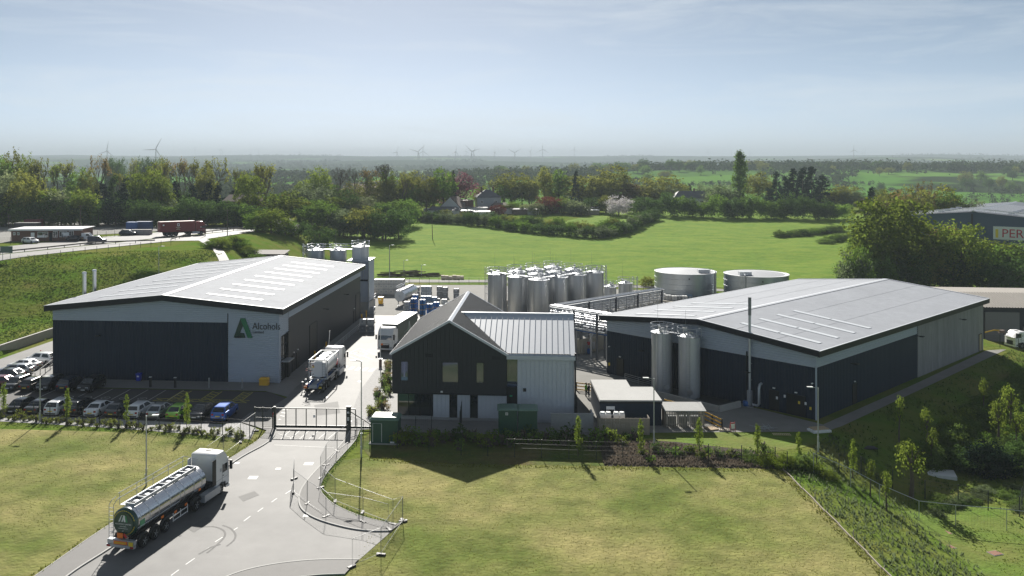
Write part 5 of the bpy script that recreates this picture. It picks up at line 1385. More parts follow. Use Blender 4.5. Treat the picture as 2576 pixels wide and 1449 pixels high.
def road_tanker():
 a, b = Vector((-26.97, 67.1, .02)), Vector((-24.25, 77.9, .02)); d = (b - a).normalized()
 t = thing("tanker_lorry", "polished steel tanker lorry with green tail and white cab on the access road", "lorry", a - d * 1.35, math.atan2(d.y, d.x))
 zc, r = 2.12, 1.08
 br = barrel(t, .62, 10.1, r, zc, m_mirror)
 for x in (1.1, 2.2, 3.4, 4.9, 6.3, 6.9, 8.3, 9.5): hoop(t, x, r, zc, m_steel)
 n = 32
 tail = MB().ring([[(x, q * math.cos(2 * math.pi * j / n), zc + q * math.sin(2 * math.pi * j / n)) for j in range(n)] for x, q in ((.74, r + .012), (.60, r + .012), (.48, r * .84), (.40, r * .5), (.36, .02))], False).out("tail_dome", m_tgreen, t, 60)
 nn = 30
 for j in range(nn):
  if 14 <= j <= 15: continue
  a0, a1 = 2 * math.pi * (j + .12) / nn, 2 * math.pi * (j + .88) / nn
  MB().ring([[(.505, q * math.cos(a_), zc + q * math.sin(a_)) for q, a_ in ((.93, a0), (.93, a1), (.88, a1), (.88, a0))], [(.47, q * math.cos(a_), zc + q * math.sin(a_)) for q, a_ in ((.93, a0), (.93, a1), (.88, a1), (.88, a0))]], True).out("reflective_dash", m_plate_y, tail)
 # emblem and lettering stand on a flat round plate
 plate = disc("name_plate", .84, .40, zc, m_tgreen, t, .06)
 def em(pts, m): MB().ring([[(.338, -x, zc + z) for x, z in pts], [(.325, -x, zc + z) for x, z in pts]], True).out("emblem_stroke", m, plate)
 pale = mat("emblem_grey", (.62, .66, .66), .5)
 em([(-.42, .12), (-.28, .12), (-.12, .55), (-.02, .62), (-.16, .62)], pale); em([(-.16, .12), (-.02, .12), (.06, .38), (-.02, .50)], pale); em([(.0, .62), (.14, .62), (.22, .12), (.08, .12)], m_white); em([(.16, .62), (.26, .58), (.40, .12), (.26, .12)], mat("emblem_green", (.06, .30, .12), .5))
 for body, sz, z in (("ALCOHOLS LIMITED", .155, -.10), ("01279 658464", .10, -.27), ("www.alcohols.co.uk", .10, -.41), ("ALT", .11, -.62)):
  o = text_mesh(body, sz, "lettering", m_white, plate, Matrix(), .004)
  wdt = max(v.co.x for v in o.data.vertices)
  o.matrix_local = Matrix.Translation((.332, wdt / 2, zc + z)) @ REAR
 topway(t, 1.2, 9.7, zc + r - .05)
 for s in (-1, 1):
  MB().box(.5, 9.4, s * .5 - .06, s * .5 + .06, .85, 1.12).out("frame_rail", m_chassis, t)
  MB().cyl((.6, s * (r + .02), zc - .35), (6.0, s * (r + .02), zc - .35), .035, n=6).out("hose_tube", m_galv, t)
 MB().box(1.0, 8.0, -.75, .75, 1.0, 1.25).out("cradle", m_chassis, t)
 trailer_axles(t, (1.35, 2.75, 4.15))
 MB().box(-.02, .25, -1.2, 1.2, .42, .62).out("rear_bumper", m_galv, t); MB().box(.02, .35, -1.15, 1.15, .64, .98).out("rear_box", m_galv, t)
 MB().box(-.05, -.01, -.62, .55, .68, .92).out("marker_board", m_orange, t); MB().box(-.06, -.05, -.52, .45, .74, .86).out("marker_stripe", m_yellow, t)
 MB().box(.22, .26, -.05, .45, 1.02, 1.42).out("hazard_plate", m_orange, t)
 MB().box(-.02, .0, -.24, .24, -.14, .14).xf(Matrix.Translation((.2, -.28, 1.25)) @ Matrix.Rotation(R(45), 4, 'X') @ Matrix.Scale(.75, 4)).out("hazard_diamond", m_red, t)
 MB().box(-.05, -.02, -1.12, -.75, .62, .92).out("number_plate", m_plate_y, t)
 for s in (-1, 1): MB().box(-.05, -.02, s * 1.02 - .14, s * 1.02 + .14, .45, .58).out("tail_light", m_tail, t)
 for z in [0.9 + .3 * i for i in range(9)]: MB().cyl((.18, .72, z), (.18, 1.12, z), .02, n=5).out("ladder_rung", m_galv, t)
 for y in (.72, 1.12): MB().tube([(.18, y, .6), (.18, y, 3.5), (.5, y, 3.75), (1.0, y, 3.85)], .025, 5).out("ladder_stile", m_galv, t)
 for z in (.55, .95): MB().box(5.0, 7.1, -1.24, -1.19, z, z + .06).out("side_guard", m_white, t); MB().box(5.0, 7.1, 1.19, 1.24, z, z + .06).out("side_guard", m_white, t)
 for x in (5.0, 6.05, 7.05): MB().box(x, x + .05, -1.235, -1.195, .5, 1.2).out("guard_post", m_white, t)
 for x, z in ((8.95, 1.55), (6.9, 1.05), (5.4, 1.0), (3.6, 1.3)): MB().box(x, x + .32, -1.1, -1.07, z, z + .2).out("hazard_plate", m_orange, t)
 MB().box(.9, 1.5, -1.10, -1.085, 1.7, 2.2).out("side_emblem", mat("emblem_side_green", (.10, .32, .16), .5), t)
 tractor(t, 8.55, m_white, tall=3.85, axles=(0, 1.3, 3.8))
 return t
road_tanker()
def isotank_lorry():
 a, b = P(785, 992, 0), P(838, 935, 0); d = EYS.copy()
 t = thing("tank_container_lorry", "lorry seen from behind carrying a white tank container past the gate", "lorry", a + VZ * .03 + EXS * .1, math.atan2(d.y, d.x) )
 for s in (-1, 1): MB().box(.2, 9.0, s * .5 - .07, s * .5 + .07, .9, 1.2).out("frame_rail", m_blue, t)
 for x in (.5, 1.1, 1.7, 2.4, 5, 8.2): MB().box(x, x + .14, -1.1, 1.1, 1.0, 1.16).out("cross_member", m_galv, t)
 for s in (-1, 1): MB().tube([(.05, s * .62, .9), (.3, s * .62, 1.2), (2.2, s * .62, 1.28)], .08, 6).out("blue_beam", mat("trailer_blue", (.015, .10, .38), .4), t)
 MB().box(0, .3, -1.22, 1.22, .52, .70).out("rear_bumper", m_chassis, t)
 MB().box(-.04, 0, .78, 1.18, .72, 1.02).out("hazard_plate", m_orange, t); MB().box(-.04, 0, -1.15, -.8, .72, .95).out("number_plate", m_plate_y, t)
 MB().box(.1, .3, -.55, .55, .7, 1.1).out("rear_panel", m_galv, t)
 trailer_axles(t, (1.0, 2.3, 3.6))
 x0, x1, z0, z1, w = 2.6, 8.6, 1.28, 3.85, 1.2
 for x in (x0, x1):
  for s in (-1, 1): MB().box(x - .07, x + .07, s * w - .07, s * w + .07, z0, z1).out("container_post", m_galv, t)
  for z in (z0 + .06, z1 - .06): MB().box(x - .065, x + .065, -w, w, z - .06, z + .06).out("container_beam", m_offw, t)
 for s in (-1, 1):
  for z in (z0 + .06, z1 - .06): MB().box(x0, x1, s * w - .05, s * w + .05, z - .055, z + .055).out("container_rail", m_offw, t)
 bt = barrel(t, x0 + .25, x1 - .25, 1.14, 2.58, m_white, "tank_barrel", .12)
 MB().box(x0 + .1, x0 + .16, -1.0, 1.0, 1.62, 3.5).out("end_panel", m_white, t)
 ep = t.children[-1]
 for y0, y1, z, h_, m_ in ((.15, .95, 3.30, .06, m_black), (.25, .5, 3.16, .05, m_black), (.35, .85, 3.0, .04, m_black), (-.2, .0, 3.0, .04, m_black), (.6, .85, 2.9, .04, m_black), (.6, .85, 2.8, .04, m_black), (.1, .85, 2.7, .04, m_black), (.05, .62, 2.50, .10, m_black), (-.1, .04, 2.50, .10, m_red), (.2, .72, 2.32, .12, m_black), (-.2, .1, 2.30, .05, m_red), (.3, .6, 2.16, .05, m_red), (.75, .9, 1.78, .13, m_black), (-.1, -.02, 1.78, .08, m_black)):
  MB().box(x0 + .085, x0 + .1, y0, y1, z, z + h_).out("stencil_line", m_, ep)
 MB().box(x0 + .08, x0 + .1, .55, .95, 2.75, 2.95).out("caution_label", m_plate_y, t); MB().box(x0 + .07, x0 + .08, .62, .82, 2.97, 3.15).out("caution_label", m_red, t)
 ladder(0, 0, 1.65, 3.7, .4, VY).xf(Matrix.Translation((x0 + .02, -.75, 0))).out("ladder", m_galv, t)
 for i in range(3): MB().box(x0 + .8 + i * 1.7, x0 + 1.9 + i * 1.7, -.5, .6, 3.70, 3.74).out("top_plate", m_offw, t)
 for z in (.6, .95): MB().box(4.6, 6.6, -1.2, -1.16, z, z + .2).out("side_guard", m_galv, t)
 MB().box(x1 + .2, x1 + .45, -1.22, -.9, 1.8, 2.6).out("fire_box", m_red, t)
 tractor(t, 7.6, m_white, tall=3.75, axles=(0, 1.3, 4.1), deflector=False)
 return t
isotank_lorry()
def curtain_lorry():
 f = Vector((-14.9, 136.6, .03)); r_ = Vector((-11.9, 151.0, .03)); d = (f - r_).normalized(); L = 14.6
 t = thing("curtain_side_lorry", "white-cabbed lorry with grey-green curtain trailer facing the camera in the yard", "lorry", f - d * L, math.atan2(d.y, d.x))
 m_cur = mat("curtain_green_grey", (.085, .105, .085), .6, var=.12, scale=.8)
 x0, x1 = .1, 11.9
 MB().box(x0, x1, -1.24, 1.24, 1.1, 1.3).out("load_bed", m_chassis, t)
 for s in (-1, 1):
  k = 22
  pts = []
  for i in range(k + 1): pts.append((x0 + (x1 - x0) * i / k, s * (1.25 + .02 * (i % 2))))
  mb = MB(); mb.ring([[(x, y, 1.02) for x, y in pts], [(x, y, 3.93) for x, y in pts]], False, closed=False)
  cu = mb.out("side_curtain", m_cur, t)
  for i in range(16): MB().box(x0 + .5 + i * .72, x0 + .56 + i * .72, s * 1.28 - .01, s * 1.28 + .01, 1.0, 1.75).out("strap", m_galv, cu)
  if s > 0:
   for q, m in (([(4.6, 2.0), (4.9, 2.0), (5.3, 3.3), (5.0, 3.3)], m_offw), ([(5.35, 3.3), (5.65, 3.3), (6.2, 2.0), (5.9, 2.0)], mat("curtain_emblem", (.30, .40, .32), .6))):
    MB().ring([[(x, 1.285, z) for x, z in q], [(x, 1.30, z) for x, z in q]], True).out("emblem_stroke", m, cu)
   o = text_mesh("ALCOHOLS LIMITED", .42, "lettering", MATS["curtain_emblem"], cu, Matrix.Translation((8.3, 1.29, 1.9)) @ Matrix.Rotation(R(180), 4, 'Z') @ UPRIGHT, .004)
 MB().box(x0, x1, -1.26, 1.26, 3.93, 4.0).out("roof_sheet", m_white, t); MB().box(x1 - .06, x1, -1.24, 1.24, 1.3, 3.93).out("head_board", m_cur, t); MB().box(x0, x0 + .06, -1.24, 1.24, 1.3, 3.93).out("rear_doors", m_offw, t)
 trailer_axles(t, (1.5, 2.8, 4.1))
 for s in (-1, 1):
  for z in (.55, .85): MB().box(5.4, 8.2, s * 1.2 - .02, s * 1.2 + .02, z, z + .1).out("side_guard", m_white, t)
 xf = tractor(t, 9.6, m_white, tall=3.7, axles=(0, 3.55))
 MB().box(xf + .05, xf + .07, -.68, -.30, 1.1, 1.38).out("hazard_plate", m_orange, t)
 MB().box(xf + .05, xf + .065, -.28, .65, 1.16, 1.30).out("badge_bar", m_white, t)
 return t
curtain_lorry()
def tank_trailer():
 a = P(1006, 771); d = Vector((.21, .97, 0)).normalized()
 t = thing("tank_trailer", "uncoupled white-fronted tank trailer parked in the yard by the blue drums", "trailer", a - d * .3, math.atan2(d.y, d.x))
 zc, r = 2.15, 1.13
 barrel(t, .2, 9.8, r, zc, m_steel, dish=.12)
 e = disc("white_end", 1.08, .08, zc, m_offw, t, .05)
 MB().lathe([(.2, 0), (.2, .1)], 12).xf(Matrix.Translation((.03, .0, zc + .05)) @ Matrix.Rotation(R(90), 4, 'Y')).out("end_hatch", m_galv, e)
 for x in (1.5, 3.2, 5, 6.8, 8.4): hoop(t, x, r, zc, m_galv)
 topway(t, .6, 9.2, zc + r - .05)
 for s in (-1, 1):
  MB().box(.5, 9.4, s * .5 - .06, s * .5 + .06, .9, 1.15).out("frame_rail", m_chassis, t)
  MB().box(1.4, 1.55, s * .7 - .07, s * .7 + .07, .06, 1.2).out("landing_leg", m_galv, t); MB().box(1.3, 1.65, s * .7 - .15, s * .7 + .15, 0, .06).out("leg_foot", m_galv, t)
 trailer_axles(t, (6.2, 7.5, 8.8))
 return t
tank_trailer()
def red_lorry():
 Y = 243; a = Vector((XU(400, Y - 3), Y - 3, 0)); b = Vector((XU(512, Y + 4), Y + 4, 0)); d = (b - a).normalized()
 a.z = gz(a.x, a.y) + .1
 t = thing("box_lorry", "red articulated box lorry driving along the raised road", "lorry", a, math.atan2(d.y, d.x))
 m_r = mat("lorry_red", (.20, .010, .015), .4, coat=.3)
 MB().box(0, 9.6, -1.25, 1.25, 1.15, 4.0).out("box_body", m_r, t); MB().box(-.01, 9.62, -1.26, 1.26, 4.0, 4.05).out("roof_sheet", mat("pale_red_roof", (.62, .45, .44), .5), t)
 bx = t.children[0]
 MB().box(4.6, 5.25, -1.275, -1.255, 2.7, 3.5).out("side_logo", m_white, bx); MB().box(4.75, 5.1, -1.28, -1.275, 2.9, 3.3).out("logo_mark", m_r, bx)
 for z, w_ in ((2.35, 1.3), (2.1, .7), (1.75, 1.1)): MB().box(4.9 - w_ / 2, 4.9 + w_ / 2, -1.27, -1.255, z, z + .12).out("side_lettering", mat("lettering_yellow_white", (.55, .50, .35), .5), bx)
 MB().box(.7, 1.1, -1.27, -1.255, 2.9, 3.3).out("side_logo", m_white, bx)
 MB().box(1, 9, -.5, .5, .8, 1.15).out("chassis", m_chassis, t)
 trailer_axles(t, (1.8, 3.1, 4.4))
 tractor(t, 8.0, m_r, tall=3.8, axles=(0, 3.3))
 return t
red_lorry()
def panel_van(label, loc, rz, pm, L=4.4, h=1.85, group=None):
 t = thing("van", label, "van", loc, rz, group); w = .9; h2 = L / 2
 pts = [(-h2, .3), (-h2, h - .1), (-h2 + .12, h), (h2 - 1.75, h), (h2 - 1.0, 1.15), (h2 - .1, .95), (h2, .6), (h2, .3)]
 b = MB().ring([[(x * .985, -w, z if z < 1 else z - .05) for x, z in pts], [(x, -w + .1, z) for x, z in pts], [(x, w - .1, z) for x, z in pts], [(x * .985, w, z if z < 1 else z - .05) for x, z in pts]], True).out("body", pm, t, 40)
 a, c = Vector((h2 - 1.72, 0, h - .03)), Vector((h2 - 1.02, 0, 1.18)); n = Vector((c.z - a.z, 0, a.x - c.x)).normalized() * -1
 q = [a + n * .012 + VY * -.75, a + n * .012 + VY * .75, c + n * .012 + VY * .8, c + n * .012 - VY * .8]
 MB().ring([[p - n * .03 for p in q], q], True).out("windscreen", m_glass, b)
 for s in (-1, 1):
  MB().ring([[(x, s * (w + .004), z) for x, z in ((h2 - 2.35, 1.15), (h2 - 1.25, 1.15), (h2 - 1.72, h - .22), (h2 - 2.35, h - .22))], [(x, s * (w - .03), z) for x, z in ((h2 - 2.35, 1.15), (h2 - 1.25, 1.15), (h2 - 1.72, h - .22), (h2 - 2.35, h - .22))]], True).out("side_window", m_glass, b)
  for x in (h2 - .85, -h2 + .85): wheel(t, x, s * (w - .1), .325, CAR_W, s > 0)
  MB().box(h2 - .15, h2 - .01, s * .62 - .15, s * .62 + .15, .66, .84).out("headlight", m_head, t)
  MB().box(-h2 - .01, -h2 + .05, s * .8 - .06, s * .8 + .06, .8, 1.3).out("tail_light", m_tail, t)
 return t
def onroad(u, v, Y):
 x = XU(u, Y); return Vector((x, Y, gz(x, Y) + .1))
panel_van("dark blue van driving on the raised road left of the red lorry", onroad(245, 0, 219), R(18), p_navy, 4.5, 1.85)
panel_van("white van parked by the flat-roofed brick office", onroad(220, 0, 228), R(10), p_white, 4.4, 1.9)
car("suv", "white pickup-like four-wheel drive outside the brick office", onroad(205, 0, 236), R(8), p_white, "cars by the brick office")
car("hatch", "dark hatchback between brick office and raised road", onroad(187, 0, 226), R(185), p_brown, "cars by the brick office")
car("estate", "white estate with roof box parked left of the brick office fence", onroad(76, 0, 219), R(-25), p_white, "cars by the brick office")
car("estate", "dark estate parked in the trading yard behind the red lorry", onroad(322, 0, 244), R(5), p_dgrey, "cars by the brick office")
def tipper():
 x, Y = XU(2532, 150), 150
 t = thing("skip_lorry", "white-cabbed skip lorry in the neighbouring yard at the right edge", "lorry", (x + 5.6, Y, gz(x, Y)), math.pi + R(8))
 tractor(t, 1.0, m_white, tall=2.9, axles=(0, 3.2), deflector=False)
 MB().box(-3.5, 2.4, -1.1, 1.1, 1.0, 1.3).out("flat_bed", m_chassis, t)
 for s in (-1, 1): MB().tube([(2.2, s * .9, 1.2), (1.4, s * .9, 2.9), (-.4, s * .9, 3.2), (-1.0, s * .9, 2.4)], .12, 6).out("lifting_arm", m_red, t)
 return t
tipper()
# ---------------------------------------------------------------- yard stock: bulk containers, drums, pallets
def ibc_parts():
 pal = MB()
 for y in (-.45, 0, .45): pal.box(-.58, .58, y - .06, y + .06, 0, .13)
 pal.box(-.6, .6, -.5, .5, .13, .16)
 tank = MB(); q = [(-.55, -.45), (.55, -.45), (.55, .45), (-.55, .45)]
 tank.ring([[(x * .96, y * .96, .17) for x, y in q], [(x, y, .25) for x, y in q], [(x, y, 1.02) for x, y in q], [(x * .9, y * .9, 1.10) for x, y in q]], True)
 tank.lathe([(.11, 1.1), (.11, 1.15)], 10)
 cage = MB()
 for z in (.2, .42, .64, .86, 1.06):
  for s in (-1, 1): cage.box(-.59, .59, s * .49 - .012, s * .49 + .012, z - .012, z + .012); cage.box(s * .59 - .012, s * .59 + .012, -.49, .49, z - .012, z + .012)
 for i in range(8):
  for s in (-1, 1): cage.box(-.59 + i * .1686 - .007, -.59 + i * .1686 + .007, s * .50 - .012, s * .50 + .012, .17, 1.1); cage.box(s * .60 - .012, s * .60 + .012, -.49 + i * .14 - .007, -.49 + i * .14 + .007, .17, 1.1)
 lab = MB().box(-.16, .16, -.515, -.505, .55, .85)
 return pal.mesh("pallet", m_galv), tank.mesh("tank", m_white), cage.mesh("cage", m_wire), lab.mesh("label_plate", m_galv)
IBC = ibc_parts()
m_ibcw = mat("white_plastic", (.82, .82, .80), .45, var=.08, scale=2); m_ibcb = mat("blue_translucent_plastic", (.20, .34, .46), .4); m_ibcg = mat("grey_plastic", (.30, .32, .34), .5); m_ibck = mat("black_plastic", (.03, .035, .04), .5)
def ibc(label, loc, rz=SITE, m=None, group="bulk containers in the yard"):
 t = thing("bulk_container", label, "container", loc, rz, group)
 inst("pallet", IBC[0], t); inst("tank", IBC[1], t, mat=m or m_ibcw); inst("cage", IBC[2], t); inst("label_plate", IBC[3], t)
 return t
tier = ["bottom", "middle", "top"]
for r_ in range(2):
 for c in range(6):
  for z in range(3):
   if r_ == 1 and z < 2: continue
   if c == 0 and r_ == 0 and z == 0 and False: continue
   p = P(946.5 + 12.45 * c, 741.5) + EYS * (.5 + 1.15 * r_); p.z = .03 + 1.16 * z
   ibc(f"white caged container, {tier[z]} of the {ORD[c]} stack, {'front' if r_ == 0 else 'rear'} row of container wall" , p)
# supports of the rear row are out of sight but carry it
for c in range(6):
 for z in range(2):
  p = P(946.5 + 12.45 * c, 741.5) + EYS * (.5 + 1.15); p.z = .03 + 1.16 * z
  ibc(f"white caged container, {tier[z]} of the {ORD[c]} stack, rear row of container wall", p)
for c in range(2):
 for z in range(2):
  p = P(912 + 19.2 * c, 836) + EYS * .5; p.z = .03 + 1.16 * z
  ibc(f"{'upper' if z else 'lower'} {'right' if c else 'left'} container of four stacked by the warehouse guide rail", p, SITE + R(3 if c else -2), m_ibcg if not z else m_ibcw)
STK = [  # u, v, tiers, material, wording
 (1024, 787, 2, m_ibcw, "pale container stack left of the blue drums"), (1066, 772, 2, m_ibcb, "blue-tinted container stack behind the blue drums, left"), (1079, 772, 2, m_ibcb, "blue-tinted container stack behind the blue drums, middle"), (1093, 775, 2, m_ibcb, "blue-tinted container stack behind the blue drums, right"),
 (1066, 760, 3, m_ibcw, "tall white stack behind the blue-tinted containers, left"), (1079, 760, 3, m_ibcw, "tall white stack behind the blue-tinted containers, right"), (1036, 747, 2, m_ibcg, "grey stack behind the parked tank trailer, left"), (1049, 747, 2, m_ibcg, "grey stack behind the parked tank trailer, right"),
 (1106, 746, 2, m_ibcg, "grey stack in mid yard, left"), (1120, 748, 2, m_ibcg, "grey stack in mid yard, right"), (1148, 752, 2, m_ibcg, "grey stack left of the black containers"), (1164, 757, 1, m_ibck, "black container before the back fence, left"), (1177, 757, 1, m_ibck, "black container before the back fence, middle"), (1191, 758, 1, m_ibck, "black container before the back fence, right"),
 (1112, 782, 1, m_ibcw, "white container just behind the office ridge, left"), (1127, 777, 1, m_ibcw, "white container just behind the office ridge, middle"), (1140, 772, 1, m_ibcw, "white container just behind the office ridge, right"), (1100, 764, 1, m_ibcg, "grey container beside the blue-tinted stack"), (1118, 766, 1, m_ibcw, "white container beside the blue-tinted stack"),
 (1668, 752, 1, m_ibcw, "white container before the left round tank, first from left"), (1681, 755, 1, m_ibcw, "white container before the left round tank, second from left"), (1696, 757, 1, m_ibcw, "white container before the left round tank, third from left"), (1709, 757, 1, m_ibcg, "grey container before the left round tank, fourth from left"), (1722, 757, 1, m_ibcw, "white container before the left round tank, fifth from left"), (1735, 755, 1, m_ibcb, "bluish container before the left round tank, sixth from left")]
for u, v, n, m, lab in STK:
 for z in range(n):
  p = P(u, v); p.z = .03 + 1.16 * z
  ibc((f"{tier[2] if z == n - 1 else tier[z]} one of the " if n > 1 else "") + lab, p, SITE + R(random.uniform(-4, 4)), m)
DRUM = MB().lathe([(.27, 0), (.29, .02), (.29, .28), (.305, .30), (.29, .32), (.29, .58), (.305, .60), (.29, .62), (.29, .86), (.28, .88), (.26, .87), (.02, .87)], 14).mesh("shell", m_drum, 40)
CAP = MB().lathe([(.25, .872), (.25, .885), (.02, .885)], 14).mesh("lid", m_offw)
PALLET = MB()
for y in (-.5, 0, .5): PALLET.box(-.6, .6, y - .05, y + .05, 0, .1)
for i in range(6): PALLET.box(-.6 + i * .21, -.45 + i * .21, -.6, .6, .1, .13)
PALLET = PALLET.mesh("deck", m_pallet)
def pallet(label, loc, rz=0, group="wooden pallets", m=None):
 t = thing("pallet", label, "pallet", loc, rz, group); inst("deck", PALLET, t, mat=m); return t
dn = 0
for gi, (u, v, n, word) in enumerate([(1041, 790, 3, "left"), (1063, 793, 3, "middle"), (1081, 790, 2, "right"), (1098, 786, 2, "far right"), (1045, 779, 3, "rear left")]):
 c = P(u, v)
 for z in range(n):
  pallet(f"pallet under the {tier[z] if n == 3 else ('top' if z else 'bottom')} tier of the {word} blue drum stack", c + VZ * (.03 + z * 1.03), SITE)
  for q, (dx, dy) in enumerate(((-.3, -.3), (.3, -.3), (-.3, .3), (.3, .3))):
   dn += 1
   t = thing("steel_drum", f"blue drum, {('near left', 'near right', 'far left', 'far right')[q]} on the {('bottom', 'middle', 'top')[z]} pallet of the {word} drum stack", "drum", c + EXS * dx + EYS * dy + VZ * (.165 + z * 1.03), SITE, "blue drums in the yard")
   inst("shell", DRUM, t); inst("lid", CAP, t)
for i in range(4): pallet(f"wooden pallet, {ORD[i]} from the ground in the pile by the plant tower", P(935, 744) + VZ * (.05 + .14 * i), SITE)
for i in range(6):
 p = P(1114 + 9.6 * i, 703 - .3 * (i % 2)); p.z = gz(p.x, p.y) + .07
 t = thing("timber_crate", f"pale block stack, {ORD[i]} from the left beyond the back fence", "stack", p, R(8), "pale stacks beyond the back fence")
 MB().box(-.48, .48, -.5, .5, 0, .14).out("pallet", m_pallet, t); MB().box(-.45, .45, -.46, .46, .14, 1.0 - .1 * (i % 3)).out("load", mat("pale_block", (.55, .47, .36), .8, var=.15, scale=1), t)
def wheelie(label, loc, m, h=1.2, w=.7):
 t = thing("wheeled_bin", label, "bin", loc, SITE)
 MB().ring([[(-w * .4, -w * .4, .1), (w * .4, -w * .4, .1), (w * .4, w * .4, .1), (-w * .4, w * .4, .1)], [(-w / 2, -w / 2, h - .15), (w / 2, -w / 2, h - .15), (w / 2, w / 2, h - .15), (-w / 2, w / 2, h - .15)]], True).out("body", m, t)
 MB().box(-w / 2 - .03, w / 2 + .03, -w / 2 - .03, w / 2 + .03, h - .15, h - .05).out("lid", m, t)
 for s in (-1, 1): MB().cyl((s * w * .42, w * .3, .1), (s * w * .5, w * .3, .1), .1, n=10).out("wheel", m_tyre, t)
 MB().box(-.14, .14, -w / 2 - .012, -w / 2 + .03, h * .55, h * .72).out("label_plate", m_white, t)
wheelie("yellow wheeled bin beside the plant tower", P(958, 765), m_yellow, 1.6, 1.05)
wheelie("blue wheeled bin against the dark front of the sign warehouse", L2W(BL, 12.7, -.7) + VZ * .1, mat("bin_blue", (.01, .035, .42), .4), 1.15, .62)
for i, x in enumerate((8.3, 15.7, 19.1)):
 t = thing("charging_post", f"black car charging post, {ORD[i]} from the left before the sign warehouse", "charging post", L2W(BL, x, -3.6) + VZ * .1, SITE, "charging posts")
 MB().box(-.13, .13, -.1, .1, 0, 1.3).out("body", m_black, t); MB().box(-.16, .16, -.13, .13, 1.3, 1.37).out("cap", m_offw, t); MB().tube([(0, -.12, .9), (.1, -.2, .5), (0, -.12, .25)], .025, 5).out("cable", m_black, t)
for i, x in enumerate((24.9, 29.4)):
 t = thing("bollard", f"silver bollard, {'left' if i == 0 else 'right'} of the two at the warehouse corner", "bollard", L2W(BL, x - 1.3, -3.3) + VZ * .1, 0, "silver bollards")
 MB().cyl((0, 0, 0), (0, 0, 1.25), .11, n=12).out("post", m_steel, t); MB().lathe([(.11, 1.25), (.08, 1.31), (.01, 1.33)], 12).out("cap", m_steel, t)
t = thing("grit_bin", "yellow grit bin at the corner of the sign warehouse", "bin", L2W(BL, 30.4, -1.2) + VZ * .1, SITE)
MB().box(-.6, .6, -.4, .4, 0, .8).out("body", m_yellow, t); MB().ring([[(-.65, -.45, .8), (.65, -.45, .8), (.65, .45, .8), (-.65, .45, .8)], [(-.5, -.3, 1.0), (.5, -.3, 1.0), (.5, .3, 1.0), (-.5, .3, 1.0)]], True).out("lid", m_yellow, t)
for i, x in enumerate((13.6, 20.3, 46.2, 50.2)):
 t = thing("guard_post", f"yellow guard post, {ORD[i]} along the east side of the sign warehouse", "post", L2W(BL, 33.2, x) + VZ * .1, 0, "yellow guard posts")
 MB().cyl((0, 0, 0), (0, 0, 1.45), .13, n=10).out("post", m_yellow, t); MB().lathe([(.16, 0), (.16, .06)], 10).out("foot", m_chassis, t)
for i, (u, v) in enumerate(((776, 985), (784, 978))):
 t = thing("bollard_light", f"{('nearer', 'farther')[i]} low bollard light beside the tank container lorry", "bollard light", P(u - 15, v) + VZ * .1, 0, "low bollard lights")
 MB().cyl((0, 0, 0), (0, 0, 1.1), .06, n=8).out("post", m_galv, t); MB().lathe([(.16, 1.1), (.16, 1.18), (.05, 1.22)], 10).out("head", m_white, t)
def arm_barrier(label, loc, top, rz):
 t = thing("lift_barrier", label, "barrier", loc, rz)
 MB().box(-.2, .2, -.2, .2, 0, 1.15).out("housing", m_brick if False else m_tile, t); MB().box(-.28, .28, -.28, .28, 1.15, 1.22).out("housing_lid", m_offw, t)
 MB().box(-.05, .05, -.05, .05, 1.15, top).out("raised_arm", m_white, t)
arm_barrier("raised white barrier arm with brown housing in front of the curtain lorry", P(957, 923), 6.0, 0)
t = thing("lift_barrier", "raised white barrier arm behind the tank container lorry", "barrier", P(824, 917), 0); MB().box(-.15, .15, -.15, .15, 0, 1.1).out("housing", m_yellow, t); MB().cyl((0, 0, 1.1), (.35, 0, 5.0), .05, n=6).out("raised_arm", m_white, t)
# litter of the yard in front of the right warehouse
t = thing("sign_stand", "red and white warning board on a stand beside the yellow barrier", "sign", P(1843, 1086), R(10))
for s in (-1, 1): MB().tube([(s * .25, -.2, 0), (s * .25, 0, 1.15), (s * .25, .2, 0)], .025, 5).out("leg", m_red, t)
MB().box(-.26, .26, -.06, -.04, .35, 1.05).out("board", m_white, t); MB().box(-.26, .26, -.065, -.06, .9, 1.05).out("board_header", m_red, t)
t = thing("stacked_sheets", "stack of brown boards on white insulation at the corner of the right warehouse", "stack", P(2061, 1085), R(12))
MB().box(-1.1, 1.1, -.65, .65, 0, .22).out("insulation", m_white, t); MB().box(-.95, .95, -.5, .55, .22, .30).out("insulation", m_offw, t); MB().box(-.95, .9, -.5, .55, .305, .40).out("board", m_pallet, t)
pallet("flat wooden pallet lying right of the slatted store, left one", P(1790, 1080) + VZ * .03, R(20)); pallet("flat wooden pallet lying right of the slatted store, right one", P(1822, 1082) + VZ * .03, R(-12), m=m_wood)
t = thing("pallet_rack", "pale yellow fence panel lying on the grass by the warehouse corner", "panel", P(1968, 1096) + VZ * .04, R(-4))
for y in (0, .55): MB().box(-.95, .95, y, y + .07, 0, .05).out("rail", mat("pale_yellow", (.55, .48, .25), .6), t)
for i in range(10): MB().box(-.93 + i * .2, -.85 + i * .2, .07, .55, .005, .045).out("bar", MATS["pale_yellow"], t)
t = thing("scrap_heap", "small heap of loose metal strips on the concrete by the warehouse corner", "scrap", P(1925, 1083), 0)
rs = random.Random(4)
for i in range(26):
 a = rs.uniform(0, 6.28); q = Vector((rs.uniform(-.9, .9), rs.uniform(-.5, .5), rs.uniform(.02, .35))); MB().cyl(q, q + Vector((math.cos(a) * .9, math.sin(a) * .5, rs.uniform(-.02, .3))), .02, n=4).out("strip", m_galv, t)
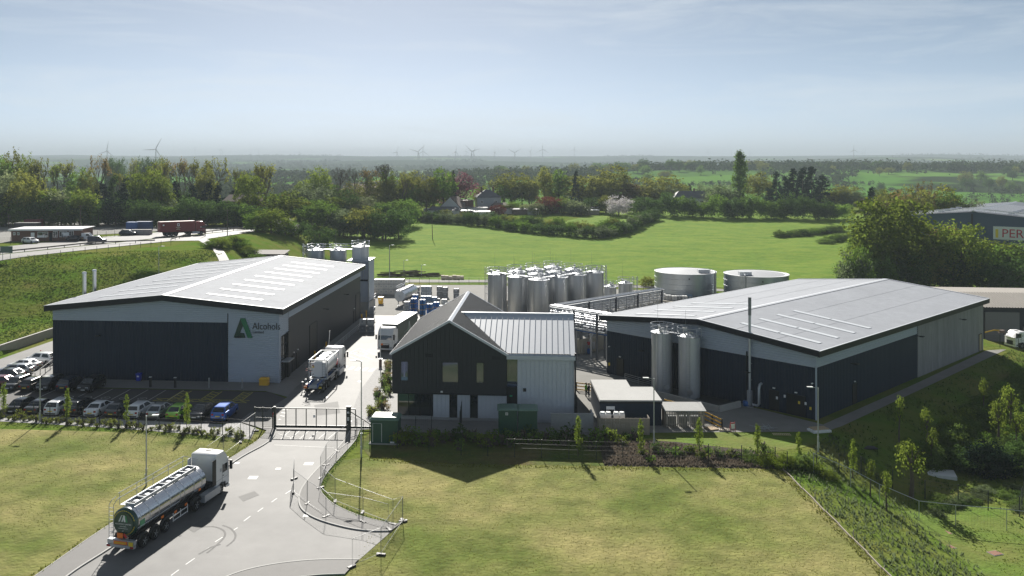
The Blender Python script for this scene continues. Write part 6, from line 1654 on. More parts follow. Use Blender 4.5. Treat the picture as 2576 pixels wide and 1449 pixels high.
for i, (u, v, m, lab) in enumerate(((1497, 1018, m_yellow, "small yellow traffic cone near the two people"), (1519, 1004, m_blue, "small blue tub near the two people"), (1508, 1053, m_red, "small red box beside the plant room wall"), (1530, 930, m_orange, "small orange cone by the right warehouse corner"))):
 t = thing("yard_cone", lab, "cone" if "cone" in lab else "box", P(u, v) + VZ * .02, 0)
 if "cone" in lab: MB().lathe([(.17, .04), (.13, .2), (.03, .55)], 10).out("cone", m, t); MB().box(-.2, .2, -.2, .2, 0, .04).out("foot", m_black, t)
 else: MB().box(-.2, .2, -.15, .15, 0, .35).out("body", m, t); MB().box(-.22, .22, -.17, .17, .35, .39).out("lid", m_black, t)
t = thing("manhole_cover", "dark rectangular drain grating in the grass below the service path", "grating", (0, 0, 0))
c = Vector((41.8, 93.0, 0)); c.z = gz(c.x, c.y) + .06; MB().box(c.x - .9, c.x + .9, c.y - .5, c.y + .5, c.z - .08, c.z).out("frame", m_black, t)
c = Vector((48.4, 90.6, 0)); zz = gz(c.x, c.y)
t = thing("concrete_slab", "raised square concrete slab in the scrub below the right warehouse", "slab", (c.x, c.y, zz), R(-20)); MB().box(-1.35, 1.35, -1.1, 1.1, -.6, .25).out("slab", m_offw, t); MB().box(-1.2, -1.1, -.9, -.8, .25, .5).out("stub", m_galv, t)
for i, (u, v) in enumerate(((2377, 1342), (2385, 1383), (2503, 1393))):
 p = P(u, v, -3); p.z = gz(p.x, p.y) + .05
 t = thing("inspection_cover", f"rusty inspection cover, {ORD[i]} from the back on the lower lawn", "cover", p, .3, "rusty covers on the lower lawn"); MB().box(-.45, .45, -.35, .35, -.1, .03).out("cover", mat("rust", (.22, .10, .06), .8, var=.2, scale=2), t); MB().box(-.5, .5, -.4, .4, -.12, .01).out("frame", m_conc, t)

# ---------------------------------------------------------------- lamp posts, poles, wires
def lamp_post(label, u, v, vt, head=-1, z=0.0, dbl=False, loc=None, top=None, name="lamp_post"):
 p = Vector(loc) if loc is not None else P(u, v, z); h = top if top else (ZV(vt, p.y) - p.z)
 t = thing(name, label, "lamp post", p, 0, "lamp posts of the site")
 MB().cyl((0, 0, 0), (0, 0, h * .25), .09, n=10).out("base_section", m_galv, t); MB().cyl((0, 0, h * .25), (0, 0, h), .062, .05, n=10).out("column", m_galv, t)
 MB().cyl((0, 0, h - .05), (head * .7, 0, h + .05), .035, n=6).out("arm", m_galv, t)
 MB().ring([[(head * .55, -.16, h), (head * .55, .16, h), (head * .55, .16, h + .1), (head * .55, -.16, h + .1)], [(head * 1.15, -.12, h + .05), (head * 1.15, .12, h + .05), (head * 1.15, .12, h + .11), (head * 1.15, -.12, h + .11)]], True).out("lantern", m_offw, t)
 MB().box(-.1, .1, -.14, -.05, .5, 1.1).out("access_door", m_galv, t)
 return t
lamp_post("tall lamp post standing on the left lawn behind the tanker lorry", 368, 1222, 1046, 1)
lamp_post("lamp post between the front parking row and the lawn", 151 * 1.0 - 0, 1046, 950, 1, loc=P(101, 1062), top=5.2)
lamp_post("lamp post beside the sliding gate and the small green cabinet", 909, 1150, 908, -1)
lamp_post("lamp post in front of the plant room and timber screen", 1645, 1128, 952, -1)
lamp_post("lamp post at the front corner of the right warehouse", 2058, 1138, 975, -1)
lamp_post("pale lamp post beyond the roof of the sign warehouse", 399, 0, 622, 1, loc=(XU(399.5, 172), 172, gz(XU(399.5, 172), 172)), top=ZV(620, 172) - gz(XU(399.5, 172), 172))
for i, (u, Y, vt) in enumerate(((980, 226, 617), (1060, 228, 667), (1016, 230, 655))):
 x = XU(u, Y); lamp_post(f"slim pole, {ORD[i]} behind the back lane of the yard", u, 0, 0, 1, loc=(x, Y, gz(x, Y)), top=ZV(vt, Y) - gz(x, Y))
def pole(label, u, Y, vt, r=.13, cross=True, lean=0.0):
 x = XU(u, Y); z = gz(x, Y); h = ZV(vt, Y) - z
 t = thing("telegraph_pole", label, "pole", (x, Y, z), 0, "wooden telegraph poles"); t.rotation_euler = (0, lean, 0)
 MB().cyl((0, 0, 0), (0, 0, h), r, r * .7, n=8).out("pole", m_bark, t)
 if cross: MB().box(-.7, .7, -.06, .06, h - .5, h - .38).out("cross_arm", m_bark, t)
 return Vector((x, Y, z + h - .3))
t1 = pole("telegraph pole standing in the green field", 1088, 300, 537, lean=R(-1.5), cross=False)
t2 = pole("telegraph pole left of the green field by the tree belt", 785 - 0, 262, 560)
t3 = pole("telegraph pole right of the red lorry on the raised road", 572, 243, 525)
t4 = pole("telegraph pole just right of the red lorry cab", 516, 240, 557, cross=False)
t5 = pole("telegraph pole behind the brick office", 202, 262, 515)
t6 = pole("dark pole beside the timber heap behind the yard", 980, 229, 617, cross=False)
t7 = pole("telegraph pole at the far left behind the trading yard", 22, 262, 540)
def wire(label, a, b, sag):
 pts = [a + (b - a) * (i / 14) - VZ * (4 * sag * (i / 14) * (1 - i / 14)) for i in range(15)]
 o = MB().tube(pts, .03, 4).out("overhead_wire", mat("cable_black", (.03, .03, .03), .9, spec=0.0)); tag(o, label, "wire", "overhead wires")
wire("overhead wire from the far left pole to the pole behind the brick office", t7, t5, 2.0); wire("overhead wire running left from the far left pole", t7, t7 + Vector((-30, -10, 0)), 1.0); wire("overhead wire from brick office pole into the conifers", t5, Vector((XU(345, 285), 285, ZV(504, 285))), 1.5)
wire("overhead wire from the road pole to the tree belt", t3, t2, 3.0); wire("overhead wire between the two poles by the red lorry", t4, t3 - VZ * 2, .6); wire("overhead wire from tree belt pole across to the field pole", t2, t1, 3.5)

# ---------------------------------------------------------------- gate and fences
def sliding_gate():
 a, b = P(694, 1079), P(872, 1081); d = b - a; L = d.length
 t = thing("sliding_gate", "dark green sliding gate across the site entrance", "gate", a + VZ * .03, math.atan2(d.y, d.x)); h = 2.35
 MB().box(0, L, -.06, .06, .14, .42).out("bottom_beam", m_fence, t); MB().box(0, L, -.05, .05, h - .1, h).out("top_rail", m_fence, t)
 k = 7
 for i in range(k + 1): MB().box(max(0, i * L / k - .045), i * L / k + .045, -.045, .045, .42, h - .1).out("stile", m_fence, t)
 mb = MB()
 for i in range(62): mb.box(i * L / 61.5 - .006, i * L / 61.5 + .006, -.006, .006, .42, h - .1)
 o = mb.out("wire_infill", m_fence, t); o["kind"] = "stuff"
 MB().box(L * .53, L * .56, -.07, -.06, 1.3, 1.6).out("notice", m_white, t)
 MB().box(L, L + 3.2, -.06, .06, .14, .38).out("counter_beam", m_fence, t); MB().cyl((L, 0, h - .1), (L + 3.0, 0, .4), .05, n=6).out("counter_brace", m_fence, t); MB().box(L, L + 1.0, -.05, .05, h - .12, h - .02).out("counter_rail", m_fence, t); MB().box(L + .95, L + 1.05, -.05, .05, .38, h - .1).out("counter_stile", m_fence, t)
 return t, a, b
sliding_gate()
def gpost(label, p, w, h):
 t = thing("gate_post", label, "post", p, SITE); MB().box(-w / 2, w / 2, -w / 2, w / 2, 0, h).out("post", m_fence, t); MB().box(-w / 2 - .02, w / 2 + .02, -w / 2 - .02, w / 2 + .02, h, h + .05).out("cap", m_fence, t); return t
gpost("left post of the sliding gate", P(691, 1081), .22, 2.55); g = gpost("thick right post of the sliding gate", P(877, 1084), .45, 2.7); MB().box(-.12, .12, -.25, -.225, 1.2, 1.6).out("keypad", m_offw, g); MB().box(-.12, .12, -.25, -.225, 2.0, 2.2).out("notice", m_white, g)
def ped_gate():
 a, b = P(641, 1077), P(686, 1079); d = b - a; L = d.length
 t = thing("pedestrian_gate", "narrow mesh pedestrian gate left of the sliding gate", "gate", a + VZ * .1, math.atan2(d.y, d.x))
 for x in (0, L * .45, L): MB().box(x - .05, x + .05, -.05, .05, 0, 2.3).out("post", m_fence, t)
 for z in (.15, 1.1, 2.2): MB().box(0, L, -.025, .025, z, z + .05).out("rail", m_fence, t)
 mb = MB()
 for i in range(30): mb.box(i * L / 29 - .006, i * L / 29 + .006, -.005, .005, .15, 2.2)
 o = mb.out("wire_infill", m_fence, t); o["kind"] = "stuff"
 MB().box(L + .02, L + .42, -.08, -.06, 1.3, 1.75).out("notice", m_red, t); MB().box(L + .06, L + .38, -.085, -.08, 1.38, 1.5).out("notice_text", m_white, t)
ped_gate()
def mesh_fence(label, pts, h=2.0, post_gap=2.6, m=None, wires=True, group=None, postr=.035, draped=False, wgap=.2, hrows=5):
 t = thing("mesh_fence", label, "fence", (0, 0, 0), 0, group); m = m or m_fence
 pts = [Vector((p[0], p[1], gz(p[0], p[1]) if draped else 0.02)) for p in pts]; mb = MB()
 for p, q in zip(pts, pts[1:]):
  k = max(1, int(round((q - p).length / post_gap)))
  for i in range(k + 1):
   if i == k and q is not pts[-1]: continue
   s = p + (q - p) * (i / k)
   if draped: s.z = gz(s.x, s.y)
   MB().box(-postr, postr, -postr, postr, 0, h).out("post", m, t, loc=s)
  if wires:
   for i in range(k):
    s, e = p + (q - p) * (i / k), p + (q - p) * ((i + 1) / k)
    if draped: s.z = gz(s.x, s.y); e.z = gz(e.x, e.y)
    for r_ in range(hrows): mb.cyl(s + VZ * (.08 + (h - .12) * r_ / (hrows - 1)), e + VZ * (.08 + (h - .12) * r_ / (hrows - 1)), .007, n=3, cap=False)
    kk = int((e - s).length / wgap)
    for j in range(1, kk): w0 = s + (e - s) * (j / kk); mb.cyl(w0 + VZ * .05, w0 + VZ * (h - .03), .0055, n=3, cap=False)
 if wires:
  o = mb.out("wire_mesh", m, t); o["kind"] = "stuff"
 return t
mesh_fence("dark mesh fence with slim posts along the front parking row", [P(-60, 1051), P(85, 1060), P(250, 1075), P(400, 1088), P(560, 1100), P(628, 1106)], 2.1, 2.45, wgap=.35)
mesh_fence("dark mesh fence from the sliding gate to the small green cabinet", [P(882, 1092), P(930, 1112)], 2.0, 1.4)
mesh_fence("dark mesh fence along the planted bank before the office", [P(1000, 1128), P(1160, 1146), P(1500, 1158), P(1700, 1160), P(1950, 1172), (29.8, 83.6), (33, 84.5), (38, 86), (46, 83), (50, 80), (53, 84), (58, 92), (66, 99)], 1.9, 2.9, draped=True, wgap=.45)
mesh_fence("dark mesh enclosure fence in front of the office glazing", [P(1007, 1090), P(1085, 1092), P(1085, 1075)], 1.9, 2.0)
mesh_fence("dark mesh gate leaf standing open before the office slot windows", [P(1157, 1090), P(1163, 1052)], 2.4, 2.0, wgap=.09)
mesh_fence("black post and rail fence along the back lane behind the yard", [(-27, 214.5), (-10, 216), (10, 215.5), (30, 209), (46, 203)], 1.6, 2.6, wgap=4, hrows=3, draped=True)
mesh_fence("wire fence with slim posts along the top of the western bank", [PR(-60, 668), PR(120, 648), PR(300, 628), PR(430, 617)], 1.4, 3.0, draped=True, wgap=3, hrows=3)
mesh_fence("palisade fence round the brick office and trading yard", [PR(-40, 619), PR(90, 612), PR(200, 603), PR(330, 592), PR(400, 587)], 1.9, 2.6, draped=True, wgap=.3)
mesh_fence("dark palisade fence at the far right beyond the right warehouse", [(82, 141), (95, 138), (112, 136)], 2.0, 2.6, draped=True, wgap=.15)
def heras(label, pts, h=2.0):
 """temporary fence of tubular panels standing in concrete feet"""
 t = thing("temporary_fence", label, "fence", (0, 0, 0), 0, "temporary fence runs")
 pts = [Vector((p[0], p[1], gz(p[0], p[1]) + .1)) for p in pts]
 for i, (p, q) in enumerate(zip(pts, pts[1:])):
  d = (q - p).normalized(); a, b = p + d * .06, q - d * .06
  pn = MB().tube([a + VZ * .08, a + VZ * h, b + VZ * h, b + VZ * .08], .018, 5, closed=True).out("panel_frame", m_wire, t)
  mb = MB(); k = int((b - a).length / .13)
  for j in range(1, k): s = a + (b - a) * (j / k); mb.cyl(s + VZ * .08, s + VZ * h, .0032, n=3, cap=False)
  o = mb.out("mesh_infill", m_wire, pn); o["kind"] = "stuff"
 for p in pts: MB().prism([(-.35, -.11), (.35, -.11), (.35, .11), (-.35, .11)], -.1, .05).out("foot_block", m_chassis, t, loc=p, rz=random.uniform(0, 3))
 return t
heras("temporary mesh fence at the kerb of the access road by the bend", [P(740, 1206), P(738.2, 1240), P(773, 1269), P(820.4, 1301.5), P(912.4, 1315), P(978, 1334)])
heras("temporary mesh fence along the inner edge of the curved footpath", [P(806, 1229), P(843, 1263.6), P(912, 1291.6), P(988, 1321), P(1014, 1311)])
heras("temporary mesh fence closing the side road at the lawn", [P(884.5, 1428), P(958.4, 1397), P(1014, 1313)])
heras("temporary mesh fence between gate post and curved footpath", [P(876, 1116), P(848, 1137), P(820, 1172), P(806, 1205)])
heras("temporary mesh fence between left lawn and access road", [P(643, 1085), P(605, 1114), P(562, 1146), P(520, 1178)])
def goal(label, pts, h):
 t = thing("temporary_fence", label, "fence", (0, 0, 0), 0, "temporary fence runs"); pts = [Vector((p[0], p[1], gz(p[0], p[1]))) for p in pts]
 for p, q in zip(pts, pts[1:]): MB().cyl(p + VZ * h, q + VZ * h, .035, n=6).out("top_tube", m_galv, t)
 for p in pts: MB().cyl(p, p + VZ * h, .035, n=6).out("post", m_galv, t)
 mb = MB()
 for p, q in zip(pts, pts[1:]):
  k = int((q - p).length / .25)
  for j in range(1, k): s = p + (q - p) * (j / k); mb.cyl(s, s + VZ * h, .004, n=3, cap=False)
 o = mb.out("mesh_infill", m_wire, t); o["kind"] = "stuff"
goal("wavering temporary fence between weed bank and lower lawn", [(32.5, 84.0), (35.5, 82.6), (37.5, 81), (40, 78.6), (43, 78.0), (47, 77.0), (51.5, 75.4), (51.8, 79.5)], 1.9)
t = thing("leaning_pole", "pale leaning pole at the end of the temporary fence by the lower lawn", "pole", (52.2, 77.5, gz(52.2, 77.5)), 0); MB().tube([(0, 0, 0), (.15, 0, 1.5), (.02, 0, 3.2), (0, 0, 5.0)], .06, 6).out("pole", m_galv, t); MB().lathe([(.09, 0), (.07, .4)], 8).out("socket", m_galv, t)
for i in range(16):
 p = Vector((29.5, 84 - i * 2.6, 0)); t = thing("edging_board", f"timber edging board, {ordinal(i)} from the hedge along the lawn edge", "board", p, R(-90 - (1 if i % 2 else -1)), "timber edging of the lawn")
 MB().box(.02, 2.56, -.04, .04, -.1, .14).out("board", m_wood, t); MB().box(.1, .16, .04, .09, -.1, .3 if i % 3 else .75).out("peg", m_wood, t)
# retaining wall on the west side
t = thing("retaining_wall", "long grey concrete retaining wall below the western grass bank", "wall", (0, 0, 0))
for i in range(30):
 y0, y1 = 100 + i * 2.6, 100 + (i + 1) * 2.6; a, b = Vector((wall_x(y0), y0 + .01, 0)), Vector((wall_x(y1), y1 - .01, 0))
 MB().ring([[a - VX * .4, a, a + VZ * 1.5, a - VX * .4 + VZ * 1.5], [b - VX * .4, b, b + VZ * 1.5, b - VX * .4 + VZ * 1.5]], True).out("wall_panel", m_conc, t)
t = thing("traffic_cone", "red and white cone stand by the retaining wall", "cone", P(102, 897), 0); MB().lathe([(.18, .05), (.12, .5), (.05, 1.0)], 10).out("cone", m_red, t); MB().lathe([(.135, .42), (.10, .65)], 10).out("white_band", m_white, t); MB().box(-.3, .3, -.3, .3, 0, .06).out("foot", m_black, t)
c = P(102, 897) + VZ * 1.0; d = L2W(BL, -.1, 5) + VZ * 1.0
o = MB().tube([c, (c + d) / 2 - VZ * .1, d], .02, 4).out("barrier_tape", mat("tape_red", (.6, .12, .10), .6)); tag(o, "red and white barrier tape from the cone to the sign warehouse corner", "tape")
# crash barriers on the raised road
def armco(label, uv, h=.75):
 pts = [PR(u, v) for u, v in uv]; pts = [Vector((p.x, p.y, gz(p.x, p.y) + .1)) for p in pts]
 t = thing("crash_barrier", label, "barrier", (0, 0, 0))
 for p, q in zip(pts, pts[1:]):
  d = (q - p).normalized(); n = Vector((-d.y, d.x, 0)) * .05
  MB().ring([[p - n + VZ * (h - .3), p + n + VZ * (h - .3), p + n + VZ * h, p - n + VZ * h], [q - n + VZ * (h - .3), q + n + VZ * (h - .3), q + n + VZ * h, q - n + VZ * h]], True).out("beam", mat("weathered_barrier", (.13, .12, .11), .6, .3), t)
  k = max(1, int((q - p).length / 4))
  for i in range(k): MB().box(-.06, .06, -.06, .06, 0, h).out("post", m_fence, t, loc=p + (q - p) * (i / k))
armco("dark crash barrier along the near side of the raised road", [(-120, 657), (0, 641), (120, 629), (240, 616), (390, 611)]); armco("dark crash barrier between the two carriageways", [(430, 608), (480, 592), (560, 584), (640, 577)])
t = thing("road_sign", "back of a green road sign at the left edge by the raised road", "sign", PR(16, 652), 0); t.location.z = gz(t.location.x, t.location.y)
MB().box(-1.3, 1.3, -.03, .03, 1.6, 3.0).out("panel", mat("sign_back_grey_green", (.12, .17, .16), .6), t)
for x in (-.8, .8): MB().cyl((x, .05, 0), (x, .05, 2.9), .06, n=6).out("post", m_galv, t)
# ---------------------------------------------------------------- neighbouring buildings
def windows(t, wall_y, rects, m_f=None):
 for x0, x1, z0, z1 in rects:
  f = MB().box(x0, x1, wall_y - .06, wall_y + .02, z0, z1).out("window", m_f or m_white, t)
  xm = (x0 + x1) / 2
  for a, b in ((x0 + .1, xm - .05), (xm + .05, x1 - .1)): MB().box(a, b, wall_y - .075, wall_y - .06, z0 + .12, z1 - .12).out("pane", m_glass, f)
def brick_office():
 Y = 225; x0 = XU(28, Y); z = gz(x0 + 6, Y) + .05
 t = thing("brick_office", "long low brown brick office with flat pale roof beside the raised road", "building", (x0, Y, z), R(6))
 L, D, h = 17.5, 9.0, 3.0
 MB().box(0, L, 0, D, 0, h).out("walls", m_brick, t); MB().box(-.5, L + .5, -.6, D + .5, h, h + .18).out("flat_roof", m_offw, t); MB().box(-.55, L + .55, -.68, -.6, h - .25, h + .1).out("fascia", m_white, t)
 windows(t, 0, [(.5, 1.1, 1.6, 2.3), (1.5, 2.1, 1.6, 2.3), (6.6, 9.2, 1.0, 2.4), (10.4, 11.6, .9, 2.5), (12.0, 14.0, 1.0, 2.5), (14.4, 15.6, 1.2, 2.6)])
 MB().box(4.9, 5.8, -.07, .02, 0, 2.2).out("door", m_white, t); MB().box(9.5, 10.2, -.07, .02, 0, 2.2).out("door", m_fascia, t); MB().box(12.6, 14.4, -.10, -.06, 1.3, 2.2).out("banner", m_white, t); MB().box(6.5, 8.8, -.10, -.07, .9, 1.5).out("banner", m_white, t)
brick_office()
def crate_box(name, label, cat, u, Y, w, d, h, m, vz=None, rz=0):
 x = XU(u, Y); t = thing(name, label, cat, (x, Y, gz(x, Y)), rz)
 MB().box(-w / 2, w / 2, -d / 2, d / 2, .12, h).out("body", m, t); MB().box(-w / 2 - .03, w / 2 + .03, -d / 2 - .03, d / 2 + .03, h, h + .08).out("lid", m, t)
 for i in range(max(2, int(w / .6))): MB().box(-w / 2 + .1 + i * .6, -w / 2 + .25 + i * .6, -d / 2 - .04, -d / 2, .2, h - .05).out("rib", m, t)
 return t
m_cblue = mat("container_blue", (.02, .09, .28), .5, var=.15, scale=.6)
crate_box("shipping_container", "left of two blue shipping containers under the dark trees", "container", 335, 262, 3.4, 2.4, 2.6, m_cblue); crate_box("shipping_container", "right and darker of two blue shipping containers under the dark trees", "container", 363, 263, 4.4, 2.4, 2.7, mat("container_navy", (.015, .05, .16), .5, var=.15, scale=.6))
crate_box("site_cabin", "cream cabin right of the blue shipping containers", "cabin", 417, 262, 4.2, 2.6, 2.5, mat("cream_cabin", (.42, .38, .30), .6, var=.1, scale=.6)); crate_box("skip", "rusty skip left of the red lorry in the trading yard", "skip", 500 - 0, 252, 4.5, 2, 1.6, m_tile, rz=R(8)) if False else None
crate_box("shipping_container", "dark red shipping container at the far left under the trees", "container", 85, 275, 5.0, 2.4, 2.6, mat("container_red", (.16, .02, .02), .5, var=.15, scale=.6)); crate_box("site_cabin", "dark low cabin behind the brick office at the far left", "cabin", 70, 262, 7.0, 2.6, 2.4, mat("dark_cabin", (.05, .05, .05), .6))
crate_box("stacked_materials", "heap of grey stacked materials beside the yard of the brick office", "stack", 345, 246, 8, 1.6, 1.5, m_conc, rz=R(5))
def house(name, label, u, Y, w, d, eave, ridge, wall_m, roof_m, rz=0, axis='x', chim=(), wins=(), hip=0.0, z=None):
 x = XU(u, Y); zb = gz(x, Y) - .2 if z is None else z
 t = thing(name, label, "house", (x, Y, zb), rz)
 MB().box(-w / 2, w / 2, -d / 2, d / 2, 0, eave).out("walls", wall_m, t)
 o = .35
 if axis == 'x':
  MB().ring([[(-w / 2 - o, -d / 2 - o, eave), (w / 2 + o, -d / 2 - o, eave), (w / 2 + o, d / 2 + o, eave), (-w / 2 - o, d / 2 + o, eave)], [(-w / 2 - o, -d / 2 - o, eave + .12), (w / 2 + o, -d / 2 - o, eave + .12), (w / 2 + o, d / 2 + o, eave + .12), (-w / 2 - o, d / 2 + o, eave + .12)], [(-w / 2 + hip, -.1, ridge), (w / 2 - hip, -.1, ridge), (w / 2 - hip, .1, ridge), (-w / 2 + hip, .1, ridge)]], True).out("roof", roof_m, t)
 else:
  MB().ring([[(-w / 2 - o, -d / 2 - o, eave), (w / 2 + o, -d / 2 - o, eave), (w / 2 + o, d / 2 + o, eave), (-w / 2 - o, d / 2 + o, eave)], [(-w / 2 - o, -d / 2 - o, eave + .12), (w / 2 + o, -d / 2 - o, eave + .12), (w / 2 + o, d / 2 + o, eave + .12), (-w / 2 - o, d / 2 + o, eave + .12)], [(-.1, -d / 2 + hip, ridge), (.1, -d / 2 + hip, ridge), (.1, d / 2 - hip, ridge), (-.1, d / 2 - hip, ridge)]], True).out("roof", roof_m, t)
  if hip < .01: MB().ring([[(-w / 2 + .1, -d / 2 - .36, eave + .13), (w / 2 - .1, -d / 2 - .36, eave + .13), (0, -d / 2 - .36, ridge - .25)], [(-w / 2 + .1, -d / 2 - .30, eave + .13), (w / 2 - .1, -d / 2 - .30, eave + .13), (0, -d / 2 - .30, ridge - .25)]], True).out("gable_end", wall_m, t)
 rf = [c for c in t.children if c.name.startswith("roof")][0]
 for cx, cy in chim: MB().box(cx - .4, cx + .4, cy - .3, cy + .3, eave + .5, ridge + 1.3).out("chimney", m_brick, rf)
 windows(t, -d / 2, wins)
 return t
HY = 392
house("dormer_house", "white gable-fronted house with dormer left of the pink tree", 1143, 385, 10, 9, 3.0, 7.8, m_render, m_tile, R(-22), 'y', (), [(-.8, .8, 3.9, 5.2), (-3.5, -2.2, 1, 2.2)])
house("dormer_annex", "dark dormer block with white windows joined to the gable-fronted house", 1165, 390, 7, 8, 5.6, 6.2, m_brick, m_tile, R(-22), 'x', (), [(-2.6, -1.4, 3.4, 4.8), (-.5, .7, 3.4, 4.8), (1.4, 2.6, 3.4, 4.8)], 1.5)
house("lean_to_garage", "pale garage below the gable-fronted house with low grey roof", 1118, 376, 13, 7, 2.7, 4.3, m_render, m_slate, R(-12), 'x', (), [(4.0, 5.0, .8, 1.9)], 1.0)
house("hipped_house", "two-storey grey hipped house with two tall chimneys behind the garden", 1227, 402, 11, 10, 6.6, 10.2, mat("grey_render", (.36, .37, .39), .8, var=.06, scale=.5), m_slate, R(6), 'x', ((-2.8, 1), (2.6, 1)), [(-3.8, -2.6, 1.0, 2.2), (2.6, 3.8, 1.0, 2.2), (-3.8, -2.6, 4.0, 5.4), (2.4, 3.8, 4.0, 5.4)], 4.5)
house("extension", "flat low extension before the hipped house", 1200, 386, 9, 6, 2.9, 3.2, m_render, m_slate, 0, 'x', (), [(-1, .2, .8, 2.0)], .3)
house("extension", "brown-roofed extension right of the hipped house", 1258, 394, 7, 6, 3.0, 4.6, m_brick, m_tile, R(8), 'x', (), [(-2, -.8, .8, 2.0)], .8)
for i, (u, Y, w, h, m, r_) in enumerate(((1172, 378, 6, 2.2, m_brick, m_offw), (1215, 378, 9, 1.8, m_render, m_offw), (1268, 386, 7, 2.4, m_render, m_slate), (1312, 384, 8, 2.3, m_tile, m_slate), (1340, 384, 5, 2.2, m_render, m_offw), (1390, 392, 6, 2.2, m_wood, m_slate), (1487, 390, 7, 2.4, m_wood, m_slate), (1487, 384, 6, 2.0, m_wood, m_offw))):
 house("garden_shed", f"garden outbuilding, {ORD[i]} from the left in the row behind the hedge", u, Y, w, 4, h, h + .5, m, r_, R(4), 'x', (), (), .4)
house("bungalow", "grey hipped bungalow behind the field hedge left of the poplar", 1738, 418, 19, 10, 3.4, 6.8, m_render, m_slate, R(2), 'x', ((1.5, 0),), [(-7, -5.6, 1.2, 2.4), (-2, -.4, 1.2, 2.4), (3, 4.6, 1.2, 2.4)], 3.5, z=10.5)
house("gabled_house", "partly hidden house with white dormer among the dark conifers", 615, 312, 13, 8, 3.2, 5.6, m_brick, m_tile, R(-3), 'x', (), (), 1.0, z=13.5)
t = thing("caravan", "white caravan parked left of the gable-fronted house", "caravan", (XU(1083, 384), 384, gz(XU(1083, 384), 384)), R(-5))
MB().ring([[(x, -1.1, z) for x, z in ((-3, .6), (-3, 2.3), (-2.6, 2.6), (2.6, 2.6), (3, 2.0), (3, .6))], [(x, 1.1, z) for x, z in ((-3, .6), (-3, 2.3), (-2.6, 2.6), (2.6, 2.6), (3, 2.0), (3, .6))]], True).out("body", m_white, t)
for x0 in (-2.3, 0.2): MB().box(x0, x0 + 1.5, -1.13, -1.1, 1.4, 2.1).out("window", m_glass, t)
MB().cyl((0, -1.0, .35), (0, -.8, .35), .35, n=12).out("wheel", m_tyre, t)
car("hatch", "dark hatchback before the white caravan", (XU(1098, 380), 380, gz(XU(1098, 380), 380)), R(170), p_dgrey, "cars by the houses")
def trade_shed():
 z = 1.0
 t = thing("trade_warehouse", "large blue shed with white-striped roof and PERS sign at right edge", "warehouse", (133.6, 269.3, z), R(-39))
 Wd, L, eave, ridge = 36.0, 85.0, 13.1, 14.7
 m_b = mat("shed_blue", (.045, .075, .14), .5, .1, var=.06, scale=.3)
 pts = [(0, 0), (Wd, 0), (Wd, eave), (Wd / 2, ridge), (0, eave)]
 MB().ring([[(x, 0, q) for x, q in pts], [(x, L, q) for x, q in pts]], True).out("walls", m_b, t)
 for s in (0, 1):
  mb = MB(); vd = Vector((Wd / 2 + .5, 0, ridge - eave)) if s == 0 else Vector((-Wd / 2 - .5, 0, ridge - eave)); sl = vd.length; vd.normalize()
  o = Vector((-.5, -.5, eave + .1)) if s == 0 else Vector((Wd + .5, -.5, eave + .1)); nn = Vector((-vd.z, 0, vd.x)) * (1 if s == 0 else -1)
  corr(mb, o, VY, vd, nn, L + 1, 0, sl, 2.0, .18, flip=(s == 0)); mb.out("roof_slope", mat("shed_roof", (.36, .38, .42), .45, .3, var=.06, scale=.3), t)
  for i in range(12):
   c = o + VY * (2.5 + i * 4.8) + nn * .22; MB().ring([[c + vd * sl * .08, c + vd * sl * .08 + VY * 1.3, c + vd * sl * .94 + VY * 1.3, c + vd * sl * .94], [p + nn * .04 for p in (c + vd * sl * .08, c + vd * sl * .08 + VY * 1.3, c + vd * sl * .94 + VY * 1.3, c + vd * sl * .94)]], True).out("rooflight", m_light, t)
  for i in range(4):
   c = o + VY * (4 + i * 9) + vd * sl * .5 + nn * .3; MB().box(-.8, .8, -.5, .5, 0, .5).out("roof_vent", m_galv, t, loc=c)
  MB().cyl(o + VY * .3 + VZ * 1.0, o + VY * .3 + vd * sl + VZ * 1.0, .06, n=5).out("edge_rail", m_offw, t)
  for i in range(14): MB().cyl(o + VY * .3 + vd * sl * i / 13, o + VY * .3 + vd * sl * i / 13 + VZ * 1.0, .05, n=5).out("rail_post", m_offw, t)
 sg = MB().box(23.1, 35, -.3, -.1, 6.9, 10.7).out("sign_board", m_offw, t)
 text_mesh("PERS", 3.5, "sign_lettering", mat("sign_red", (.45, .02, .05), .5), sg, Matrix.Translation((25.2, -.34, 7.6)) @ UPRIGHT, .03); MB().box(23.7, 24.4, -.36, -.3, 7.4, 9.9).out("sign_mark", m_plate_y, sg)
 MB().box(17.4, 17.8, -.2, 0, 0, ridge - .5).out("cable_riser", m_fascia, t)
 MB().ring([[(Wd / 2 - .7, -.6, ridge + .2), (Wd / 2, -.6, ridge + .5), (Wd / 2 + .7, -.6, ridge + .2)], [(Wd / 2 - .7, L + .6, ridge + .2), (Wd / 2, L + .6, ridge + .5), (Wd / 2 + .7, L + .6, ridge + .2)]], True).out("ridge_capping", m_galv, t)
trade_shed()
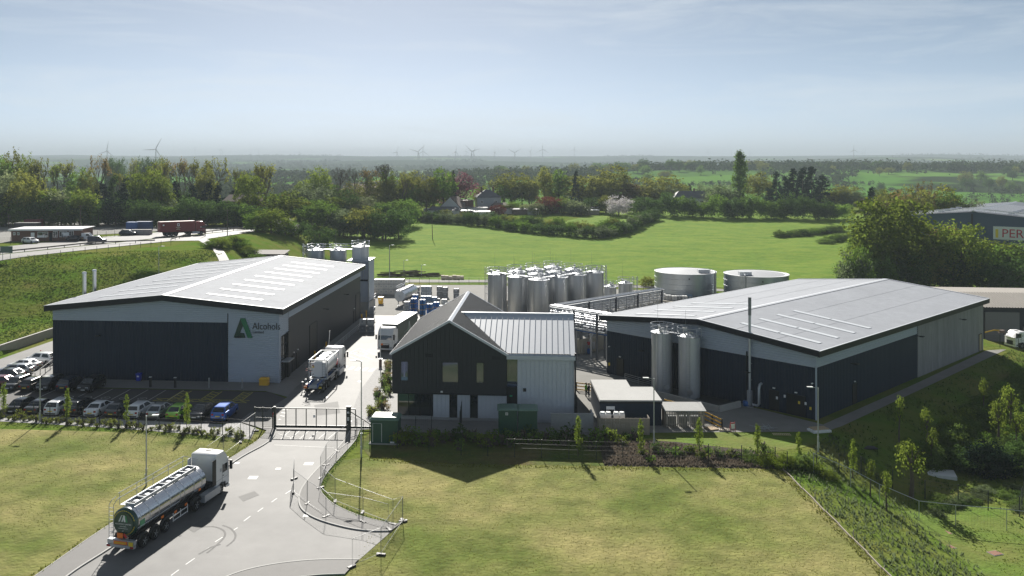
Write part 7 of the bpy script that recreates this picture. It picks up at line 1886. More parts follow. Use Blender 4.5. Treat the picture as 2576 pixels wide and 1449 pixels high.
def barn():
 Y = 161; x0 = XU(2378, Y); 
 t = thing("industrial_barn", "long barn with ribbed buff roof beyond the far corner of the right warehouse", "building", (x0, Y, -3), R(-6))
 L, D, e, r_ = 40, 12, 6.4, 8.2
 MB().box(.1, L, .2, D, 0, e).out("walls", mat("barn_dark", (.02, .025, .03), .6), t)
 mb = MB(); vd = Vector((0, D / 2 + 1, r_ - e)); sl = vd.length; vd.normalize(); corr(mb, Vector((-.5, -1, e)), VX, vd, Vector((0, -vd.z, vd.y)), L + 1, 0, sl, .5, .09); mb.out("roof_slope", mat("buff_roof", (.30, .275, .245), .8, var=.12, scale=.4), t)
 MB().box(-.5, L + .5, D / 2, D + 1, r_ - .2, r_).out("rear_roof", MATS["buff_roof"], t)
 MB().box(7, 13, -.1, .2, 0, 5.4).out("bay_panel", mat("panel_greybuff", (.22, .22, .20), .8), t); MB().box(13.6, 17.3, -.1, .2, 0, 2.8).out("bay_panel", MATS["panel_greybuff"], t)
 b = MB().box(17.6, 26, -.5, .2, 0, 6.0).out("brick_wall", mat("brick_red", (.22, .10, .07), .85, var=.2, scale=1.0), t); MB().box(19.5, 21.0, -.56, -.5, 3.4, 4.8).out("window", m_glass, b); MB().box(19.5, 21, -.56, -.5, .8, 2.2).out("window", m_glass, b)
 for i in range(3): MB().box(.5 + i * .9, 1.3 + i * .9, -.1, .2, 0, 2.2).out("rusty_panel", m_wood, t)
barn()
t = thing("low_shed", "dark low ruined shed roof among bushes behind the sign warehouse", "shed", (XU(665, 214), 214, gz(XU(665, 214), 214)), R(-4)); MB().box(-5.5, 5.5, -2, 2, 0, 2.3).out("walls", mat("dark_rust", (.06, .045, .04), .8), t); MB().ring([[(-5.8, -2.4, 2.3), (5.8, -2.4, 2.3), (5.8, 2.4, 2.9), (-5.8, 2.4, 2.9)], [(-5.8, -2.4, 2.4), (5.8, -2.4, 2.4), (5.8, 2.4, 3.0), (-5.8, 2.4, 3.0)]], True).out("roof", MATS["dark_rust"], t)
t = thing("timber_heap", "long heap of dark timber and branches beyond the back lane fence", "heap", (0, 0, 0)); rs = random.Random(11)
for i in range(60):
 x = rs.uniform(-27, -12); y = rs.uniform(227.5, 231); z = gz(x, y) + rs.uniform(.1, 1.2) * (1 - abs(x + 20) / 12); a = rs.uniform(-.4, .4)
 MB().cyl((x, y, z), (x + 3.2 * math.cos(a), y + 2 * math.sin(a), z + rs.uniform(-.3, .3)), .12, n=5).out("log", m_bark if i % 4 else m_wood, t)
t = thing("spoil_mound", "grey and yellow digger bucket arm lying behind the right warehouse corner", "digger arm", (XU(2478, 150), 150, gz(84, 150)), 0); MB().tube([(0, 0, .6), (1.6, 0, 1.0), (2.8, 0, .9)], .12, 6).out("arm", m_yellow, t); MB().box(2.4, 3.3, -.3, .3, .5, 1.0).out("bucket", m_tile, t)

# ---------------------------------------------------------------- wind turbines on the far hills
m_tb = mat("turbine_backlit_grey", (.13, .135, .14), .5)  # white turbines coloured dark grey: their backlit shade is put into the base colour
def turbine_parts():
 tower = MB().cyl((0, 0, -30), (0, 0, 80), 2.4, 1.3, n=10).mesh("tower", m_tb, 40)
 nac = MB().box(-1.9, 1.9, -2.5, 6.5, 78.5, 82.5).mesh("nacelle", m_tb)
 hub = MB().lathe([(1.7, 0), (1.7, 1.6), (.6, 3)], 10).xf(Matrix.Translation((0, -2.5, 80.5)) @ Matrix.Rotation(R(90), 4, 'X')).mesh("hub", m_tb, 40)
 bl = MB().ring([[(-.8, -3.6, 1), (.8, -3.6, 1), (.8, -2.9, 1), (-.8, -2.9, 1)], [(-2.4, -3.5, 9), (.9, -3.5, 9), (.9, -3.0, 9), (-2.4, -3.0, 9)], [(-1.3, -3.4, 28), (.5, -3.4, 28), (.5, -3.1, 28), (-1.3, -3.1, 28)], [(-.3, -3.35, 45), (.2, -3.35, 45), (.2, -3.15, 45), (-.3, -3.15, 45)]], True).mesh("blade", m_tb, 40)
 return tower, nac, hub, bl
TP = turbine_parts()
TURB = [(269.5, 380, 26.6, 10), (392, 375.6, 31.8, 27), (490.9, 373.6, 9, 60), (554, 376, 11, 5), (559, 378, 10, 40), (631.5, 376, 8, 25), (650.5, 377, 9, 45), (753.5, 383, 9, 20), (998.3, 383.2, 17, 25), (1051.7, 381.4, 24, 47), (1064, 381, 18, 4), (1145.9, 382, 19.5, 12), (1172.7, 380, 10, 15), (1187, 380.6, 24, 73), (1191.5, 381, 17, 40), (1244.4, 383, 17, 0), (1294.8, 384, 19.5, 58), (1333.8, 380.6, 14, 35), (1365, 375.4, 18, 2), (1444.5, 376, 13.5, 12), (1781, 382, 11, 0), (1840, 384, 8, 55), (1886, 384, 9, 10), (2052, 391, 10, 20), (2147.8, 377.2, 13.5, 0), (2168.6, 384.5, 11, 18), (2175.5, 384.5, 11, 16), (2253, 392, 7, 0)]
for i, (u, v, rp, ang) in enumerate(TURB):
 Y = min(8800.0, CF * 45 / rp); s = rp * Y / CF / 45
 zh = ZV(v, Y); x = XU(u, Y)
 if i == 24: s *= .45; Y *= .45; x = XU(u, Y); zh = ZV(v, Y)
 t = thing("wind_turbine", f"white wind turbine on the horizon, {ordinal(i)} counted from the left", "wind turbine", (x, Y, zh - 80.5 * s), R([0, 55, 10, 70, -40, 20][(i * 5) % 6] if i not in (1, 9, 13, 16) else 8), "wind turbines on the horizon"); t.scale = (s, s, s)
 inst("tower", TP[0], t); inst("nacelle", TP[1], t); h = inst("hub", TP[2], t)
 for k in range(3):
  b = inst("blade", TP[3], t, (0, 0, 80.5)); b.rotation_euler = (0, R(ang + 120 * k), 0)
# ---------------------------------------------------------------- vegetation
def leaf_cloud(mb, rnd, centres, per, rc, size, up=.35, flat=.8):
 for (c, cr) in centres:
  c = Vector(c)
  for _ in range(per):
   d = Vector((rnd.gauss(0, 1), rnd.gauss(0, 1), rnd.gauss(0, 1) * flat)); d.normalize()
   p = c + d * (cr * rc * rnd.random() ** .45)
   n = (d + Vector((rnd.uniform(-.9, .9), rnd.uniform(-.9, .9), rnd.uniform(-.5, .9) + up))).normalized()
   a = n.orthogonal().normalized(); b = n.cross(a); th = rnd.uniform(0, 6.28)
   a, b = a * math.cos(th) + b * math.sin(th), b * math.cos(th) - a * math.sin(th)
   s = size * rnd.uniform(.6, 1.25); e = s * rnd.uniform(.45, .8)
   k = len(mb.v); mb.v += [tuple(p - a * s * .5), tuple(p + b * e * .5), tuple(p + a * s * .5), tuple(p - b * e * .5)]; mb.f.append((k, k + 1, k + 2, k + 3))
 return mb
def limbs(mb, rnd, base, h, r, n, spread_, z0):
 pts = [Vector((0, 0, base))]; x = y = 0
 for i in range(1, 6): x += rnd.uniform(-.1, .1); y += rnd.uniform(-.1, .1); pts.append(Vector((x, y, base + (h - base) * i / 5)))
 for i in range(5): mb.cyl(pts[i], pts[i + 1], r * (1 - i * .17), r * (1 - (i + 1) * .17), n=7, cap=i in (0, 4))
 for k in range(n):
  t = rnd.uniform(.3, .95); p = pts[0].lerp(pts[-1], t); p.z = max(p.z, z0); a = rnd.uniform(0, 6.28); L = spread_ * rnd.uniform(.5, 1) * (1.1 - t * .5)
  q = p + Vector((math.cos(a) * L * .55, math.sin(a) * L * .55, L * .45)); e = q + Vector((math.cos(a + .3) * L * .4, math.sin(a + .3) * L * .4, L * .5))
  mb.cyl(p, q, r * .35, r * .22, n=5, cap=False); mb.cyl(q, e, r * .22, r * .06, n=4, cap=False)
 return mb
def mk_round(seed, rx, rz, zc, nc, per, rc, size, irr=.35):
 rnd = random.Random(seed); cs = []
 for i in range(nc):
  a, u_ = rnd.uniform(0, 6.28), rnd.uniform(-.85, 1); q = math.sqrt(1 - u_ * u_ * .96); rr = rnd.random() ** .35 * (1 + irr * noise.noise((math.cos(a) * 1.3 + seed, math.sin(a) * 1.3, u_ * 1.6)))
  cs.append(((rx * q * rr * math.cos(a), rx * q * rr * math.sin(a), zc + rz * u_ * rr), rnd.uniform(.7, 1.3)))
 c = leaf_cloud(MB(), rnd, cs, per, rc, size)
 t = limbs(MB(), rnd, -.6, zc + rz * .45, .26, 9, rx * .9, zc - rz * .6)
 return t.mesh("trunk", m_bark, 60), c.mesh("crown", None)
def mk_conifer(seed, r, h, layers, per, size, droop=.4):
 rnd = random.Random(seed); mb = MB(); cs = []
 for i in range(layers):
  f = i / (layers - 1); z = .6 + f * (h - .8); rr = r * (1 - f) ** .8 + .12
  for k in range(max(3, int(9 * (1 - f * .7)))):
   a = rnd.uniform(0, 6.28); q = rr * rnd.uniform(.55, 1.05); cs.append(((q * math.cos(a), q * math.sin(a), z + rnd.uniform(-.25, .25) - droop * q * .25), rnd.uniform(.7, 1.2)))
 leaf_cloud(mb, rnd, cs, per, .62, size, up=.1, flat=.6)
 t = MB().cyl((0, 0, -.5), (0, 0, h * .95), .2, .03, n=6)
 return t.mesh("trunk", m_bark, 60), mb.mesh("crown", None)
def mk_column(seed, r, h, n, per, size, z0=.8):
 rnd = random.Random(seed); cs = []
 for i in range(n):
  f = rnd.random(); z = z0 + f * (h - z0); rr = r * math.sin(math.pi * (.16 + .80 * f)) ** .6 * rnd.uniform(.2, 1); a = rnd.uniform(0, 6.28); cs.append(((rr * math.cos(a), rr * math.sin(a), z), rnd.uniform(.7, 1.2)))
 c = leaf_cloud(MB(), rnd, cs, per, r * .42, size, up=.5, flat=1.5)
 t = MB().cyl((0, 0, -.4), (0, 0, h * .9), r * .12 + .015, .02, n=6)
 return t.mesh("trunk", m_bark, 60), c.mesh("crown", None)
def mk_bare(seed, h=10, leaves=0):
 rnd = random.Random(seed); mb = MB(); tips = []
 def grow(p, d, L, r, lv):
  q = p + d * L; mb.cyl(p, q, r, r * .68, n=5 if lv < 2 else 3, cap=False)
  if lv == 5: tips.append(q); return
  for k in range(3 if lv < 3 else 2 + (rnd.random() < .5)):
   a = d.orthogonal().normalized(); b = d.cross(a); th = rnd.uniform(0, 6.28); s = rnd.uniform(.35, .75)
   nd = (d + (a * math.cos(th) + b * math.sin(th)) * s + VZ * .18).normalized(); grow(q, nd, L * rnd.uniform(.60, .82), r * .62, lv + 1)
 grow(Vector((0, 0, -.5)), VZ, 2.9, .26, 0)
 c = MB().add(mb)
 rnd2 = random.Random(seed + 1)
 lf = leaf_cloud(MB(), rnd2, [(t_, 1) for t_ in tips], 3 if leaves else 2, .45, .34 if leaves else .22, .2)
 zt = max(v[2] for v in mb.v); k = 10 / zt
 M = Matrix.Scale(k, 4); mb.xf(M); lf.xf(M)
 return mb.mesh("trunk", m_bark), lf.mesh("crown", None)
KIND = {"round": [mk_round(s, 3.5, 4.0, 5.7, 130, 27, .95, .44) for s in (1, 2, 3, 4)],
  "tall": [mk_round(s, 2.6, 4.4, 5.6, 120, 26, .85, .40, .5) for s in (11, 12)],
  "bush": [mk_round(s, 4.2, 4.2, 4.4, 130, 26, 1.15, .52, .45) for s in (21, 22, 23)],
  "conifer": [mk_conifer(s, 2.3, 10, 17, 26, .42) for s in (31, 32)],
  "poplar": [mk_column(41, 1.25, 10, 150, 34, .30, .4)],
  "bare": [mk_bare(51), mk_bare(52), mk_bare(53)], "leafing": [mk_bare(54, leaves=1), mk_bare(55, leaves=1)],
  "sapling": [mk_column(61, .55, 3.6, 70, 20, .15, .7), mk_column(62, .50, 3.4, 60, 20, .15, .6), mk_column(63, .6, 3.5, 55, 20, .16, .8)],
  "young": [mk_round(71, 1.0, 1.2, 2.4, 40, 14, .5, .22, .5)],
  "shrub": [mk_round(s, .42, .34, .30, 16, 12, .20, .13, .5) for s in (81, 82, 83)],
  "grass": []}
HK = {"round": 9.7, "tall": 10, "bush": 8.6, "conifer": 10, "poplar": 10.2, "bare": 10, "leafing": 10, "sapling": 3.6, "young": 3.6, "shrub": .7}
WK = {"round": 7.6, "tall": 5.8, "bush": 9.4, "conifer": 4.6, "poplar": 2.6, "bare": 8.5, "leafing": 8.5, "sapling": 1.1, "young": 2.2, "shrub": 1.0}
LM = dict(green=leaf("leaf_green", (.097, .173, .028), (.158, .248, .041), .5), dark=leaf("leaf_dark", (.057, .105, .027), (.090, .150, .038), .4), lime=leaf("leaf_lime", (.127, .184, .023), (.184, .230, .034), .45), olive=leaf("leaf_olive", (.152, .171, .033), (.212, .218, .046), .5), brown=leaf("leaf_bronze", (.185, .139, .053), (.225, .171, .066), .45),
          conif=leaf("needle_dark", (.015, .033, .024), (.030, .053, .033), .08), pale=leaf("leaf_pale", (.161, .201, .092), (.230, .259, .127), .45), grey=leaf("leaf_grey_green", (.120, .158, .076), (.164, .202, .101), .5), pink=leaf("blossom_pink", (.24, .10, .13), (.32, .17, .19), .4), copper=leaf("leaf_copper", (.138, .040, .034), (.196, .063, .046)), white=leaf("blossom_white", (.42, .40, .40), (.55, .52, .52), .35), gold=leaf("leaf_gold", (.276, .184, .023), (.345, .241, .034), .4), twig=leaf("twig_grey", (.10, .085, .065), (.13, .11, .08), .1), sap=leaf("leaf_sapling", (.161, .230, .029), (.241, .310, .046), .5, .1), shrub=leaf("leaf_shrub", (.149, .184, .034), (.230, .253, .057), .4), weed=leaf("weed_green", (.113, .178, .039), (.171, .238, .060), .5), spring=leaf("leaf_spring", (.127, .184, .025), (.190, .236, .037), .5), straw=leaf("straw", (.26, .21, .11), (.33, .27, .15), .4))
LOOK = dict(green="green", dark="dark green", lime="lime green", olive="olive green", brown="bronze", conif="blackish", pale="pale green", grey="grey-green", pink="pink blossoming", copper="copper red", white="white blossoming", gold="golden yellow", twig="leafless", sap="bright yellow-green", spring="fresh green")
PLANTS = []
def tree(kind, u, vt, Y, wpx, lm, belt, base=None):
 PLANTS.append((belt, u, kind, vt, Y, wpx, lm, base))
def ztree(x0, sx, y0, sy, rows, Y, belt):
 for (x, y, w, kind, lm) in rows: tree(kind, x0 + x / sx, y0 + y / sy, Y + random.uniform(-8, 8), w / sx, lm, belt)
WEST = "wood behind the raised road"
ztree(0, 3.84, 322, 3.84, [(120, 235, 190, "round", "olive"), (40, 310, 190, "round", "green"), (250, 275, 170, "round", "spring"), (420, 300, 200, "leafing", "olive"), (330, 330, 160, "round", "olive"), (540, 335, 170, "leafing", "spring"), (660, 318, 240, "leafing", "olive"), (950, 275, 210, "leafing", "brown"), (850, 420, 170, "round", "olive"), (1130, 420, 190, "leafing", "olive"), (1600, 312, 230, "leafing", "olive"), (1760, 300, 240, "leafing", "brown"), (1880, 310, 230, "leafing", "olive"), (2090, 296, 290, "leafing", "olive"), (2280, 390, 160, "leafing", "olive"), (2510, 340, 200, "leafing", "olive"), (-60, 290, 200, "round", "olive"), (760, 400, 200, "round", "green"), (1990, 390, 200, "round", "olive"), (1500, 400, 200, "round", "olive")], 345, WEST)
ztree(0, 3.84, 322, 3.84, [(1420, 380, 300, "round", "lime"), (1560, 480, 200, "round", "lime"), (2400, 445, 230, "round", "lime"), (1100, 470, 230, "conifer", "dark"), (1000, 540, 220, "conifer", "conif"), (1220, 490, 230, "conifer", "conif"), (1580, 530, 190, "conifer", "conif"), (1690, 520, 200, "conifer", "conif"), (1860, 560, 220, "conifer", "conif"), (2010, 530, 210, "conifer", "conif"), (2110, 555, 200, "conifer", "conif"), (2250, 610, 200, "conifer", "conif"), (2340, 640, 190, "conifer", "conif"), (2460, 665, 190, "conifer", "conif"), (1400, 560, 260, "bush", "dark"), (930, 600, 200, "conifer", "conif"), (1320, 540, 200, "conifer", "dark"), (1780, 590, 220, "bush", "dark")], 312, WEST)
ztree(0, 3.84, 322, 3.84, [(60, 430, 280, "round", "pale"), (30, 540, 240, "bush", "grey"), (250, 440, 300, "round", "olive"), (430, 580, 250, "bush", "spring"), (560, 590, 240, "bush", "pale"), (640, 660, 260, "bush", "pale"), (150, 570, 240, "bush", "green"), (340, 640, 240, "bush", "green"), (800, 590, 220, "round", "spring"), (720, 640, 240, "bush", "green"), (1680, 715, 240, "bush", "grey"), (1300, 700, 330, "bush", "dark"), (1500, 730, 300, "bush", "dark"), (1080, 690, 300, "bush", "dark"), (1960, 720, 320, "bush", "dark"), (900, 700, 260, "bush", "dark"), (2200, 760, 300, "bush", "conif"), (2420, 780, 280, "bush", "dark"), (480, 700, 260, "bush", "dark"), (200, 700, 280, "bush", "dark"), (30, 690, 240, "bush", "dark")], 288, WEST)
for i in range(15): tree("bush", -30 + i * 46, 505 + random.uniform(-12, 14), 281, 70, random.choice(["dark", "conif", "dark", "green"]), WEST)
MIDB = "belt left of the field"
ztree(603.8, 3.84, 322, 3.84, [(250, 350, 340, "leafing", "olive"), (60, 440, 200, "round", "lime"), (760, 395, 230, "round", "spring"), (950, 380, 260, "bare", "twig"), (1100, 375, 170, "bare", "twig"), (1220, 390, 220, "leafing", "brown"), (1420, 340, 320, "bare", "twig"), (1430, 410, 210, "round", "spring"), (1560, 440, 230, "leafing", "olive"), (1660, 435, 220, "round", "olive"), (1800, 465, 220, "round", "olive"), (1960, 410, 240, "round", "green"), (2060, 415, 90, "conifer", "conif"), (1880, 550, 210, "round", "spring"), (620, 515, 190, "round", "spring"), (1080, 540, 220, "round", "olive"), (1330, 500, 260, "round", "olive"), (150, 480, 240, "leafing", "olive"), (1700, 560, 240, "round", "green"), (1500, 560, 240, "round", "olive"), (860, 540, 230, "round", "green")], 385, MIDB)
ztree(603.8, 3.84, 322, 3.84, [(2110, 435, 320, "round", "pink"), (2000, 560, 150, "round", "pink")], 412, MIDB)
ztree(603.8, 3.84, 322, 3.84, [(720, 555, 300, "bush", "grey"), (440, 635, 150, "poplar", "gold"), (560, 580, 260, "bush", "grey"), (900, 655, 300, "bush", "spring"), (1200, 665, 320, "bush", "pale"), (1420, 700, 300, "bush", "green"), (1610, 690, 230, "bush", "green"), (350, 620, 260, "bush", "green"), (1050, 620, 260, "bush", "dark"), (180, 640, 260, "conifer", "conif"), (80, 660, 220, "conifer", "conif")], 345, MIDB)
ztree(603.8, 3.84, 322, 3.84, [(400, 790, 380, "bush", "spring"), (750, 750, 340, "bush", "green"), (960, 790, 340, "bush", "grey"), (1200, 760, 340, "bush", "olive"), (1400, 770, 320, "bush", "dark"), (1530, 770, 260, "bush", "dark"), (690, 860, 320, "bush", "green"), (1000, 860, 320, "bush", "dark"), (1180, 860, 320, "bush", "dark"), (1380, 850, 300, "bush", "dark"), (560, 830, 280, "bush", "olive")], 303, MIDB)
ztree(603.8, 3.84, 322, 3.84, [(300, 850, 320, "bush", "spring"), (170, 920, 260, "bush", "green"), (430, 900, 200, "bush", "white"), (440, 1020, 200, "bush", "green"), (250, 1030, 180, "bush", "green"), (100, 960, 180, "bush", "green"), (560, 960, 220, "bush", "dark"), (760, 950, 240, "bush", "dark")], 266, MIDB)
GARD = "gardens round the houses"
ztree(1006.2, 3.84, 322, 3.84, [(1080, 435, 310, "round", "olive"), (1250, 475, 160, "round", "olive"), (1010, 555, 220, "round", "green"), (1180, 555, 210, "round", "dark"), (1390, 370, 200, "tall", "olive"), (1530, 392, 240, "tall", "green"), (1760, 455, 400, "round", "olive"), (1700, 415, 120, "conifer", "conif"), (2060, 382, 330, "round", "olive"), (2200, 535, 260, "round", "brown"), (1270, 555, 130, "tall", "lime"), (1950, 480, 260, "round", "olive"), (1850, 540, 240, "round", "dark"), (1460, 540, 200, "tall", "spring"), (780, 560, 160, "round", "spring"), (2300, 590, 260, "round", "grey"), (2450, 560, 300, "round", "olive"), (2560, 560, 260, "round", "grey")], 432, GARD)
ztree(1006.2, 3.84, 322, 3.84, [(900, 750, 130, "conifer", "conif"), (950, 795, 140, "bush", "copper"), (1040, 735, 180, "tall", "lime"), (1230, 805, 130, "bush", "pale"), (1430, 720, 220, "bush", "copper"), (1380, 805, 100, "bush", "copper"), (1585, 675, 160, "bush", "lime"), (1650, 760, 180, "bush", "grey"), (1560, 790, 180, "bush", "pale"), (1330, 850, 160, "bush", "pale"), (1440, 850, 140, "bush", "lime"), (1755, 745, 150, "bush", "grey"), (1905, 825, 110, "bush", "brown"), (1990, 645, 170, "tall", "olive"), (2110, 725, 250, "bush", "white"), (2260, 755, 190, "bush", "green"), (2370, 760, 240, "bush", "dark"), (1100, 850, 150, "bush", "green"), (1700, 880, 180, "bush", "pale"), (1860, 700, 200, "bush", "dark")], 386, GARD)
FARR = "far side of the green field"
ztree(1610, 3.84, 322, 3.84, [(965, 222, 165, "poplar", "green")], 420, FARR)
ztree(1610, 3.84, 322, 3.84, [(1320, 425, 190, "conifer", "conif"), (1400, 465, 170, "conifer", "conif"), (1480, 398, 220, "conifer", "conif"), (1570, 388, 220, "conifer", "conif"), (1660, 380, 260, "conifer", "conif"), (1760, 460, 250, "conifer", "conif"), (1240, 580, 200, "conifer", "conif"), (800, 625, 340, "bush", "grey"), (780, 565, 160, "round", "green"), (2240, 570, 150, "conifer", "conif"), (2330, 585, 120, "round", "lime"), (1980, 555, 220, "round", "olive"), (1880, 590, 240, "round", "olive"), (2120, 670, 130, "bush", "pink"), (2050, 610, 200, "round", "grey")], 408, FARR)
ztree(1610, 3.84, 322, 3.84, [(1150, 445, 250, "round", "olive"), (200, 515, 400, "round", "olive"), (380, 540, 220, "round", "olive"), (480, 545, 80, "conifer", "conif"), (100, 560, 240, "round", "grey"), (620, 560, 240, "round", "grey")], 445, FARR)
EASTW = "wood beside the right warehouse"
ztree(2012.5, 4.155, 322, 4.155, [(940, 720, 680, "round", "spring"), (820, 940, 520, "round", "spring"), (1120, 990, 520, "round", "olive"), (1320, 1000, 420, "round", "spring"), (1690, 990, 440, "round", "spring"), (1500, 1050, 360, "round", "brown"), (2010, 1185, 500, "round", "spring"), (2260, 1205, 380, "round", "grey"), (700, 1170, 400, "bush", "spring"), (1000, 1160, 380, "bush", "olive"), (1900, 1200, 400, "bush", "green"), (2150, 1250, 400, "bush", "green"), (1600, 1220, 420, "bush", "dark"), (1300, 1230, 420, "bush", "olive"), (2400, 1205, 400, "round", "green")], 215, EASTW)
ztree(2012.5, 4.155, 322, 4.155, [(560, 1330, 280, "bush", "grey"), (480, 1400, 200, "bush", "green"), (620, 1250, 260, "bush", "green"), (1150, 1350, 400, "bush", "dark"), (1500, 1370, 400, "bush", "dark"), (1850, 1370, 400, "bush", "dark"), (2200, 1370, 400, "bush", "dark"), (830, 1330, 340, "bush", "green")], 205, EASTW)
ztree(2012.5, 4.155, 322, 4.155, [(1300, 560, 180, "leafing", "brown"), (1450, 630, 380, "round", "olive"), (1540, 670, 280, "round", "green"), (1200, 645, 300, "round", "olive"), (1080, 670, 300, "round", "brown"), (900, 670, 260, "round", "olive"), (1650, 760, 260, "round", "green"), (730, 640, 140, "conifer", "conif"), (1020, 660, 110, "conifer", "conif"), (1800, 740, 240, "round", "grey")], 300, EASTW)
DIST = "distant hillside"
rd = random.Random(5)
for i in range(44):
 u = rd.uniform(1560, 2600); Y = rd.uniform(860, 1350); tree("round", u, 417 + (CH - gz(XU(u, Y), Y) - rd.uniform(9, 15)) * CF / Y, Y, rd.uniform(14, 30), rd.choice(["dark", "green", "olive", "dark"]), DIST)
for i in range(26):
 u = rd.uniform(1250, 1760); Y = rd.uniform(1150, 1300); tree("round", u, 417 + (CH - gz(XU(u, Y), Y) - rd.uniform(11, 18)) * CF / Y, Y, rd.uniform(16, 30), rd.choice(["dark", "green", "olive", "dark"]), DIST)
for i in range(14):
 u = rd.uniform(270, 420); Y = rd.uniform(600, 700); tree("round", u, rd.uniform(398, 408), Y, rd.uniform(20, 36), rd.choice(["dark", "olive"]), DIST)
# young trees planted on the site
SAPF = "planted row before the parked cars"
for u, vb, vt in ((10, 1046, 964), (170, 1066, 978), (318, 1072, 990), (470, 1084, 990)): tree("sapling", u, vt, P(u, vb).y, 17, "sap", SAPF, 0.0)
SAPR = "planted row below the right warehouse"
for u, vb, vt in ((1454, 1148, 1048), (1612, 1142, 1052), (1759, 1148, 1052), (1905, 1158, 1068), (2010, 1160, 1086), (2145, 1172, 1106)): tree("sapling", u, vt, P(u, vb).y, 20, "sap", SAPR, None)
for u, vt, Y, w in ((2290, 1100, 84, 66), (2262, 988, 96, 24), (2474, 944, 108, 20), (2330, 1020, 96, 30), (2540, 960, 104, 44), (2510, 1000, 100, 36), (2560, 1030, 98, 40), (2345, 1070, 92, 26), (2190, 1150, 82, 24), (2230, 1180, 79, 26)): tree("young", u, vt, Y, w, "spring", "scrub below the right warehouse", None)
tree("young", 1005, 0, 0, 22, "spring", "back fence", None) if False else None
PLANTS.sort(key=lambda p: (p[0], p[1]))
cnt = {}; tot = {}
for p in PLANTS: tot[p[0]] = tot.get(p[0], 0) + 1
NAMES = dict(round="broadleaf_tree", tall="broadleaf_tree", bush="bushy_tree", conifer="conifer_tree", poplar="poplar_tree", bare="bare_tree", leafing="leafing_tree", sapling="young_tree", young="young_tree")
WORD = dict(round="broadleaf tree", tall="slender tree", bush="bushy tree", conifer="conifer", poplar="columnar tree", bare="bare tree", leafing="sparse tree", sapling="slim young tree", young="small loose tree")
for i, (belt, u, kind, vt, Y, wpx, lm, base) in enumerate(PLANTS):
 k = cnt.get(belt, 0); cnt[belt] = k + 1
 x = XU(u, Y); z = gz(x, Y) if base is None else base
 h = max(1.2, ZV(vt, Y) - z); w = wpx * Y / CF * (1.3 if kind in ("round", "leafing", "bush") else 1)
 if kind in ("round", "bush", "leafing", "bare", "tall") and h < w * .55: h = w * .55
 look = LOOK[lm]
 t = thing(NAMES[kind], f"{look} {WORD[kind]}, {ordinal(k)} of {tot[belt]} from left, {belt}", "tree", (x, Y, z), random.uniform(0, 6.28), "trees: " + belt)
 v = KIND[kind][i % len(KIND[kind])]; sz, sx = h / HK[kind], w / WK[kind]
 t.scale = (sx * random.uniform(.92, 1.08), sx * random.uniform(.92, 1.08), sz)
 inst("trunk", v[0], t)
 o = bpy.data.objects.new("crown", v[1]); col.objects.link(o); o.parent = t
 if not v[1].materials: v[1].materials.append(LM["green"])
 o.material_slots[0].link = 'OBJECT'; o.material_slots[0].material = LM[lm]
# hedges: one thing each, grown from many bushes
def hedge(label, line, h, w, gap, lms, seed, zf=None):
 rnd = random.Random(seed); t = thing("hedge", label, "hedge", (0, 0, 0))
 for a, b in zip(line, line[1:]):
  a, b = Vector((*a, 0)), Vector((*b, 0)); k = max(1, int((b - a).length / gap))
  for i in range(k):
   p = a + (b - a) * ((i + rnd.random() * .6) / k); p.y += rnd.uniform(-1, 1)
   v = KIND["bush"][rnd.randrange(3)]; hh = h * rnd.uniform(.75, 1.25); ww = w * rnd.uniform(.8, 1.2)
   o = bpy.data.objects.new("bush", v[1]); col.objects.link(o); o.parent = t; o.location = (p.x, p.y, gz(p.x, p.y) - .4); o.scale = (ww / 9.4, ww / 9.4, hh / 8.6); o.rotation_euler = (0, 0, rnd.uniform(0, 6.28))
   o.material_slots[0].link = 'OBJECT'; o.material_slots[0].material = LM[rnd.choice(lms)]
 return t
def FP(u, v):
 """point of the sloping field seen at (u, v)"""
 Y = 231.0
 for _ in range(60):
  x = XU(u, Y); e = ZV(v, Y) - gz(x, Y)
  if abs(e) < .05: break
  Y += e / max(.02, (v - CV) / CF + .05)
 return (XU(u, Y), Y)
hedge("thick dark hedge bounding the gardens above the green field", [FP(1046, 556), FP(1100, 560), FP(1240, 572), FP(1345, 588), FP(1500, 600), FP(1556, 592), FP(1646, 552)], 4.6, 6.5, 3.2, ["dark", "dark", "green", "grey"], 3)
hedge("second tier of shrubs behind the garden hedge", [FP(1060, 552), FP(1240, 562), FP(1400, 577), FP(1500, 586), FP(1560, 576)], 4.2, 6.0, 3.4, ["dark", "green", "olive"], 4)
hedge("tall clipped hedge along the far side of the green field", [FP(1668, 543), FP(1800, 548), FP(1950, 550), FP(2130, 552)], 8.6, 9.5, 4.0, ["dark", "green", "dark", "green"], 5)
hedge("brambly thicket jutting into the right side of the green field", [FP(1955, 598), FP(2040, 590), FP(2120, 580)], 2.6, 7, 3.2, ["dark", "green", "weed"], 6)
hedge("second brambly thicket beside the right edge of the green field", [FP(2070, 612), FP(2150, 600), FP(2160, 630)], 2.6, 6, 3.2, ["weed", "green"], 7)
hedge("low bushes beside the slip road behind the sign warehouse", [PR(520, 625)[:2], PR(600, 612)[:2], PR(660, 630)[:2]], 2.6, 5.5, 3.0, ["green", "spring", "weed"], 8)
hedge("dense dark bramble mound at the right edge below the right warehouse", [(51.5, 92.5), (55, 91), (59, 93)], 3.2, 4.5, 1.2, ["conif", "dark"], 9)
hedge("band of bright green shrubs behind the planted row fence", [P(1880, 1160)[:2], P(2000, 1172)[:2], P(2100, 1188)[:2]], 1.5, 2.6, 1.0, ["spring", "weed", "lime"], 10)
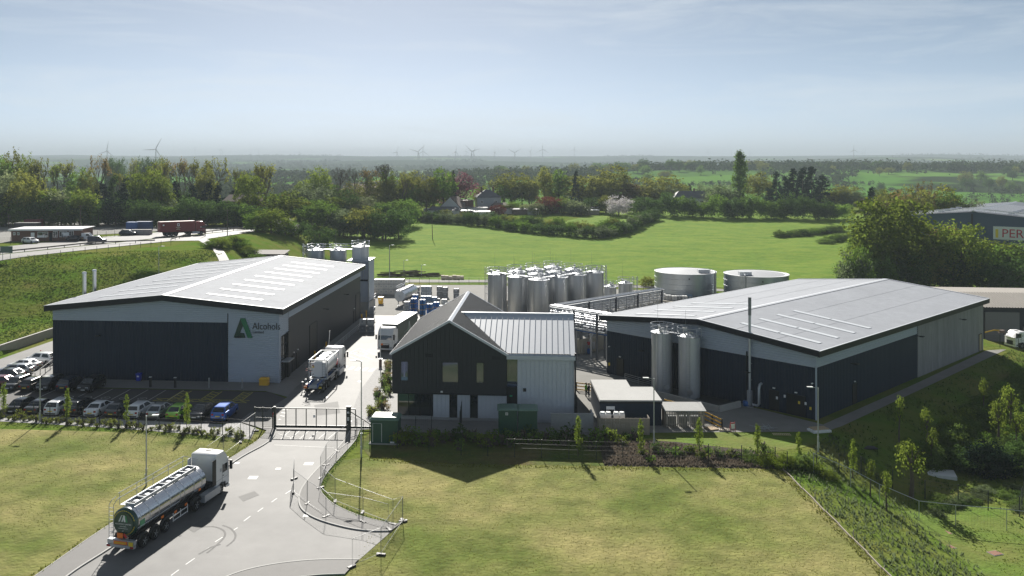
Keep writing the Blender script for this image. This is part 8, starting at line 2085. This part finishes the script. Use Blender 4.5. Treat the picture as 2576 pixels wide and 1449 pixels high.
hedge("tangled bright scrub rising to the right edge below the right warehouse", [P(2590, 985, -3)[:2], P(2500, 1050, -3)[:2], P(2420, 1110, -3)[:2], P(2335, 1185, -3)[:2]], 2.4, 3.0, .75, ["weed", "spring", "green", "weed"], 13)
hedge("leafy scrub between the tangled bright scrub and the bramble mound", [P(2590, 1060, -3)[:2], P(2510, 1110, -3)[:2], P(2430, 1165, -3)[:2]], 2.0, 3.0, .8, ["weed", "spring", "green"], 15)
hedge("mixed weeds and brambles at the right edge of the lower lawn", [P(2576, 1290, -3)[:2], P(2560, 1240, -3)[:2], P(2440, 1250, -3)[:2], P(2330, 1290, -3)[:2]], .9, 2.2, .8, ["weed", "grey", "dark"], 14)
hedge("bushes left of the left round tank", [P(1625, 720)[:2], P(1640, 722)[:2]], 3.0, 4.5, 2.0, ["dark", "olive"], 12)
# low shrubs in the beds
SB = [("low shrub", i) for i in range(46)]
rs = random.Random(9)
def shrub(label, p, s, lm, group):
 t = thing("low_shrub", label, "shrub", p, rs.uniform(0, 6.28), group); v = KIND["shrub"][rs.randrange(3)]; t.scale = (s, s, s * rs.uniform(.8, 1.3)); inst("trunk", v[0], t)
 o = bpy.data.objects.new("foliage", v[1]); col.objects.link(o); o.parent = t
 if not v[1].materials: v[1].materials.append(LM["shrub"])
 o.material_slots[0].link = 'OBJECT'; o.material_slots[0].material = LM[lm]
for i in range(60):
 u = -20 + i * 10.6 + rs.uniform(-4, 4); v = 1046 + (u + 20) * .072 + rs.uniform(0, 9) * (1 + u / 500)
 shrub(f"yellow-green low shrub, {ordinal(i)} from left in the bed before the parked cars", P(u, v) + VZ * .03, rs.uniform(.7, 1.25), "shrub", "shrubs before the parked cars")
for i in range(34):
 v = 918 + i * 4.0; u = 985 - (v - 905) * .45 + rs.uniform(2, 40) * min(1, (v - 900) / 60); u = min(978, u)
 shrub(f"clump of grass or shrub, {ordinal(i)} from the back in the gravel bed beside the office", P(u, v) + VZ * .03, rs.uniform(.8, 1.7), rs.choice(["shrub", "straw", "weed", "dark", "shrub"]), "plants in the office gravel bed")
for i in range(52):
 u = 985 + i * 18.6 + rs.uniform(-6, 6); v = 1104 + rs.uniform(0, 28) + (34 if u > 1600 else 0)
 shrub(f"low shrub, {ordinal(i)} from the left on the bank before office and plant room", P(u, v) + VZ * .03, rs.uniform(1.4, 2.6) * (.6 if u > 1600 else 1), rs.choice(["dark", "weed", "green", "spring"]), "shrubs on the bank")
# uncountable growth
def tufts(name, label, poly, n, h, w, material, seed, blades=3, drape=True, zoff=0.0, clump=None):
 rnd = random.Random(seed); mb = MB(); xs = [p[0] for p in poly]; ys = [p[1] for p in poly]; x0, x1, y0, y1 = min(xs), max(xs), min(ys), max(ys); k = len(poly); done = tries = 0
 while done < n and tries < n * 12:
  tries += 1; x, y = rnd.uniform(x0, x1), rnd.uniform(y0, y1); ins = False
  for i in range(k):
   (xa, ya), (xb, yb) = poly[i], poly[i - 1]
   if (ya > y) != (yb > y) and x < (xb - xa) * (y - ya) / (yb - ya) + xa: ins = not ins
  if not ins: continue
  if clump and noise.noise((x / clump, y / clump, seed)) < rnd.uniform(-.45, .35): continue
  done += 1; z = (gz(x, y) if drape else 0) + zoff; s = rnd.uniform(.5, 1.3)
  for b in range(blades):
   a = rnd.uniform(0, 6.28); ca, sa = math.cos(a), math.sin(a); lean = rnd.uniform(.1, .7) * h * s; bw = w * s * .5; q = len(mb.v); hh = h * s * rnd.uniform(.6, 1.1)
   mb.v += [(x - sa * bw, y + ca * bw, z - .02), (x + sa * bw, y - ca * bw, z - .02), (x + ca * lean, y + sa * lean, z + hh)]; mb.f.append((q, q + 1, q + 2))
 o = mb.out(name, material); tag(o, label, name.split("_")[-1], kind="stuff"); return o
BANK = [(wall_x(100) - .5, 100), (wall_x(150) - .5, 150), (wall_x(177) - .5, 177), (-62, 190), (-60, 203), (-80, 200), (-101, 187), (-118, 178), (-118, 100)]
tufts("bank_weeds", "tussocky weeds on the western grass bank", BANK, 10000, .24, .34, LM["weed"], 1, 3, clump=9)
tufts("bank_grass", "bright grass on the western grass bank", BANK, 10000, .18, .26, LM["spring"], 2, 3, clump=14)
tufts("strip_weeds", "tall grey-green weeds on the strip beside the lawn", [(29.7, 50), (29.7, 84), (38.6, 95), (40, 90), (40.5, 80.5), (39.5, 50)], 2600, .34, .14, LM["grey"], 3, 3)
tufts("scrub_weeds", "rough weeds on the slope below the right warehouse", [(38.5, 95), (85, 138), (110, 140), (100, 90), (70, 80), (52, 76), (41, 80)], 7000, .26, .2, LM["weed"], 4, 3, clump=6)
tufts("lawn_grass", "short grass of the front lawn", [(-14, 86), (-8, 88.4), (12, 89.2), (29.3, 83.8), (29.3, 52), (-14, 52), (-9, 66), (-8.5, 72), (-16.5, 80)], 24000, .07, .08, leaf("lawn_blade", (.16, .17, .035), (.24, .22, .07), .5), 5, 2, drape=False)
tufts("left_lawn_grass", "short grass of the left lawn", [(-75, 97), (-32, 94.4), (-24.5, 90), (-30, 80), (-34, 72), (-42, 62), (-70, 70)], 18000, .07, .08, leaf("lawn_blade_left", (.14, .18, .03), (.22, .22, .055), .5), 6, 2, drape=False)
tufts("bed_groundcover", "dry mulch and ground cover on the planted bank", [tuple(p[:2]) for p in W((1520, 1170), (1950, 1178), (1985, 1172), (1700, 1118), (1505, 1108))], 4500, .28, .22, leaf("dry_cover", (.13, .105, .085), (.19, .16, .12), .3), 8, 3, drape=False)
tufts("lower_lawn_grass", "bright short grass of the lower lawn", [(40, 52), (40, 79), (52, 75), (70, 80), (75, 52)], 7000, .12, .12, LM["spring"], 9, 2)
def band(line, w):
 L, Q = [], []
 for i, p in enumerate(line):
  d = (line[min(len(line) - 1, i + 1)] - line[max(0, i - 1)]).normalized(); L.append((p.x - d.y * w, p.y + d.x * w)); Q.append((p.x + d.y * w * .3, p.y - d.x * w * .3))
 return L + Q[::-1]
for i, (ln, w) in enumerate(((LEFT_WALK_OUT, .5), (RIGHT_WALK_OUT, .5), ([Vector((29.3, 50, 0)), Vector((29.3, 84, 0))], .6), ([P(-40, 1062), P(300, 1082), P(560, 1104), P(640, 1110)], -.8), ([P(930, 1152), P(1140, 1170), P(1520, 1175), P(1950, 1182)], -.7))):
 tufts("edge_grass", "ragged longer grass along " + ("the left footpath", "the curved right footpath", "the timber lawn edging", "the car park bed", "the planted bank")[i], band(ln, w), 900, .15, .10, LM["weed" if i % 2 else "olive"], 40 + i, 3, drape=False)
def woodland():
 rnd = random.Random(21); mb = MB(); n = 0
 for ua, ub, Ya, Yb, cnt_, hh in ((1960, 2620, 1180, 1420, 620, 13), (1500, 2000, 1230, 1400, 260, 13), (1240, 1520, 1050, 1200, 260, 14), (600, 1260, 1300, 1900, 500, 12), (-40, 600, 700, 900, 420, 14), (1150, 2620, 2400, 3300, 700, 12), (-60, 1300, 2300, 3600, 800, 12), (2000, 2600, 760, 860, 120, 6), (1650, 2200, 980, 1010, 110, 5), (1900, 2620, 900, 930, 110, 5)):
  for _ in range(cnt_):
   Y = rnd.uniform(Ya, Yb); X = XU(rnd.uniform(ua, ub), Y); h = hh * rnd.uniform(.6, 1.25); s = h * .5
   if noise.noise((X / 60, Y / 80, 2.2)) < -.25: continue
   leaf_cloud(mb, rnd, [((X, Y, gz(X, Y) + h * .55), 1), ((X + s * .4, Y, gz(X, Y) + h * .3), 1)], 16, s, s * .6, .4)
 while n < 7500:
  f = rnd.random(); Y = 620 + 6400 * f ** 1.7; X = rnd.uniform(-.62, .70) * Y
  nz = noise.noise((X / (60 + Y * .09), Y / (40 + Y * .10), 4.4)); hed = abs(noise.noise((X / (90 + Y * .05), Y / (90 + Y * .06), 9.3)))
  if not (nz > .08 or hed < .03): continue
  if 620 < Y < 900 and -200 < X < 400 and nz < .3: continue
  n += 1; z = gz(X, Y); h = rnd.uniform(6, 13) if nz > .08 else rnd.uniform(3, 7); s = h * .55
  leaf_cloud(mb, rnd, [((X + rnd.uniform(-s, s) * .5, Y, z + h * .55), 1)], 11, s, s * .9, .4)
 o = mb.out("distant_woodland", leaf("leaf_distant", (.030, .052, .018), (.055, .075, .028), .2)); tag(o, "woods and hedgerows covering the distant hills", "woodland", kind="stuff")
woodland()
# ---------------------------------------------------------------- hazy air
hz = MB().box(-11000, 11000, -400, 15000, -32, 260).out("haze", None)
m_hz = bpy.data.materials.new("hazy_air"); m_hz.use_nodes = True
_n = m_hz.node_tree.nodes; _n.clear(); _o = _n.new("ShaderNodeOutputMaterial"); _v = _n.new("ShaderNodeVolumePrincipled")
_v.inputs["Color"].default_value = (.52, .585, .67, 1); _v.inputs["Density"].default_value = 0.0002; _v.inputs["Anisotropy"].default_value = 0.0
m_hz.node_tree.links.new(_v.outputs[0], _o.inputs["Volume"]); hz.data.materials.append(m_hz); hz["kind"] = "stuff"
